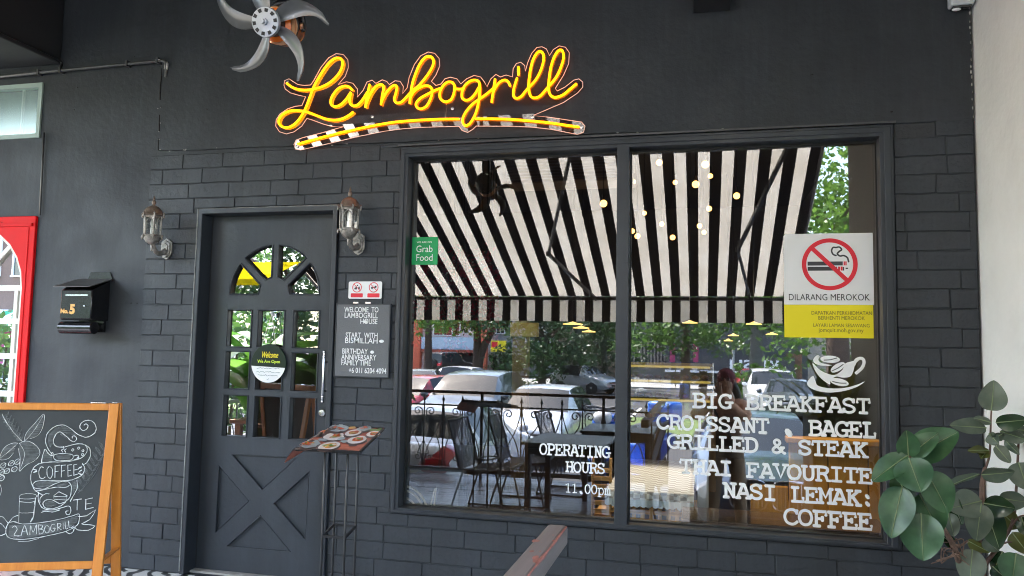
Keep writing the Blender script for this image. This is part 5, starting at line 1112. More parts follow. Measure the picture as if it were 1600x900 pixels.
# ------------------------------------------------------------------ iron fence with scrolls along the deck edge
FEW = woodmat('fence_rail_wood', (0.045, 0.020, 0.014), (0.085, 0.036, 0.022), 0.35, 0, 2.0, coat=0.3)
def fence(name, label, x0, x1, y, alongx=True):
    t = wthing(name, label, 'fence', ((x0 + x1) / 2, y, -0.2) if alongx else (y, (x0 + x1) / 2, -0.2))
    V = (lambda u, v, z: Vector((u, y + v, z))) if alongx else (lambda u, v, z: Vector((y + v, u, z)))
    b = MB(); b.bar(V(x0, 0, 0.826), V(x1, 0, 0.826), 0.060, 0.034); b.build('top_rail', FEW, t, bevel=0.006)
    b = MB(); b.bar(V(x0, 0, 0.666), V(x1, 0, 0.666), 0.012, 0.018); b.bar(V(x0, 0, -0.095), V(x1, 0, -0.095), 0.045, 0.05); b.build('iron_rail', BLACKM, t)
    L = x1 - x0; n = max(1, round(L / 0.245)); st = L / n; bal = MB(); sc = MB()
    for i in range(n + 1):
        u = x0 + st * i; p = i % 6 == 0
        bal.bar(V(u, 0, -0.199 if p else -0.07), V(u, 0, 0.81 if p else 0.700), 0.030 if p else 0.014, 0.030 if p else 0.014)
        bal.lathe([(0, 0.69), (0.010, 0.70), (0.006, 0.712), (0.020, 0.726), (0.012, 0.748), (0.005, 0.775), (0, 0.795)], V(u, 0, 0), 8)
        bal.lathe([(0, 0.30), (0.017, 0.318), (0, 0.336)], V(u, 0, 0), 8)
    for i in range(0, n - 1, 2):
        c = x0 + st * (i + 1)
        for s in (-1, 1):
            def sp_(cx, cz, r, a0, turns, sg): return [V(cx + s * (r * (1 - 0.75 * k / 16)) * math.cos(a0 + sg * turns * 6.283 * k / 16), 0.006 * s, cz + (r * (1 - 0.75 * k / 16)) * math.sin(a0 + sg * turns * 6.283 * k / 16)) for k in range(17)]
            top = sp_(c + s * 0.085, 0.585, 0.055, math.pi, 1.2, -1)
            path = [V(c + s * 0.20, 0.006 * s, -0.06), V(c + s * 0.215, 0.006 * s, 0.12), V(c + s * 0.16, 0.006 * s, 0.30), V(c + s * 0.045, 0.006 * s, 0.46)] + top
            sc.tube(spline(path, 3), 0.0072, 5)
            path = [V(c + s * 0.012, 0.006 * s, -0.06), V(c + s * 0.05, 0.006 * s, 0.15), V(c + s * 0.16, 0.006 * s, 0.36), V(c + s * 0.225, 0.006 * s, 0.55), V(c + s * 0.235, 0.006 * s, 0.655)]
            sc.tube(spline(path, 4), 0.0068, 5)
            low = sp_(c + s * 0.075, 0.04, 0.05, math.pi / 2, 1.15, 1); sc.tube(spline([V(c + s * 0.01, 0.006 * s, 0.22)] + low, 3), 0.0066, 5)
    bal.build('baluster', BLACKM, t); sc.build('scroll', BLACKM, t)
    return t
fence('iron_fence', 'black wrought iron fence with scrolls and wooden top rail seen reflected in the window', -6.9, -0.36, -4.76)

# ------------------------------------------------------------------ rope chairs and dark tables on the deck
ROPE = mat('grey_rope', (0.10, 0.09, 0.10), 0.7, var=0.45, vscale=30, stretch=(4, 4, 60))
def rope_chair(label, loc, rz):
    t = thing('rope_chair', label, 'chair', loc, rz, 'rope chairs on the deck'); b = MB()
    w = 0.25
    fr_ = MB(); pts = [(-0.38, -w, 0.87), (-0.24, -w, 0.42), (0.20, -w, 0.44), (0.20, w, 0.44), (-0.24, w, 0.42), (-0.38, w, 0.87)]
    fr_.tube(spline([(-0.38, -w, 0.87), (-0.31, -w, 0.65), (-0.235, -w, 0.41), (0.0, -w, 0.415), (0.21, -w, 0.44)], 4), 0.0125, 8)
    fr_.tube(spline([(-0.38, w, 0.87), (-0.31, w, 0.65), (-0.235, w, 0.41), (0.0, w, 0.415), (0.21, w, 0.44)], 4), 0.0125, 8)
    fr_.tube([(-0.38, -w, 0.87), (-0.38, w, 0.87)], 0.0125, 8); fr_.tube([(0.21, -w, 0.44), (0.21, w, 0.44)], 0.0125, 8); fr_.build('frame', BLACKM, t)
    for s in (-1, 1):
        l = MB(); l.tube(spline([(-0.22, s * w, 0.41), (-0.34, s * (w + .01), 0.03), (-0.30, s * (w + .01), 0.012), (0.0, s * (w + .01), 0.010), (0.16, s * (w + .01), 0.012), (0.19, s * (w + .01), 0.03), (0.10, s * w, 0.415)], 5), 0.0095, 7); l.build('leg_loop', BLACKM, t)
    bk_ = MB(); se = MB()
    for k in range(46):
        q_ = (k + .5) / 46; bk_.tube([(-0.375 + 0.135 * q_, -w, 0.855 - 0.43 * q_), (-0.385 + 0.135 * q_, 0, 0.850 - 0.43 * q_), (-0.375 + 0.135 * q_, w, 0.855 - 0.43 * q_)], 0.0042, 5, caps=False)
    for k in range(44):
        q_ = (k + .5) / 44; se.tube([(-0.22 + 0.42 * q_, -w, 0.416 + .022 * q_), (-0.22 + 0.42 * q_, 0, 0.402 + .022 * q_), (-0.22 + 0.42 * q_, w, 0.416 + .022 * q_)], 0.0042, 5, caps=False)
    bk_.build('backrest', ROPE, t); se.build('seat', ROPE, t); return t
c0 = rope_chair('dark rope chair mirrored at the near left side of the table', (-1.92, -3.05, -0.2), 0.06)
dup(c0, (-1.70, -3.62, -0.2), -0.05, 'dark rope chair mirrored just beyond the near one, left of the table')
dup(c0, (-1.35, -4.32, -0.2), 0.1, 'dark rope chair at the far table by the fence in the reflection')
dup(c0, (-2.95, -2.55, -0.2), 0.35, 'dark rope chair cut off by the left window edge in the reflection')
dup(c0, (-0.72, -3.45, -0.2), math.pi + 0.1, 'dark rope chair facing the others across the table in the reflection')
TBL = mat('dark_table', (0.040, 0.050, 0.058), 0.35, var=0.2, vscale=6)
def deck_table(label, loc, rz, w=0.75, l=0.85):
    t = thing('deck_table', label, 'table', loc, rz, 'dark tables on the deck')
    MB().box(-w / 2, w / 2, -l / 2, l / 2, 0.70, 0.725).build('tabletop', TBL, t, bevel=0.004)
    b = MB(); b.box(-w / 2 + .03, w / 2 - .03, -l / 2 + .03, -l / 2 + .055, 0.62, 0.699); b.box(-w / 2 + .03, w / 2 - .03, l / 2 - .055, l / 2 - .03, 0.62, 0.699); b.build('apron', TBL, t)
    for sx in (-1, 1):
        for sy in (-1, 1): MB().box(sx * (w / 2 - .055) - .025, sx * (w / 2 - .055) + .025, sy * (l / 2 - .055) - .025, sy * (l / 2 - .055) + .025, 0, 0.619).build('leg', TBL, t)
    return t
t0 = deck_table('dark grey table beside the near rope chairs in the reflection', (-1.17, -3.05, -0.2), 0.05)
dup(t0, (-0.85, -4.28, -0.2), 0.0, 'dark grey table close to the fence in the reflection')
# wooden table in front of the door side, seen in the lowest door panes
WTB = woodmat('wooden_table', (0.20, 0.085, 0.04), (0.33, 0.15, 0.07), 0.4, 0, 2.0)
t = wthing('wooden_table', 'reddish wooden table mirrored in the lowest door panes', 'table', (-4.0, -3.2, -0.2))
MB().box(-4.75, -3.35, -3.65, -2.85, 0.50, 0.54).build('tabletop', WTB, t, bevel=0.004)
for x in (-4.68, -3.42):
    for y in (-3.58, -2.92): MB().box(x - .03, x + .03, y - .03, y + .03, -0.199, 0.499).build('leg', WTB, t)

# ------------------------------------------------------------------ banana plants, planter at the right
BAN = leafmat('banana_leaf', (0.05, 0.16, 0.02), (0.12, 0.28, 0.04), 0.35, 0.45, 2.0)
BST = mat('banana_stem', (0.18, 0.20, 0.07), 0.7, var=0.3, vscale=10, stretch=(8, 8, 1))
def strap_leaf(b, base, dirv, Ln, w, droop, seg=10):
    vs = []; fs = []; d = Vector(dirv).normalized(); h = Vector((d.x, d.y, 0)); h = h.normalized() if h.length > .01 else Vector((1, 0, 0)); sd_ = h.cross(Vector((0, 0, 1)))
    p = Vector(base); ang = math.asin(max(-1, min(1, d.z)))
    for i in range(seg + 1):
        t = i / seg; ww = w / 2 * (math.sin(math.pi * (0.06 + 0.94 * t)) ** 0.7 if t < 1 else 0.02)
        if t < 0.12: ww = w * 0.06
        up = (h * -math.sin(ang) + Vector((0, 0, 1)) * math.cos(ang))
        vs += [p - sd_ * ww + up * ww * 0.35, p, p + sd_ * ww + up * ww * 0.35]
        p = p + (h * math.cos(ang) + Vector((0, 0, 1)) * math.sin(ang)) * (Ln / seg); ang -= droop / seg
    for i in range(seg):
        for j in range(2): fs.append((i * 3 + j, i * 3 + j + 1, i * 3 + j + 4, i * 3 + j + 3))
    b.add(vs, fs)
def banana(label, loc, seed, h=1.1, nl=11, Ln=1.15, w=0.32):
    r = random.Random(seed); t = thing('banana_plant', label, 'plant', loc, r.uniform(0, 6), 'banana plants by the fence')
    s = MB(); s.tube([(0, 0, 0.25), (0.02, 0, h * .6), (0.0, 0.02, h)], [0.07, 0.055, 0.035], 10); s.build('stem', BST, t)
    for k in range(nl):
        a = k * 2.4 + r.uniform(-.3, .3); el = r.uniform(0.55, 1.45); b = MB()
        strap_leaf(b, (0.02 * math.cos(a), 0.02 * math.sin(a), h - r.uniform(0, .55)), (math.cos(a) * math.cos(el), math.sin(a) * math.cos(el), math.sin(el)), Ln * r.uniform(.75, 1.15), w * r.uniform(.8, 1.15), r.uniform(.9, 2.0)); b.build('leaf', BAN, t, smooth=180, norm=False)
    p = MB(); p.lathe([(0, .003), (.15, .003), (.20, .34), (.20, .37), (.17, .37), (.16, .32), (0, .32)], (0, 0, 0), 20); p.build('pot', mat('terracotta', (0.30, 0.12, 0.06), 0.8, var=.2), t)
    return t
banana('tall banana plant filling the top left door pane in the reflection', (-4.95, -3.75, -0.2), 3, 1.15, 15, 1.2, .40)
banana('broad banana plant behind the welcome sign in the reflection', (-4.5, -3.95, -0.2), 5, 1.05, 15, 1.2, .40)
banana('light green banana plant seen in the right hand door panes', (-3.95, -4.15, -0.2), 8, 1.05, 14, 1.15, .36)
banana('big banana plant furthest left by the fence', (-5.75, -3.7, -0.2), 11, 1.3, 12, 1.35)
hd = wthing('hedge', 'added dense green hedge beyond the left end of the fence, hiding the bright road in the door panes', 'hedge', (-8, -5.9, -.9))  # hedge added to screen the bright road from the door panes
HGL = leafmat('hedge_leaf', (0.03, 0.08, 0.018), (0.075, 0.16, 0.035), .45, .3, 1.5)
b = MB(); r = random.Random(21)
def hleaf(p, s):
    d = Vector((r.gauss(0, 1), r.gauss(0, 1), r.gauss(0, .8))).normalized(); u = Matrix.Rotation(r.uniform(0, 6.28), 3, d) @ d.orthogonal().normalized()
    b.add([p - d * s * .5, p + u * s * .26, p + d * s * .5, p - u * s * .26], [(0, 1, 2, 3)])
for k in range(5200):
    x = r.uniform(-11.5, -6.0); hleaf(Vector((x, r.uniform(-6.6, -5.5), -.85 + 2.65 * r.random() ** .8 + .25 * math.sin(x * 3.1) * r.random())), r.uniform(.09, .2))
b.build('foliage', HGL, hd, smooth=0, norm=False); b = MB()
for k in range(14): x = -11.3 + .4 * k; b.tube(spline([(x, -6.05, -.905), (x + r.uniform(-.1, .1), -6.05, .2), (x + r.uniform(-.2, .2), -6.0, 1.3)], 4), [.03 - .002 * q for q in range(9)], 6)
b.build('stems', mat('hedge_stem', (.09, .06, .04), .9), hd)
pl = wthing('planter_box', 'black planter box with yellowish plants mirrored at the right edge of the window', 'planter', (1.05, -2.7, -0.2))
MB().box(0.86, 1.27, -3.02, -2.42, -0.199, 0.84).build('box', mat('planter_black', (0.018, 0.022, 0.022), 0.5, var=0.2), pl, bevel=0.008)
CRO = leafmat('croton_leaf', (0.05, 0.11, 0.015), (0.34, 0.30, 0.02), 0.4, 0.4, 4.0)
b = MB(); r = random.Random(4)
for k in range(46):
    a = r.uniform(0, 6.28); el = r.uniform(.3, 1.45)
    strap_leaf(b, (1.06 + r.uniform(-.15, .12), -2.72 + r.uniform(-.22, .22), 0.84), (math.cos(a) * math.cos(el), math.sin(a) * math.cos(el), math.sin(el)), r.uniform(.3, .62), r.uniform(.05, .09), r.uniform(.4, 1.4), 6)
vs = [(min(x, 1.268) , y, z) for x, y, z in b.v]; b.v = vs
b.build('foliage', CRO, pl, smooth=180, norm=False)

# ------------------------------------------------------------------ cars
TYRE = mat('tyre', (0.02, 0.02, 0.02), 0.8); RIM = mat('alloy_rim', (0.55, 0.55, 0.57), 0.3, metal=0.9)
CGL = mat('car_glass', (0.020, 0.026, 0.030), 0.05, spec=0.5); HL = mat('headlamp', (0.70, 0.72, 0.74), 0.1, coat=0.8); TL = mat('tail_lamp', (0.50, 0.006, 0.02), 0.15, coat=0.8)
CHR = mat('chrome', (0.8, 0.8, 0.82), 0.12, metal=1.0); PLATE = mat('plate_black', (0.02, 0.02, 0.02), 0.4); TRIM = mat('black_trim', (0.016, 0.016, 0.018), 0.5)
def paint(name, col, metal=0.0): return mat(name, col, 0.28, metal=metal, coat=0.9, spec=0.5)
PW = paint('pearl_white', (0.78, 0.79, 0.80)); PS = paint('silver_paint', (0.52, 0.54, 0.56), 0.4); PG = paint('grey_paint', (0.10, 0.11, 0.12), 0.3); PR = paint('red_car_paint', (0.45, 0.012, 0.018)); PBL = paint('slate_blue_paint', (0.045, 0.075, 0.125), 0.1); PK = paint('black_car_paint', (0.012, 0.012, 0.014))
ST = {   # x, half width, bottom, belt, top, top half width   (front is +x)
'sedan': [(2.30,.76,.30,.56,.66,.60),(2.18,.86,.22,.66,.78,.70),(1.35,.89,.18,.78,.90,.74),(.88,.90,.18,.86,.98,.74),(.10,.90,.18,.90,1.38,.60),(-.55,.90,.18,.92,1.45,.61),(-1.15,.90,.18,.94,1.38,.59),(-1.72,.89,.18,.94,1.06,.70),(-2.02,.88,.20,.92,1.05,.71),(-2.20,.86,.22,.88,1.04,.70),(-2.32,.78,.34,.74,.94,.62)],
'hatch': [(1.90,.72,.30,.56,.68,.56),(1.80,.80,.22,.68,.82,.64),(1.18,.83,.18,.80,.94,.70),(.82,.84,.18,.86,1.02,.70),(.20,.84,.18,.92,1.46,.58),(-.50,.84,.18,.94,1.53,.60),(-1.20,.84,.18,.96,1.48,.58),(-1.68,.82,.20,.96,1.10,.64),(-1.82,.80,.26,.84,1.0,.64),(-1.88,.72,.34,.7,.84,.58)],
'suv': [(2.22,.72,.36,.70,.82,.58),(2.10,.86,.28,.84,.96,.72),(1.30,.92,.26,.98,1.10,.80),(.95,.93,.26,1.04,1.18,.80),(.30,.93,.26,1.08,1.66,.68),(-.60,.93,.26,1.10,1.76,.70),(-1.50,.93,.26,1.10,1.72,.68),(-2.00,.92,.28,1.08,1.28,.76),(-2.16,.86,.32,.96,1.1,.74),(-2.22,.74,.42,.8,.92,.62)],
'jeep': [(1.95,.78,.45,.95,1.05,.66),(1.85,.82,.42,1.02,1.14,.74),(1.0,.84,.40,1.08,1.20,.78),(.70,.85,.40,1.10,1.24,.78),(.42,.85,.40,1.12,1.84,.74),(-.4,.85,.40,1.12,1.90,.76),(-1.5,.85,.40,1.12,1.88,.76),(-1.80,.85,.42,1.12,1.80,.74),(-1.88,.84,.44,1.08,1.2,.76),(-1.92,.80,.48,.9,1.0,.7)],
}
def car(label, style, pm, loc, rz, grille='bar', spare=False):
    S = ST[style]; t = thing('parked_car', label, 'car', loc, rz, 'cars parked along the street')
    vs = []; fs = []; mi = []; k = 9
    for x, w, zb, bel, top, tw in S:
        half = [(w * .86, zb), (w, zb + .45 * (bel - zb)), (w * .985, bel), (tw, top - .035)]
        ring = [(-a, z) for a, z in half] + [(0, top)] + [(a, z) for a, z in half[::-1]]
        vs += [(x, a, z) for a, z in ring]
    for i in range(len(S) - 1):
        rise = S[i + 1][4] - S[i][4]; cab = 4 <= i <= 5 or (i == 6 and style in ('jeep',))
        for j in range(k - 1):
            fs.append((i * k + j, i * k + j + 1, (i + 1) * k + j + 1, (i + 1) * k + j))
            q_ = 0
            if j in (2, 5) and cab: q_ = 1
            if i == 0 and j in (2, 5): q_ = 5
            if (i == len(S) - 2 or (style == 'sedan' and i == len(S) - 3)) and j in (2, 5): q_ = 6
            if j in (3, 4) and i == 3: q_ = 2
            if j in (3, 4) and i == (7 if style == 'jeep' else 6): q_ = 3
            mi.append(q_)
        fs.append((i * k + k - 1, i * k, (i + 1) * k, (i + 1) * k + k - 1)); mi.append(4)
    fs.append(tuple(range(k))); mi.append(0); fs.append(tuple((len(S) - 1) * k + j for j in range(k))[::-1]); mi.append(0)
    me = bpy.data.meshes.new('shell'); me.from_pydata(vs, [], fs)
    ms = [pm, CGL, CGL, CGL, TRIM, HL, TL]
    for j in range(7): me.materials.append(mat('slot%d' % j))
    me.polygons.foreach_set('material_index', mi); o = bpy.data.objects.new('shell', me); COL.objects.link(o)
    bm = bmesh.new(); bm.from_mesh(me); bmesh.ops.recalc_face_normals(bm, faces=bm.faces)
    cl_ = bm.edges.layers.float.new('crease_edge'); bm.verts.ensure_lookup_table()
    for e in bm.edges:
        i0, i1 = (v.index for v in e.verts); j0, j1 = i0 % k, i1 % k
        if j0 == j1: e[cl_] = {1: .35, 7: .35, 2: .75, 6: .75, 3: .55, 5: .55, 0: .6, 8: .6}.get(j0, 0)
        elif i0 // k == i1 // k and i0 // k in (0, len(S) - 1): e[cl_] = .45
        elif i0 // k == i1 // k and i0 // k in (3, 4, 6, 7): e[cl_] = .5
    bm.to_mesh(me); bm.free()
    sb = o.modifiers.new('s', 'SUBSURF'); sb.levels = sb.render_levels = 2
    ev = bpy.data.meshes.new_from_object(o.evaluated_get(bpy.context.evaluated_depsgraph_get())); bpy.data.objects.remove(o)
    V_ = [tuple(v.co) for v in ev.vertices]
    for j, nm in ((0, 'body'), (1, 'side_window'), (2, 'windscreen'), (3, 'rear_window'), (4, 'underside'), (5, 'headlight'), (6, 'taillight')):
        sel = [p for p in ev.polygons if p.material_index == j]
        for side in ((-1, 1) if j in (1, 5, 6) else (0,)):
            ss = [p for p in sel if side == 0 or p.center.y * side > 0]; ids = {}; b = MB()
            for p in ss:
                for v in p.vertices: ids.setdefault(v, len(ids))
            if not ids: continue
            b.add([V_[v] for v in ids], [[ids[v] for v in p.vertices] for p in ss]); b.build(nm, ms[j], t, smooth=60, norm=False)
    bpy.data.meshes.remove(ev)
    big = style in ('suv', 'jeep'); wr_ = .37 if big else .31; x0 = S[0][0]; x1 = S[-1][0]; W = max(s[1] for s in S)
    for wx in (x0 - .88, x1 + .82):
        for s in (-1, 1):
            a = MB(); a.lathe([(wr_ + .06, -.01), (wr_ + .055, .012), (wr_, .014)], (wx, s * (W - .035), wr_), 24, (0, s, 0)); a.build('wheel_arch', TRIM, t)
            y_ = MB(); y_.lathe([(wr_ * .62, -.20), (wr_ * .95, -.20), (wr_, -.16), (wr_, -.03), (wr_ * .94, 0), (wr_ * .66, .004)], (wx, s * (W - .005), wr_), 24, (0, s, 0)); ty = y_.build('wheel', TYRE, t)
            q_ = MB(); q_.lathe([(0, .0), (.05, .002), (wr_ * .3, -.012), (wr_ * .64, -.004), (wr_ * .66, -.03)], (wx, s * (W + .002), wr_), 10, (0, s, 0)); q_.build('rim', RIM, ty, smooth=20)
    zf, zr_ = (S[1][3] + .01), (S[-2][3] + .02); wf_, wb_ = S[1][1], S[-2][1]
    for s in (-1, 1):
        h_ = MB(); h_.ball((S[3][0] - .18, s * (W + .06), S[3][3] + .13), 1, 10, 6, (.07, .10, .07)); h_.build('mirror', pm, t)
    for s in (-1, 1):
        h_ = MB(); h_.ball((x1 + .012, s * (wb_ - .24), zr_ - .13), 1, 16, 8, (.04, .22, .11)); h_.build('taillight', TL, t)
    g = MB()
    if grille == 'kidney':
        for s in (-1, 1):
            P = [Vector((x0 - .045 - .02 * 0, s * .235 + .205 * math.copysign(abs(math.cos(a)) ** .5, math.cos(a)), zf - .03 + .165 * math.copysign(abs(math.sin(a)) ** .5, math.sin(a)))) for a in [2 * math.pi * q / 24 for q in range(24)]]
            P = [Vector((p.x + .06, p.y, p.z)) for p in P]; g.tube(P, .016, 6, closed=True)
            for q in range(8): yy = s * .235 - .155 + q * .044; g.box(x0 + .005, x0 + .016, yy - .007, yy + .007, zf - .185, zf + .125)
        g.build('grille', CHR, t); g2 = MB(); g2.box(x0 - .06, x0 + .004, -.44, .44, zf - .19, zf + .13); g2.build('grille_backing', TRIM, t); g3 = MB(); g3.box(x0 - .14, x0 + .02, -.62, .62, .24, .38); g3.build('bumper_intake', TRIM, t, bevel=.03)
    else:
        g.box(x0 - .10, x0 + .012, -.42, .42, zf - .15, zf - .04); g.box(x0 - .12, x0 + .010, -.50, .50, .28, .38); g.build('grille', TRIM, t, bevel=.02)
        g2 = MB(); g2.box(x0 + .008, x0 + .022, -.40, .40, zf - .105, zf - .085); g2.build('grille_bar', CHR, t)
    p = MB(); p.box(x0 + .012, x0 + .026, -.24, .24, .40, .50); p.box(x1 - .022, x1 - .008, -.24, .24, zr_ - .20, zr_ - .09); p.build('number_plate', PLATE, t)
    r_ = MB(); r_.box(x1 - .01, x1 + .12, -.60, .60, .30, .42); r_.build('rear_bumper_trim', TRIM, t, bevel=.02)
    if spare: q_ = MB(); q_.lathe([(.10, 0), (.34, .0), (.36, .05), (.36, .16), (.30, .20), (0, .20)], (x1 - .0, 0, 1.02), 20, (-1, 0, 0)); q_.build('spare_wheel', TYRE, t)
    return t
Z0 = -0.903
def cz(px, d): p = M(px, 620, d); return p.x
# rz: +pi/2 faces the shop, -pi/2 faces away
car('white saloon parked tail towards the fence, red tail lamp close to the left chairs', 'sedan', PW, (-3.80, -7.50, Z0), -math.pi / 2 + .04)
car('slate blue saloon with chrome twin grille facing the right window pane', 'sedan', PBL, (0.76, -7.55, Z0), math.pi / 2, 'kidney')
car('silver hatchback facing the fence beside the grey off-roader', 'hatch', PS, (cz(846, 11.9), -12.3, Z0), math.pi / 2 + .05)
car('grey sport utility vehicle behind the white saloon, facing the fence', 'suv', PG, (cz(738, 13.6), -13.8, Z0), math.pi / 2 + .04)
car('red hatchback at the left edge of the window reflection', 'hatch', PR, (cz(655, 16.2), -16.0, Z0), math.pi / 2 + .3)
car('white hatchback crossing behind the forked tree trunk', 'hatch', PW, (cz(733, 27), -27.5, Z0), .2)
car('silver saloon at the far left beyond the red hatchback', 'sedan', PS, (cz(648, 24), -24.5, Z0), 1.4)
car('black off-roader with a spare wheel parked in the open garage opposite', 'jeep', PK, (cz(697, 50), -50.5, Z0 + .1), -math.pi / 2 + .35, spare=True)
car('white car facing the shop under the lettered dark building', 'suv', PW, (cz(1205, 26), -26, Z0), math.pi / 2)
car('red car just right of the standing person in the reflection', 'hatch', PR, (cz(1176, 38), -38, Z0), math.pi / 2)
car('dark grey saloon right of the white car, nearest the coffee cup decal', 'sedan', PG, (cz(1243, 22.5), -24.6, Z0), math.pi / 2 + .1)
car('silver car far away between the dark shrubs', 'hatch', PS, (cz(912, 37), -37.5, Z0), .5)
car('blue grey saloon mirrored in the red door', 'sedan', PBL, (-13.2, -8.5, Z0), -math.pi / 2)
car('white saloon mirrored in the upper panes of the red door', 'sedan', PW, (-24.5, -17.5, Z0), math.pi / 2)
# scooter
PB = paint('bright_blue_paint', (0.0, 0.12, 0.62)); sx = cz(982, 8.2)
sc_ = thing('motor_scooter', 'bright blue motor scooter parked by the fence behind the mullion', 'scooter', (sx, -8.2, Z0), math.pi / 2 + 0.5); sc_.scale = (1.3, 1.3, 1.3)
for x in (-.62, .62):
    b = MB(); b.lathe([(.17, -.045), (.22, -.05), (.25, -.02), (.25, .02), (.22, .05), (.17, .045)], (x, 0, .25), 20, (0, 1, 0)); w_ = b.build('wheel', TYRE, sc_)
    b = MB(); b.lathe([(0, -.03), (.17, -.02), (.17, .02), (0, .03)], (x, 0, .25), 14, (0, 1, 0)); b.build('rim', RIM, w_)
b = MB(); b.prism([(.55, -.17, .42), (.62, -.17, .62), (.50, -.17, 1.02), (.42, -.17, 1.02), (.36, -.17, .40), (.10, -.17, .28), (-.15, -.17, .30), (-.20, -.17, .62), (-.80, -.17, .72), (-.88, -.17, .60), (-.62, -.17, .44), (-.25, -.17, .20), (.30, -.17, .20)], (0, .34, 0)); b.build('fairing', PB, sc_, bevel=.05)
b = MB(); b.ball((-.45, 0, .78), 1, 14, 8, (.40, .15, .08)); b.build('saddle', TRIM, sc_)
b = MB(); b.tube(spline([(.40, -.33, 1.06), (.46, -.15, 1.08), (.48, 0, 1.06), (.46, .15, 1.08), (.40, .33, 1.06)], 4), .018, 8); b.build('handlebar', BLACKM, sc_)
b = MB(); b.ball((.53, 0, .96), 1, 12, 8, (.10, .13, .09)); b.build('headlight', HL, sc_)
b = MB(); b.prism([(.38, -.07, .26), (.86, -.07, .36), (.80, -.07, .53), (.55, -.07, .56)], (0, .14, 0)); b.build('front_mudguard', PB, sc_, bevel=.03)
b = MB(); b.box(-.98, -.70, -.19, .19, .80, 1.10); b.build('top_box', PB, sc_, bevel=.04)

# ------------------------------------------------------------------ trees
TB = mat('tree_bark', (0.13, 0.085, 0.065), 0.9, var=0.35, vscale=8, bump=0.6, bscale=20); TBG = mat('grey_bark', (0.15, 0.145, 0.135), 0.9, var=0.3, vscale=6, bump=0.6, bscale=18)
L1 = leafmat('tree_leaf', (0.05, 0.115, 0.022), (0.12, 0.23, 0.045), 0.45, 0.35, 0.8)
L2 = leafmat('dark_tree_leaf', (0.025, 0.065, 0.024), (0.065, 0.135, 0.04), 0.45, 0.25, 0.8)
L3 = leafmat('light_tree_leaf', (0.10, 0.21, 0.03), (0.21, 0.37, 0.06), 0.45, 0.4, 0.8)
def leaves(b, c, rad, n, sz, r, flat_=1.0):
    for _ in range(n):
        while True:
            v = Vector((r.uniform(-1, 1), r.uniform(-1, 1), r.uniform(-1, 1)))
            if .2 < v.length < 1: break
        p = Vector(c) + Vector((v.x * rad, v.y * rad, v.z * rad * flat_)); s = sz * r.uniform(.6, 1.3)
        d = Vector((r.gauss(0, 1), r.gauss(0, 1), r.gauss(-.35, .6))).normalized(); u = d.orthogonal().normalized(); u = Matrix.Rotation(r.uniform(0, 6.28), 3, d) @ u
        b.add([p - d * s * .5, p + u * s * .24 + d * s * .02, p + d * s * .5, p - u * s * .24 + d * s * .02], [(0, 1, 2, 3)])
def tree(label, loc, H, trunk_r, crown, seed, lm, bm_, fork=None, n=2600, sz=0.30, clumps=26, name='street_tree', low=0.0):
    """crown: (centre height, radius, flattening)"""
    r = random.Random(seed); t = thing(name, label, 'tree', loc, 0, 'street trees opposite the shop'); tb = MB(); hc, rc, fl = crown
    limbs = []
    if fork:
        for (dx, dy, z1) in fork: limbs.append([(0, 0, 0), (dx * .10, dy * .1, fork[0][2] * .35), (dx * .55, dy * .5, z1 * .75), (dx, dy, z1)])
    else: limbs.append([(0, 0, 0), (r.uniform(-.1, .1), 0, H * .4), (r.uniform(-.2, .2), r.uniform(-.2, .2), hc)])
    tips = []
    for l in limbs:
        P = spline(l, 5); m_ = len(P); tb.tube(P, [trunk_r * (1.25 - 0.85 * i / (m_ - 1)) * (1 if not fork else .8) for i in range(m_)], 10); tips.append(P[-1])
        for k in range(5):
            q_ = P[int(m_ * r.uniform(.55, .98))]; a = r.uniform(0, 6.28); e = Vector((math.cos(a) * rc * .7, math.sin(a) * rc * .7, hc - q_.z + r.uniform(-.2, .5) * rc)) + q_
            tb.tube(spline([q_, q_.lerp(e, .5) + Vector((0, 0, .2)), e], 4), [trunk_r * .35 * (1 - .8 * i / 8) for i in range(9)], 6)
    tb.build('trunk', bm_, t)
    cb = MB()
    for k in range(clumps):
        while True:
            v = Vector((r.uniform(-1, 1), r.uniform(-1, 1), r.uniform(-1, 1)))
            if v.length < 1: break
        v = v * (0.55 + 0.45 * v.length); c = Vector((v.x * rc, v.y * rc, hc + v.z * rc * fl)); leaves(cb, c, rc * r.uniform(.20, .36), n // clumps, sz, r, .75)
    for k in range(int(low)):                          # hanging sprays under the crown
        a = r.uniform(0, 6.28); q_ = rc * r.uniform(.2, .95); leaves(cb, (q_ * math.cos(a), q_ * math.sin(a), hc - rc * fl * r.uniform(.75, 1.1)), rc * .13, 34, sz, r, 1.2)
    cb.build('crown', lm, t, smooth=0, norm=False); return t
def gx(px, d): q_ = M(px, 600, d); return (q_.x, -d, -0.80)
tree('forked brown tree between the pale garage and the yellow sign', gx(745, 40), 8, .32, (6.4, 4.2, .62), 1, L1, TB, fork=[(2.6, 0, 5.6), (-.1, .3, 6.4)], low=26, sz=.34)
tree('bushy dark tree left of the grey trunk, hanging low over the parked cars', gx(846, 36), 5, .2, (2.9, 3.0, .82), 2, L2, TB, n=4200, clumps=40, sz=.26)
tree('grey trunked tree right of the bushy dark tree', gx(902, 38), 8, .30, (6.6, 4.4, .66), 3, L2, TBG, low=30, sz=.34)
tree('dark bushy tree behind the grey trunk, near the window mullion', gx(945, 41), 5, .2, (2.8, 3.0, .85), 4, L2, TBG, n=3600, clumps=36, sz=.28)
tree('grey trunked tree in front of the lettered dark building', gx(1182, 30), 8, .30, (5.6, 3.6, .62), 5, L1, TBG, low=30, sz=.28)
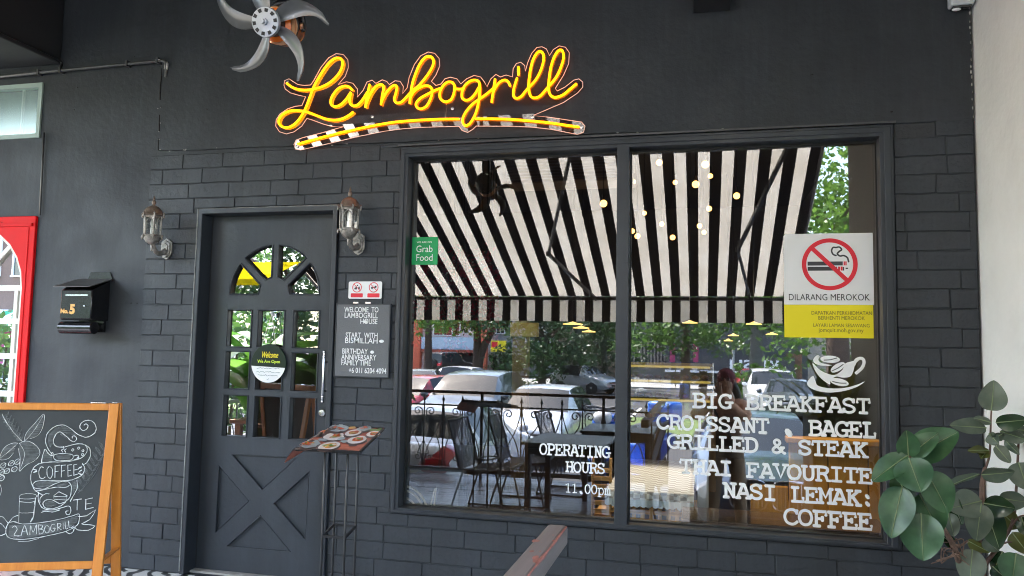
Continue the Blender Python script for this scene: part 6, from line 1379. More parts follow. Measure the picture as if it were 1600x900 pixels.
tree('leafy tree with low hanging sprays behind the display case', gx(1070, 34), 8, .22, (5.4, 4.0, .70), 6, L1, TB, low=44, sz=.30)
tree('leafy light green tree over the left shops', gx(668, 37), 8, .22, (6.0, 3.6, .70), 7, L3, TB, low=22, sz=.30)
tree('small light green bush tree behind the standing person', gx(1166, 29), 3, .08, (1.1, .9, 1.0), 9, L3, TB, n=900, clumps=14, sz=.16)
q_ = M(1302, 300, 15.0); tree('tall sunlit green tree in the gap right of the awning', (q_.x + .1, -15.0, -0.8), 9, .26, (5.6, 2.9, 1.15), 8, L3, TB, n=7000, clumps=60, sz=.20)
q_ = M(1320, 600, 19.0); tree('broad green tree behind the croton planter', (q_.x + .8, -20.0, -0.8), 6, .24, (3.0, 2.8, 1.0), 12, L1, TB, n=3600, clumps=40, sz=.22)
tree('broad green tree mirrored in the fan light of the door', (-9.4, -12.5, -0.8), 6, .24, (3.4, 2.6, .9), 13, L2, TB, n=3600, clumps=40, sz=.22)
tree('pale green tree mirrored at the far left of the door panes', (-15.0, -16.5, -0.8), 7, .24, (4.4, 3.0, .9), 14, L1, TB, n=3600, clumps=40, sz=.24)

# ------------------------------------------------------------------ shops opposite
def bx(px, d): return M(px, 560, d).x
D = 56.0
def building(name, label, x0, x1, d, H, wallm, depth=9):
    t = wthing(name, label, 'building', ((x0 + x1) / 2, -d, -0.8)); MB().box(x0, x1, -d - depth, -d, -0.79, H).build('wall', wallm, t, smooth=0); return t
def win(t, x0, x1, z0, z1, d, frame, glass, nx=2, nz=1):
    f = MB(); w = .07
    for i in range(nx + 1): x = x0 + (x1 - x0) * i / nx; f.box(x - w / 2, x + w / 2, -d + .003, -d + .09, z0, z1)
    for k in range(nz + 1): z = z0 + (z1 - z0) * k / nz; f.box(x0 - w, x1 + w, -d + .091, -d + .12, z - w / 2, z + w / 2)
    fo = f.build('window', frame, t, smooth=0); g = MB(); g.quad((x0, -d + .04, z0), (x1, -d + .04, z0), (x1, -d + .04, z1), (x0, -d + .04, z1)); g.build('pane', glass, fo, smooth=0)
PINK = mat('pale_pink_render', (0.62, 0.50, 0.46), 0.85, var=.08); SALM = mat('salmon_render', (0.62, 0.14, 0.075), 0.8, var=.1); GRYR = mat('grey_render', (0.34, 0.34, 0.34), 0.85, var=.1); DGR = mat('dark_grey_cladding', (0.075, 0.078, 0.085), 0.6, var=.1)
BGL = mat('shop_glazing', (0.03, 0.035, 0.04), 0.08, coat=.5); RGL = mat('red_curtain_glazing', (0.25, 0.03, 0.035), 0.2, coat=.5); SIGNB = mat('pale_blue_fascia', (0.48, 0.60, 0.72), 0.6); WFR = mat('white_frame', (0.75, 0.75, 0.74), 0.6)
a0, a1 = bx(760, D), bx(600, D)
if a0 > a1: a0, a1 = a1, a0
pb = building('shop_house', 'pale pink shop house with salmon columns and light blue fascia', a0, a1, D, 9.0, PINK)
zf_ = lambda py, d=D: M(700, py, d).z
for p0_, p1_ in ((646, 659), (752, 762), (612, 622)):
    xa_, xb_ = sorted((bx(p0_, D), bx(p1_, D))); MB().box(xa_, xb_, -D, -D + .5, -0.79, 9.0).build('column', SALM, pb, smooth=0)
xa_, xb_ = sorted((bx(659.5, D), bx(751, D))); MB().box(xa_, xb_, -D + .002, -D + .35, zf_(546), zf_(527)).build('fascia', SIGNB, pb, smooth=0)
MB().box(xa_, xb_, -D + .002, -D + .6, zf_(550), zf_(546.5)).build('fascia_ledge', mat('rust_red', (0.36, .08, .05), .8), pb, smooth=0)
xg0, xg1 = sorted((bx(672, D), bx(742, D))); MB().box(xg0, xg1, -D + .003, -D + .06, -0.79, zf_(551)).build('garage_opening', mat('opening_dark', (0.012, .011, .010), .8), pb, smooth=0)
for p0_, p1_ in ((677, 691), (693, 706), (708, 718)): x0_, x1_ = sorted((bx(p0_, D), bx(p1_, D))); win(pb, x0_, x1_, zf_(524), zf_(504), D, WFR, RGL, 1, 1)
x0_, x1_ = sorted((bx(636, D), bx(645, D))); win(pb, x0_, x1_, -0.6, zf_(552), D, WFR, BGL, 2, 1)
E_ = 58.0
g0, g1 = sorted((bx(763, E_), bx(862, E_))); gb = building('shop_house', 'grey shop house with glazed ground floor and yellow sign board', g0, g1, E_, 9.5, GRYR)
x0_, x1_ = sorted((bx(766, E_), bx(800, E_))); win(gb, x0_, x1_, -0.7, zf_(556, E_), E_, BLACKM, BGL, 4, 1)
x0_, x1_ = sorted((bx(775, E_), bx(788, E_))); win(gb, x0_, x1_, zf_(520, E_), zf_(498, E_), E_, WFR, BGL, 2, 2)
MB().box(g0, g1, -E_ + .002, -E_ + 1.6, zf_(552, E_), zf_(549, E_)).build('canopy', GRYR, gb, smooth=0)
ys = wthing('sign_board', 'yellow sign board with red square on the grey shop house', 'sign', (bx(778, 55), -55, 3)); x0_, x1_ = sorted((bx(766.5, 55), bx(790, 55)))
MB().box(x0_, x1_, -55.2, -55.0, zf_(548, 55), zf_(531, 55)).build('board', mat('sign_yellow', (0.80, 0.66, 0.01), .5), ys, smooth=0)
xr0, xr1 = sorted((bx(768, 55), bx(777, 55))); MB().box(xr0, xr1, -55.0 + .001, -54.97, zf_(541, 55), zf_(533, 55)).build('red_square', REDV, ys, smooth=0)
MB().box((x0_ + x1_) / 2 - .08, (x0_ + x1_) / 2 + .08, -55.16, -55.04, -0.8, zf_(548, 55) - .002).build('post', GREYP, ys, smooth=0)
C_ = 52.0
k0, k1 = sorted((bx(985, C_), bx(1262, C_))); kb = building('lettered_building', 'dark grey building with mirrored white KUSH lettering on its fascia', k0, k1, C_, 8.5, DGR)
zk = lambda py: M(1100, py, C_).z
x0_, x1_ = sorted((bx(1040, C_), bx(1240, C_))); MB().box(x0_, x1_, -C_ + .002, -C_ + .9, zk(578), zk(556)).build('fascia', mat('fascia_grey', (0.055, .058, .064), .5), kb, smooth=0)
MB().box(x0_, x1_, -C_ + .002, -C_ + 1.1, zk(582), zk(578.4)).build('fascia_strip', WFR, kb, smooth=0)
for p0_, p1_ in ((1075, 1128), (1140, 1170), (1198, 1226)): xa_, xb_ = sorted((bx(p0_, C_), bx(p1_, C_))); win(kb, xa_, xb_, -0.7, zk(584), C_, BLACKM, BGL, 3, 1)
xb0, xb1 = sorted((bx(1228, C_), bx(1252, C_))); MB().box(xb0, xb1, -C_ + .002, -C_ + .3, -0.79, zk(550)).build('brown_pier', mat('brown_brick', (0.20, .10, .06), .8, var=.2), kb, smooth=0)
kx0, kx1 = sorted((bx(1141, C_), bx(1217, C_)))
mw_ = Matrix.Translation((kx1, -C_ + .93, zk(574.5))) @ Matrix.Rotation(math.pi, 4, 'Z') @ FACE
text('fascia_letters', 'KUSH', (zk(560.5) - zk(574.5)) / .72, WHITE, mw_, kb, bold=.02, extrude=.02, width=kx1 - kx0)
sl_ = MB(); x0_, x1_ = sorted((bx(990, C_), bx(1040, C_))); x = x0_
while x < x1_: sl_.box(x, x + .10, -C_ + .003, -C_ + .12, zk(572), zk(535)); x += .24
sl_.build('slat_screen', mat('slat_grey', (0.22, .20, .18), .7), kb, smooth=0)
for i, p in enumerate((1050, 1069, 1087)):
    bn_ = wthing('street_banner', ('narrow pink street banner nearest the mullion', 'narrow pink street banner in the middle of three', 'narrow pink street banner nearest the standing person')[i], 'banner', (bx(p, 44), -44.6, -.8), 'pink street banners'); x = bx(p, 44)
    MB().box(x - .16, x + .16, -44.62, -44.60, M(p, 566, 44).z, M(p, 537, 44).z).build('cloth', mat('pink_cloth', (0.62, .09, .22), .8, var=.25, vscale=3), bn_, smooth=0); b = MB(); b.tube([(x + .2, -44.61, -.8), (x + .2, -44.61, M(p, 536, 44).z)], .025, 6); b.tube([(x + .2, -44.61, M(p, 537, 44).z + .03), (x - .17, -44.61, M(p, 537, 44).z + .03)], .015, 6); b.build('pole', GREYP, bn_)
b = MB(); q_ = M(1146, 590, 43); b.lathe([(.07, 0), (.05, 8.5)], (q_.x, -43.0, -.92), 10); b.tube([(q_.x, -43.0, 7.5), (q_.x, -41.6, 7.9)], .03, 6)
lp = b.build('street_lamp', mat('galvanised', (.45, .47, .48), .5, metal=.3)); tag(lp, 'slim grey street lamp post left of the lettered building sign', 'lamp post')
m0, m1 = -38, -23.5; mb2 = building('shop_house', 'magenta shop with green striped awning mirrored in the red door', m0, m1, 22, 8, mat('brown_front', (.16, .10, .08), .8, var=.15))
MB().box(m0 + .1, m1 - .1, -22, -21.9, -.79, 1.75).build('ground_floor_front', mat('magenta_render', (.40, .06, .22), .7, var=.1), mb2, smooth=0)
b = MB()
for i in range(40):
    b.cur = i % 2; x = m0 + .5 * i; b.add([(x, -21.99, 2.6), (x + .5, -21.99, 2.6), (x + .5, -20.6, 2.0), (x, -20.6, 2.0), (x, -20.6, 1.7), (x + .5, -20.6, 1.7)], [(0, 1, 2, 3), (3, 2, 5, 4)])
b.build('shop_awning', [mat('green_canvas', (.02, .32, .16), .8), WHITE], mb2, smooth=0)
for i in range(8): win(mb2, m0 + .5 + 2.4 * i, m0 + 2.2 + 2.4 * i, -.7, 1.3, 21.9, WFR, BGL, 2, 1)
for i in range(8): win(mb2, m0 + .5 + 2.4 * i, m0 + 2.2 + 2.4 * i, 4, 6, 22, WFR, BGL, 2, 2)
far = building('shop_house', 'long cream row of shop houses behind the street trees', -120, min(a0, g0, k0) - .5 if False else -48, 60, 10, mat('cream_render', (.55, .50, .42), .85, var=.08))
rr0 = max(a1, g1, k1) + .3; fr2 = building('shop_house', 'cream shop house row at the far right behind the tall sunlit tree', rr0, 80, 62, 7, mat('cream_render', (.55, .50, .42), .85))
mid0, mid1 = g1 + .2, k0 - .2
if mid1 > mid0: building('shop_house', 'shaded brown shop house behind the dark bushy trees', mid0, mid1, 59, 8.5, mat('brown_render', (.20, .15, .11), .85, var=.1))
# yellow and pink canopy behind the fence, left
yc = wthing('canvas_canopy', 'yellow and pink canvas canopy mirrored in the fan light of the door', 'canopy', (-8.4, -9.3, -.9))
YC = fabric('yellow_canvas', (.80, .62, .01), .5); PC = fabric('pink_canvas', (.72, .32, .26), .5)
y0_ = 9.0; TLc, BRc_ = M(358, 396, y0_), M(446, 432, y0_)
b = MB(); b.cur = 0; b.add([(-9.6, -9.0, 2.62), (-7.98, -9.0, 2.62), (-7.98, -9.9, 2.95), (-9.6, -9.9, 2.95), (-9.6, -9.0, 2.50), (-7.98, -9.0, 2.50)], [(0, 1, 2, 3), (0, 4, 5, 1)])
b.cur = 1; b.add([(-8.30, -9.05, 2.49), (-7.92, -9.05, 2.49), (-7.92, -9.08, 2.12), (-8.30, -9.08, 2.12)], [(0, 1, 2, 3)]); b.build('canvas', [YC, PC], yc, smooth=0, norm=False)
b = MB()
for x in (-9.55, -8.02):
    for y in (-9.06, -9.85): b.tube([(x, y, -.9), (x, y, 2.6 if y > -9.5 else 2.9)], .03, 8)
b.build('poles', STEEL, yc)
# ================================================================== inside the shop, seen through the glass
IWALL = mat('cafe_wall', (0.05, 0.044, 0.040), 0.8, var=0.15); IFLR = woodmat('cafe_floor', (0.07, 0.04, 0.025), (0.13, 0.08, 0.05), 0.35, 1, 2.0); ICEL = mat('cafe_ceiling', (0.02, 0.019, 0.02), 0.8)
room = wthing('cafe_room', 'dim brown cafe room behind the window glass', 'room', (-1.3, 3.4, 0))
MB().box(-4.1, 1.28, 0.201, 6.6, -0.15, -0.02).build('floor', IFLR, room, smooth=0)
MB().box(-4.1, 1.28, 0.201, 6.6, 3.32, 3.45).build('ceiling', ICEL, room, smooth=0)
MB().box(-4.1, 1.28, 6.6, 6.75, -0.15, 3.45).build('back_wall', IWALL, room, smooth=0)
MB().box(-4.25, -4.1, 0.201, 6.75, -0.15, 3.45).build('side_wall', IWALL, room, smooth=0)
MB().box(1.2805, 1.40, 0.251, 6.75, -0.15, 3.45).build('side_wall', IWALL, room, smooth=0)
b = MB(); b.box(-1.75, -.60, 2.75, 3.1, 2.88, 3.14)
for k in range(9): b.box(-1.75, -.60, 2.735, 2.749, 2.885 + .028 * k, 2.901 + .028 * k)
b.build('bulkhead', woodmat('bulkhead_wood', (0.07, 0.045, 0.03), (0.17, 0.12, 0.085), 0.5, 0, 2.5), room, smooth=0)
TAN = woodmat('tan_wood', (0.17, 0.10, 0.04), (0.28, 0.17, 0.07), 0.5, 2, 2.0)
p = A(814, 560, 3.0); MB().box(p.x - .07, p.x + .07, 2.93, 3.07, -0.02, 1.62).build('post', TAN, room, smooth=0, bevel=.006)
p = A(820, 516, 2.9); MB().box(p.x - .13, p.x + .13, 2.86, 2.925, p.z - .06, p.z + .07).build('post_sign', mat('ochre_board', (.42, .33, .06), .6), room, smooth=0, bevel=.005)
LEDGE = woodmat('ledge_wood', (0.05, 0.028, 0.018), (0.11, 0.065, 0.045), 0.22, 0, 2.0, coat=.4)
MB().box(-0.10, 0.91, 0.112, 0.46, 0.44, 0.490).build('window_ledge', LEDGE, room, smooth=0, bevel=.004)
# amber wooden booth at the right
AMB = woodmat('amber_panel', (0.42, 0.18, 0.018), (0.60, 0.29, 0.04), 0.4, 2, 1.3, coat=.3)
bo_ = wthing('wooden_booth', 'amber brown wooden booth panel behind the lettering at the lower right', 'booth', (.75, .75, -.02))
for i, (x0, x1) in enumerate(((.27, .47), (.475, .675), (.68, .88), (.885, 1.26))): MB().box(x0, x1, .52, .55, -.019, .86 if i else .62).build('panel', AMB, bo_, smooth=0, bevel=.003)
MB().box(.46, 1.27, .50, .60, .862, .895).build('cap_rail', AMB, bo_, bevel=.006); MB().box(.30, 1.27, .60, 1.05, .42, .46).build('bench_seat', AMB, bo_, bevel=.006)
# table with checked cloth and wooden lattice front
def checks():
    m, nt, o = custom('checked_cloth'); p = nt.nodes.new('ShaderNodeBsdfPrincipled'); p.inputs['Roughness'].default_value = .9
    tc = nt.nodes.new('ShaderNodeTexCoord'); c = nt.nodes.new('ShaderNodeTexChecker'); c.inputs['Scale'].default_value = 26
    c.inputs[1].default_value = (.74, .72, .66, 1); c.inputs[2].default_value = (.46, .42, .36, 1)
    nt.links.new(tc.outputs['Object'], c.inputs[0]); nt.links.new(c.outputs[0], p.inputs[0]); nt.links.new(p.outputs[0], o.inputs[0]); return m
tb_ = wthing('cafe_table', 'low cafe table with checked lace cloth over an orange wooden lattice', 'table', (-.33, 1.2, -.02))
MB().box(-.53, -.06, .60, 1.95, .505, .53).build('tabletop', TAN, tb_)
b = MB(); n = 26; rows = []
path = [(.60, .5625), (1.95, .5625)]
b.add([(-.55, .585, .534), (-.04, .585, .534), (-.04, 1.97, .534), (-.55, 1.97, .534)], [(0, 1, 2, 3)])
for k in range(n + 1):
    x = -.55 + .51 * k / n; rows += [(x, .584, .534), (x, .572 + .006 * math.sin(k * 1.9), .515), (x, .560 + .012 * math.sin(k * 1.9), .490)]
b.add(rows, [(3 * k + j, 3 * k + j + 1, 3 * k + j + 4, 3 * k + j + 3) for k in range(n) for j in range(2)])
b.build('tablecloth', checks(), tb_, smooth=0, norm=False)
b = MB(); rows = []
for k in range(79): x = -.55 + .51 * k / 78; rows += [(x, .560 + .012 * math.sin(k / 3 * 1.9), .491), (x, .556 + .012 * math.sin(k / 3 * 1.9), .458 - .012 * abs(math.sin(k * .6)))]
b.add(rows, [(2 * k, 2 * k + 1, 2 * k + 3, 2 * k + 2) for k in range(78)]); b.build('lace_edge', mat('lace', (.70, .73, .70), .9), tb_, smooth=0, norm=False)
ORW = woodmat('lattice_wood', (.50, .24, .06), (.66, .35, .10), .5, 0, 2.0)
b = MB()
for k in range(11): x = -.545 + .05 * k; b.box(x, x + .024, .600, .610, -.019, .50)
for k in range(10): z = .0 + .05 * k; b.box(-.545, -.03, .611, .621, z, z + .024)
b.build('lattice', ORW, tb_, smooth=0)
MB().box(-.02, .045, .60, .66, -.019, .80).build('white_post', mat('off_white_post', (.55, .56, .56), .6), tb_, smooth=0, bevel=.004)
for k in range(5): pass
sc2 = wthing('slatted_chair', 'brown slatted wooden chair end beside the mullion inside the left pane', 'chair', (-.68, .9, -.02)); b = MB()
for k in range(6): b.box(-.655, -.56, .84, .862, .34 + .05 * k, .366 + .05 * k)
b.build('slats', ORW, sc2, smooth=0)
for x in (-.67, -.558): MB().box(x, x + .015, .835, .875, -.019, .68).build('leg', ORW, sc2, smooth=0)
MB().box(-.655, -.56, .88, 1.25, .30, .33).build('seat', ORW, sc2, smooth=0)
# cushion with rainbow arcs in the left corner
cu_ = wthing('arc_cushion', 'grey cushion with cream concentric arcs in the lower left window corner', 'cushion', (-1.5, .25, .4))
b = MB(); b.box(-1.75, -1.30, .17, .27, .41, .66); b.build('pad', mat('grey_cushion', (.11, .12, .14), .9, var=.15), cu_, bevel=.03)
CRM = mat('cream_cord', (.62, .56, .48), .9); b = MB(); cc = A(629, 801, .165)
for r_ in (.045, .085, .125, .150): b.tube([(cc.x + r_ * math.cos(R(a)), .166, cc.z + r_ * math.sin(R(a))) for a in range(0, 181, 9)], .007, 6)
lf_ = [A(px, py, .165) for px, py in ((672, 803), (675, 780), (681, 762), (679, 785), (678, 803))]; b.tube(spline(lf_, 4), .005, 6); b.build('arc_cord', CRM, cu_)
MB().box(-1.78, -.9, .202, .55, .36, .408).build('window_shelf', LEDGE, room, smooth=0)
# pendants
GLD = mat('gold_dish', (.80, .50, .12), .3, metal=.6, emit=(1.0, .62, .18), estr=0.15)
def pend(label, px, py, y, r_):
    r_ *= .8
    c = A(px, py, y); t = wthing('pendant_lamp', label, 'lamp', (c.x, c.y, 3.31), 'gold dish pendant lamps in the shop')
    b = MB(); b.lathe([(r_, 0), (r_ * .98, .006), (r_ * .4, .016), (.012, .024), (0, .028)], c, 28); b.build('dish', GLD, t); b = MB(); b.tube([c + Vector((0, 0, .04)), (c.x, c.y, 3.318)], .004, 6); b.build('cord', BLACKM, t)
pend('gold dish pendant lamp, topmost of the three in the left pane', 895, 507, 3.0, .115); pend('gold dish pendant lamp, middle of the three in the left pane', 908, 513, 3.4, .10); pend('gold dish pendant lamp, lowest of the three in the left pane', 920, 519, 3.8, .09)
pend('gold dish pendant lamp just below the valance near the mullion', 1078, 505, 3.0, .085); pend('gold dish pendant lamp just below the valance in the middle of the right pane', 1178, 507, 3.0, .085); pend('small gold dish pendant lamp above the standing person', 1146, 525, 4.2, .07); pend('small gold dish pendant lamp left of the yellow notice', 1206, 523, 4.2, .075); pend('small low gold dish pendant lamp beside the grey trunk', 1138, 533, 4.6, .06)
WARM = mat('warm_bulb', (1, .8, .5), .4, emit=(1.0, .46, .10), estr=.50)
sl2 = wthing('string_lights', 'warm globe bulbs on dark wires glowing in the top of the right pane', 'string lights', (0, 3, 3.31))
bulbs = [(990, 284, 3.0), (1030, 254, 2.2), (1055, 285, 3.0), (1087, 288, 2.6), (1102, 257, 2.4), (1110, 275, 2.8), (1108, 326, 3.2), (1151, 306, 2.2), (1007, 333, 3.4), (988, 361, 2.6), (996, 369, 3.0), (1034, 350, 2.6), (1051, 371, 3.4), (1093, 353, 2.6), (1100, 363, 3.2), (943, 318, 2.4)]
for i, (px, py, y) in enumerate(bulbs):
    c = A(px, py, y); b = MB(); b.ball(c, rnd.choice((.022, .026, .031)), 12, 8); b.build('bulb', WARM, sl2)
    b = MB(); b.tube([c + Vector((0, 0, .03)), c + Vector((0, 0, .075))], .011, 8); b.tube([c + Vector((0, 0, .07)), (c.x, c.y, 3.318)], .003, 5); b.build('wire', BLACKM, sl2)
for nm, loc, pw_ in (('lamp_light', (-1.7, 2.2, 1.7), .35), ('lamp_light', (-.6, 4.3, 1.9), .9)):
    ld = bpy.data.lights.new(nm, 'POINT'); lo = bpy.data.objects.new(nm, ld); COL.objects.link(lo); lo.location = loc; ld.energy = pw_; ld.color = (1.0, .72, .42); ld.shadow_soft_size = .12
ld = bpy.data.lights.new('booth_fill_spot', 'SPOT'); lo = bpy.data.objects.new('booth_fill_spot', ld); COL.objects.link(lo); lo.location = (.05, .30, 2.1); ld.energy = 9; ld.color = (1.0, .84, .62); ld.spot_size = R(42); ld.spot_blend = .6; ld.shadow_soft_size = .06  # added fill light without a fixture, brightens the amber panels
lo.rotation_euler = (Vector((.78, .54, .50)) - lo.location).to_track_quat('-Z', 'Y').to_euler()
ld = bpy.data.lights.new('table_fill_spot', 'SPOT'); lo = bpy.data.objects.new('table_fill_spot', ld); COL.objects.link(lo); lo.location = (-.6, 1.5, 2.4); ld.energy = 15; ld.color = (1.0, .90, .76); ld.spot_size = R(46); ld.spot_blend = .6; ld.shadow_soft_size = .08
lo.rotation_euler = (Vector((-.32, 1.0, .5)) - lo.location).to_track_quat('-Z', 'Y').to_euler()
# display case
dc = wthing('display_case', 'glass display case glowing yellow with pastries inside the shop', 'display case', (-.35, 4.1, -.02)); cx_ = A(1055, 600, 4.1).x
MB().box(cx_ - .55, cx_ + .40, 3.95, 4.4, -.019, .66).build('cabinet', TAN, dc, smooth=0)
YL = mat('case_light', (1, .75, .2), .5, emit=(1.0, .70, .12), estr=0.035)
for z in (.86, 1.05, 1.20): MB().box(cx_ - .52, cx_ + .37, 4.0, 4.38, z, z + .012).build('shelf', STEEL, dc, smooth=0); MB().box(cx_ - .50, cx_ + .35, 3.985, 3.998, z - .006, z + .016).build('light_strip', YL, dc, smooth=0)
b = MB(); b.box(cx_ - .52, cx_ + .37, 4.385, 4.40, .66, 1.24); b.build('back_panel', mat('case_back', (.60, .42, .06), .4), dc, smooth=0)
b = MB()
for x in (cx_ - .535, cx_ + .37): b.box(x, x + .015, 3.96, 4.40, .66, 1.25)
b.build('case_frame', STEEL, dc, smooth=0); b = MB(); r = random.Random(3)
for z in (.665, .873, 1.063):
    for k in range(9): b.ball((cx_ - .46 + .095 * k, 4.10 + r.uniform(-.03, .1), z + .03), .04, 10, 6, (1, 1, .7))
b.build('pastries', mat('pastry', (.55, .30, .07), .6, var=.4, vscale=12), dc)
b = MB(); b.quad((cx_ - .535, 3.962, .66), (cx_ + .385, 3.962, .66), (cx_ + .385, 3.962, 1.25), (cx_ - .535, 3.962, 1.25)); b.build('front_glass', CLEAR, dc, smooth=0)
# red flower garland
rg = wthing('flower_garland', 'dark red trailing flowers with white blossoms inside the left pane', 'flowers', (-2.2, 1.3, 2.4)); RLF = leafmat('red_leaf', (.10, .004, .012), (.24, .012, .03), .6, .25, 6.0)
b = MB(); r = random.Random(9); w_ = MB(); st_ = MB()
for k in range(22):
    p = A(r.uniform(640, 775), r.uniform(380, 430), r.uniform(1.1, 1.6)); ln = r.uniform(.25, .8); st_.tube([p + Vector((0, 0, max(.1, 3.3 - p.z))), p, p - Vector((.02, 0, ln))], .003, 5)
    for q_ in range(34): leaves(b, p - Vector((r.uniform(-.03, .03), r.uniform(-.03, .03), ln * r.random())), .05, 2, .05, r)
    for q_ in range(3): w_.ball(p - Vector((r.uniform(-.05, .05), .03, ln * r.random())), .008, 6, 4)
b.build('leaves', RLF, rg, smooth=0, norm=False); w_.build('blossoms', mat('pale_blossom', (.45, .36, .34), .8), rg); st_.build('stems', BLACKM, rg)
# people
SKIN = mat('skin', (.33, .18, .115), .55, sub=.1); PEACH = mat('peach_top', (.74, .40, .25), .8, var=.08); KHAKI = mat('khaki_trousers', (.27, .18, .11), .85, var=.15); MAROON = mat('maroon_scarf', (.13, .014, .026), .75, var=.25, vscale=8); BLKH = mat('black_hair', (.008, .007, .007), .5); GRYT = mat('grey_shirt', (.30, .31, .32), .85)
def person(label, loc, rz, top, legs, headwear, stand=False, vest=None):
    J = {'pel': ((0, 0, .50), .150), 'wai': ((0, -.02, .66), .135), 'che': ((0, .0, .86), .155), 'nk': ((0, .03, 1.02), .065), 'hd': ((0, .055, 1.10), .075), 'top': ((0, .06, 1.20), .078)}
    Eg = [('pel', 'wai'), ('wai', 'che'), ('che', 'nk'), ('nk', 'hd'), ('hd', 'top')]; zone = {}
    if stand: J = {'pel': ((0, 0, .94), .140), 'wai': ((0, 0, 1.10), .128), 'che': ((0, 0, 1.29), .150), 'nk': ((0, .01, 1.475), .058), 'hd': ((0, .035, 1.57), .072), 'top': ((0, .045, 1.67), .078)}
    for s, n in ((-1, 'l'), (1, 'r')):
        if stand:
            J.update({n + 'hip': ((s * .09, 0, .91), .092), n + 'kne': ((s * .13, .02, .50), .070), n + 'ank': ((s * .15, -.02, .09), .050), n + 'toe': ((s * .17, .12, .036), .036), n + 'sho': ((s * .175, 0, 1.385), .062),
                      n + 'elb': ((-.05 + s * .26, .15, 1.24), .046), n + 'wri': ((-.13 + s * .085, .20, 1.46), .033), n + 'pal': ((-.14 + s * .075, .205, 1.53), .035)}); fd = Vector((-.05, .02, 1)).normalized()
        else: J.update({n + 'hip': ((s * .10, .06, .49), .095), n + 'kne': ((s * .14, .46, .50), .068), n + 'ank': ((s * .14, .44, .09), .045), n + 'toe': ((s * .15, .58, .035), .035), n + 'sho': ((s * .18, .0, .93), .062)})
        if not stand: J.update({n + 'elb': ((s * .25, .10, .68), .045), n + 'wri': ((s * .18, .34, .70), .032), n + 'pal': ((s * .16, .42, .71), .034)}); fd = Vector((-.1 * s, 1, -.15)).normalized()
        Eg += [('pel', n + 'hip'), (n + 'hip', n + 'kne'), (n + 'kne', n + 'ank'), (n + 'ank', n + 'toe'), ('che', n + 'sho'), (n + 'sho', n + 'elb'), (n + 'elb', n + 'wri'), (n + 'wri', n + 'pal')]
        pc = Vector(J[n + 'pal'][0]); sdv = fd.cross(Vector((0, 0, 1))).normalized() if abs(fd.z) < .9 else Vector((1, 0, 0))
        for k in range(5):
            o_ = sdv * ((k - 1.5) * .019 if k < 4 else -.045); L_ = (.062, .074, .078, .066, .045)[k]
            a_ = pc + o_ + fd * (.035 if k < 4 else .005); c_ = a_ + fd * L_ * .55; e_ = c_ + fd * L_ * .35 + Vector((0, 0, -.018))
            for q_, v_ in enumerate((a_, c_, e_)): J['%sf%d%d' % (n, k, q_)] = (tuple(v_), (.0095, .0085, .0075)[q_])
            Eg += [(n + 'pal', '%sf%d0' % (n, k)), ('%sf%d0' % (n, k), '%sf%d1' % (n, k)), ('%sf%d1' % (n, k), '%sf%d2' % (n, k))]
    names = list(J); idx = {n: i for i, n in enumerate(names)}
    me = bpy.data.meshes.new('body'); me.from_pydata([J[n][0] for n in names], [(idx[a], idx[c]) for a, c in Eg], [])
    o = bpy.data.objects.new('body', me); COL.objects.link(o); sk = o.modifiers.new('skin', 'SKIN'); sk.use_smooth_shade = True
    for i, n in enumerate(names): me.skin_vertices[0].data[i].radius = (J[n][1], J[n][1] * (.78 if n in ('che', 'wai', 'pel') else 1))
    me.skin_vertices[0].data[0].use_root = True; sb = o.modifiers.new('s', 'SUBSURF'); sb.levels = sb.render_levels = 2
    ev = bpy.data.meshes.new_from_object(o.evaluated_get(bpy.context.evaluated_depsgraph_get())); bpy.data.objects.remove(o)
    for mm in (SKIN, top, legs): ev.materials.append(mm) if len(ev.materials) < 3 else None
    ev.materials.clear(); [ev.materials.append(mm) for mm in (SKIN, top, legs, TRIM, vest or top)]
    def near(c):
        best = (9, None)
        for a, d in Eg:
            p0, p1 = Vector(J[a][0]), Vector(J[d][0]); v = p1 - p0; tt = max(0, min(1, (c - p0).dot(v) / v.length_squared)); dd = (c - p0 - v * tt).length - J[a][1]
            if dd < best[0]: best = (dd, (a, d))
        return best[1]
    for p in ev.polygons:
        a, d = near(p.center); k = 0
        if d in ('wai', 'che') or d.endswith('sho') or d.endswith('elb') or d.endswith('wri'): k = 1
        if vest and d in ('wai', 'che'): k = 4
        if d == 'nk' and p.center.z < (1.45 if stand else .99): k = 1
        if d.endswith('hip') or d.endswith('kne') or d.endswith('ank'): k = 2
        if d.endswith('toe'): k = 3
        p.material_index = k
    ev.update(); grow = {}
    for p in ev.polygons:
        for v in p.vertices: grow.setdefault(v, set()).add(p.material_index)
    for v, ks in grow.items():                          # shirt and trousers hang a little off the body
        if ks <= {1, 4} : ev.vertices[v].co += ev.vertices[v].normal * (.016 + .004 * math.sin(ev.vertices[v].co.z * 60))
        elif ks == {2}: ev.vertices[v].co += ev.vertices[v].normal * .010
    ev.polygons.foreach_set('use_smooth', [True] * len(ev.polygons)); ev.name = 'person'
    t = bpy.data.objects.new('person', ev); COL.objects.link(t); t.location = loc; t.rotation_euler = (0, 0, rz); tag(t, label, 'person')
    hd_ = Vector((0, .045, 1.625)) if stand else Vector((0, .06, 1.155)); b = MB(); b.ball(hd_ + Vector((0, .075, .0)), .014, 8, 6, (.8, 1.3, 1.3)); b.ball(hd_ + Vector((0, .064, -.05)), .02, 8, 5, (1.1, .5, .35)); b.build('nose_and_mouth', SKIN, t)
    b = MB(); [b.ball(hd_ + Vector((s * .032, .066, .025)), .011, 8, 6) for s in (-1, 1)]; b.build('eyes', BLKH, t)
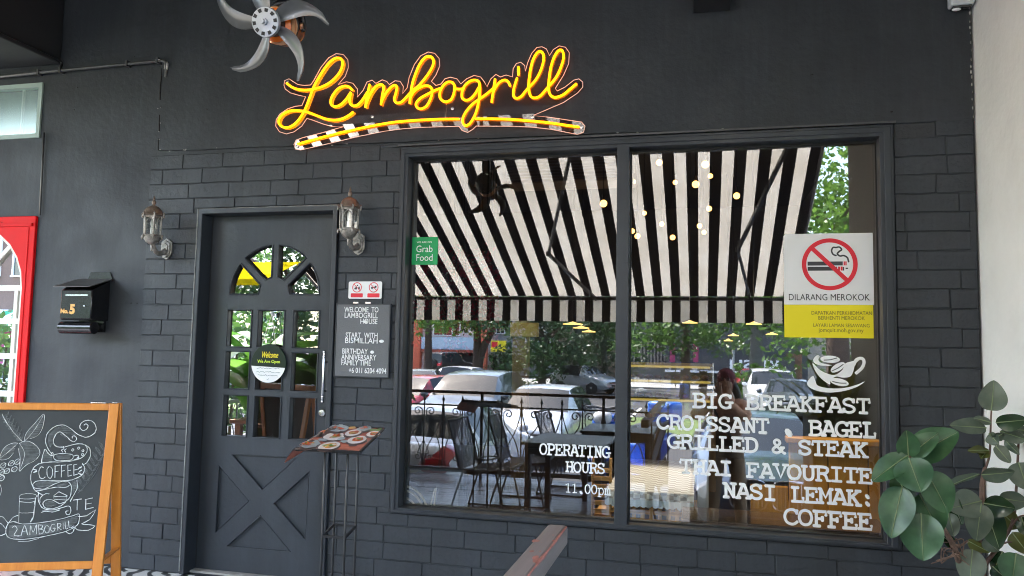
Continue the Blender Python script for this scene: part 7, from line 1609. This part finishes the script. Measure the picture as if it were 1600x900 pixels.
    b = MB(); [b.ball(hd_ + Vector((s * .080, .0, .0)), .022, 8, 6, (.4, .8, 1.3)) for s in (-1, 1)]; b.build('ears', SKIN, t)
    if headwear == 'scarf':
        b = MB(); b.ball(hd_ + Vector((0, -.040, .030)), .096, 18, 12, (1, 1.05, 1.08)); b.ball(hd_ + Vector((.02, -.085, -.04)), .06, 14, 10, (1.1, .8, 1.2)); b.build('headscarf', MAROON, t)
        b = MB(); b.tube(spline([hd_ + Vector((.05, -.10, -.02)), hd_ + Vector((.10, -.11, -.12)), hd_ + Vector((.13, -.11, -.24)), hd_ + Vector((.15, -.12, -.34))], 4), [.045, .045, .044, .042, .040, .038, .036, .034, .032, .028, .024, .018, .010], 10); b.build('hair', BLKH, t)
    else:
        b = MB(); b.ball(hd_ + Vector((0, -.01, .02)), .092, 16, 10); b.build('hair', BLKH, t)
        b = MB(); b.ball(hd_ + Vector((0, -.008, .045)), .097, 16, 10, (1, 1.05, .85)); b.lathe([(0, 0), (.085, .004), (.095, 0), (.085, -.004)], hd_ + Vector((0, .075, .045)), 18, (0, -.25, 1)); b.build('cap', BLKH, t)
    return t
VEST = mat('brown_vest', (.20, .095, .045), .7, var=.2)
ph = person('standing person in maroon headscarf and brown vest mirrored in the right pane, phone raised', (.26, -4.33, -.559), .10, PEACH, KHAKI, 'scarf', True, VEST)
bs = MB(); bs.tube(spline([(-.17, .03, 1.44), (-.10, .155, 1.30), (.02, .165, 1.10), (.15, .12, .96)], 4), .014, 6); bs.build('bag_strap', TRIM, ph)
hm = MB(); hm.lathe([(.158, .0), (.162, .03), (.160, .06)], (0, 0, .955), 20, scale2=.80); hm.build('belt', TRIM, ph)
mp_ = wthing('mobile_phone', 'black mobile phone held up by the standing person in the brown vest', 'phone', (.02, -4.09, 1.2))
b = MB(); b.box(-.015, .065, -4.100, -4.091, 1.00, 1.165); b.build('phone_case', TRIM, mp_, bevel=.004); b = MB(); b.box(-.008, .022, -4.0905, -4.088, 1.125, 1.158); b.build('lens_plate', CGL, mp_, bevel=.002)
ps_ = A(1032, 598, 4.75); person('member of staff in a black cap and grey shirt behind the display case', (ps_.x, 4.80, ps_.z - 1.13), math.pi * .62, GRYT, TRIM, 'cap')
MB().box(ps_.x - .20, ps_.x + .20, 4.62, 5.02, -.019, ps_.z - 1.13 + .36).build('high_stool', TRIM, None, bevel=.02)
tag(bpy.data.objects['high_stool'], 'dark block stool under the staff member in the black cap', 'stool')
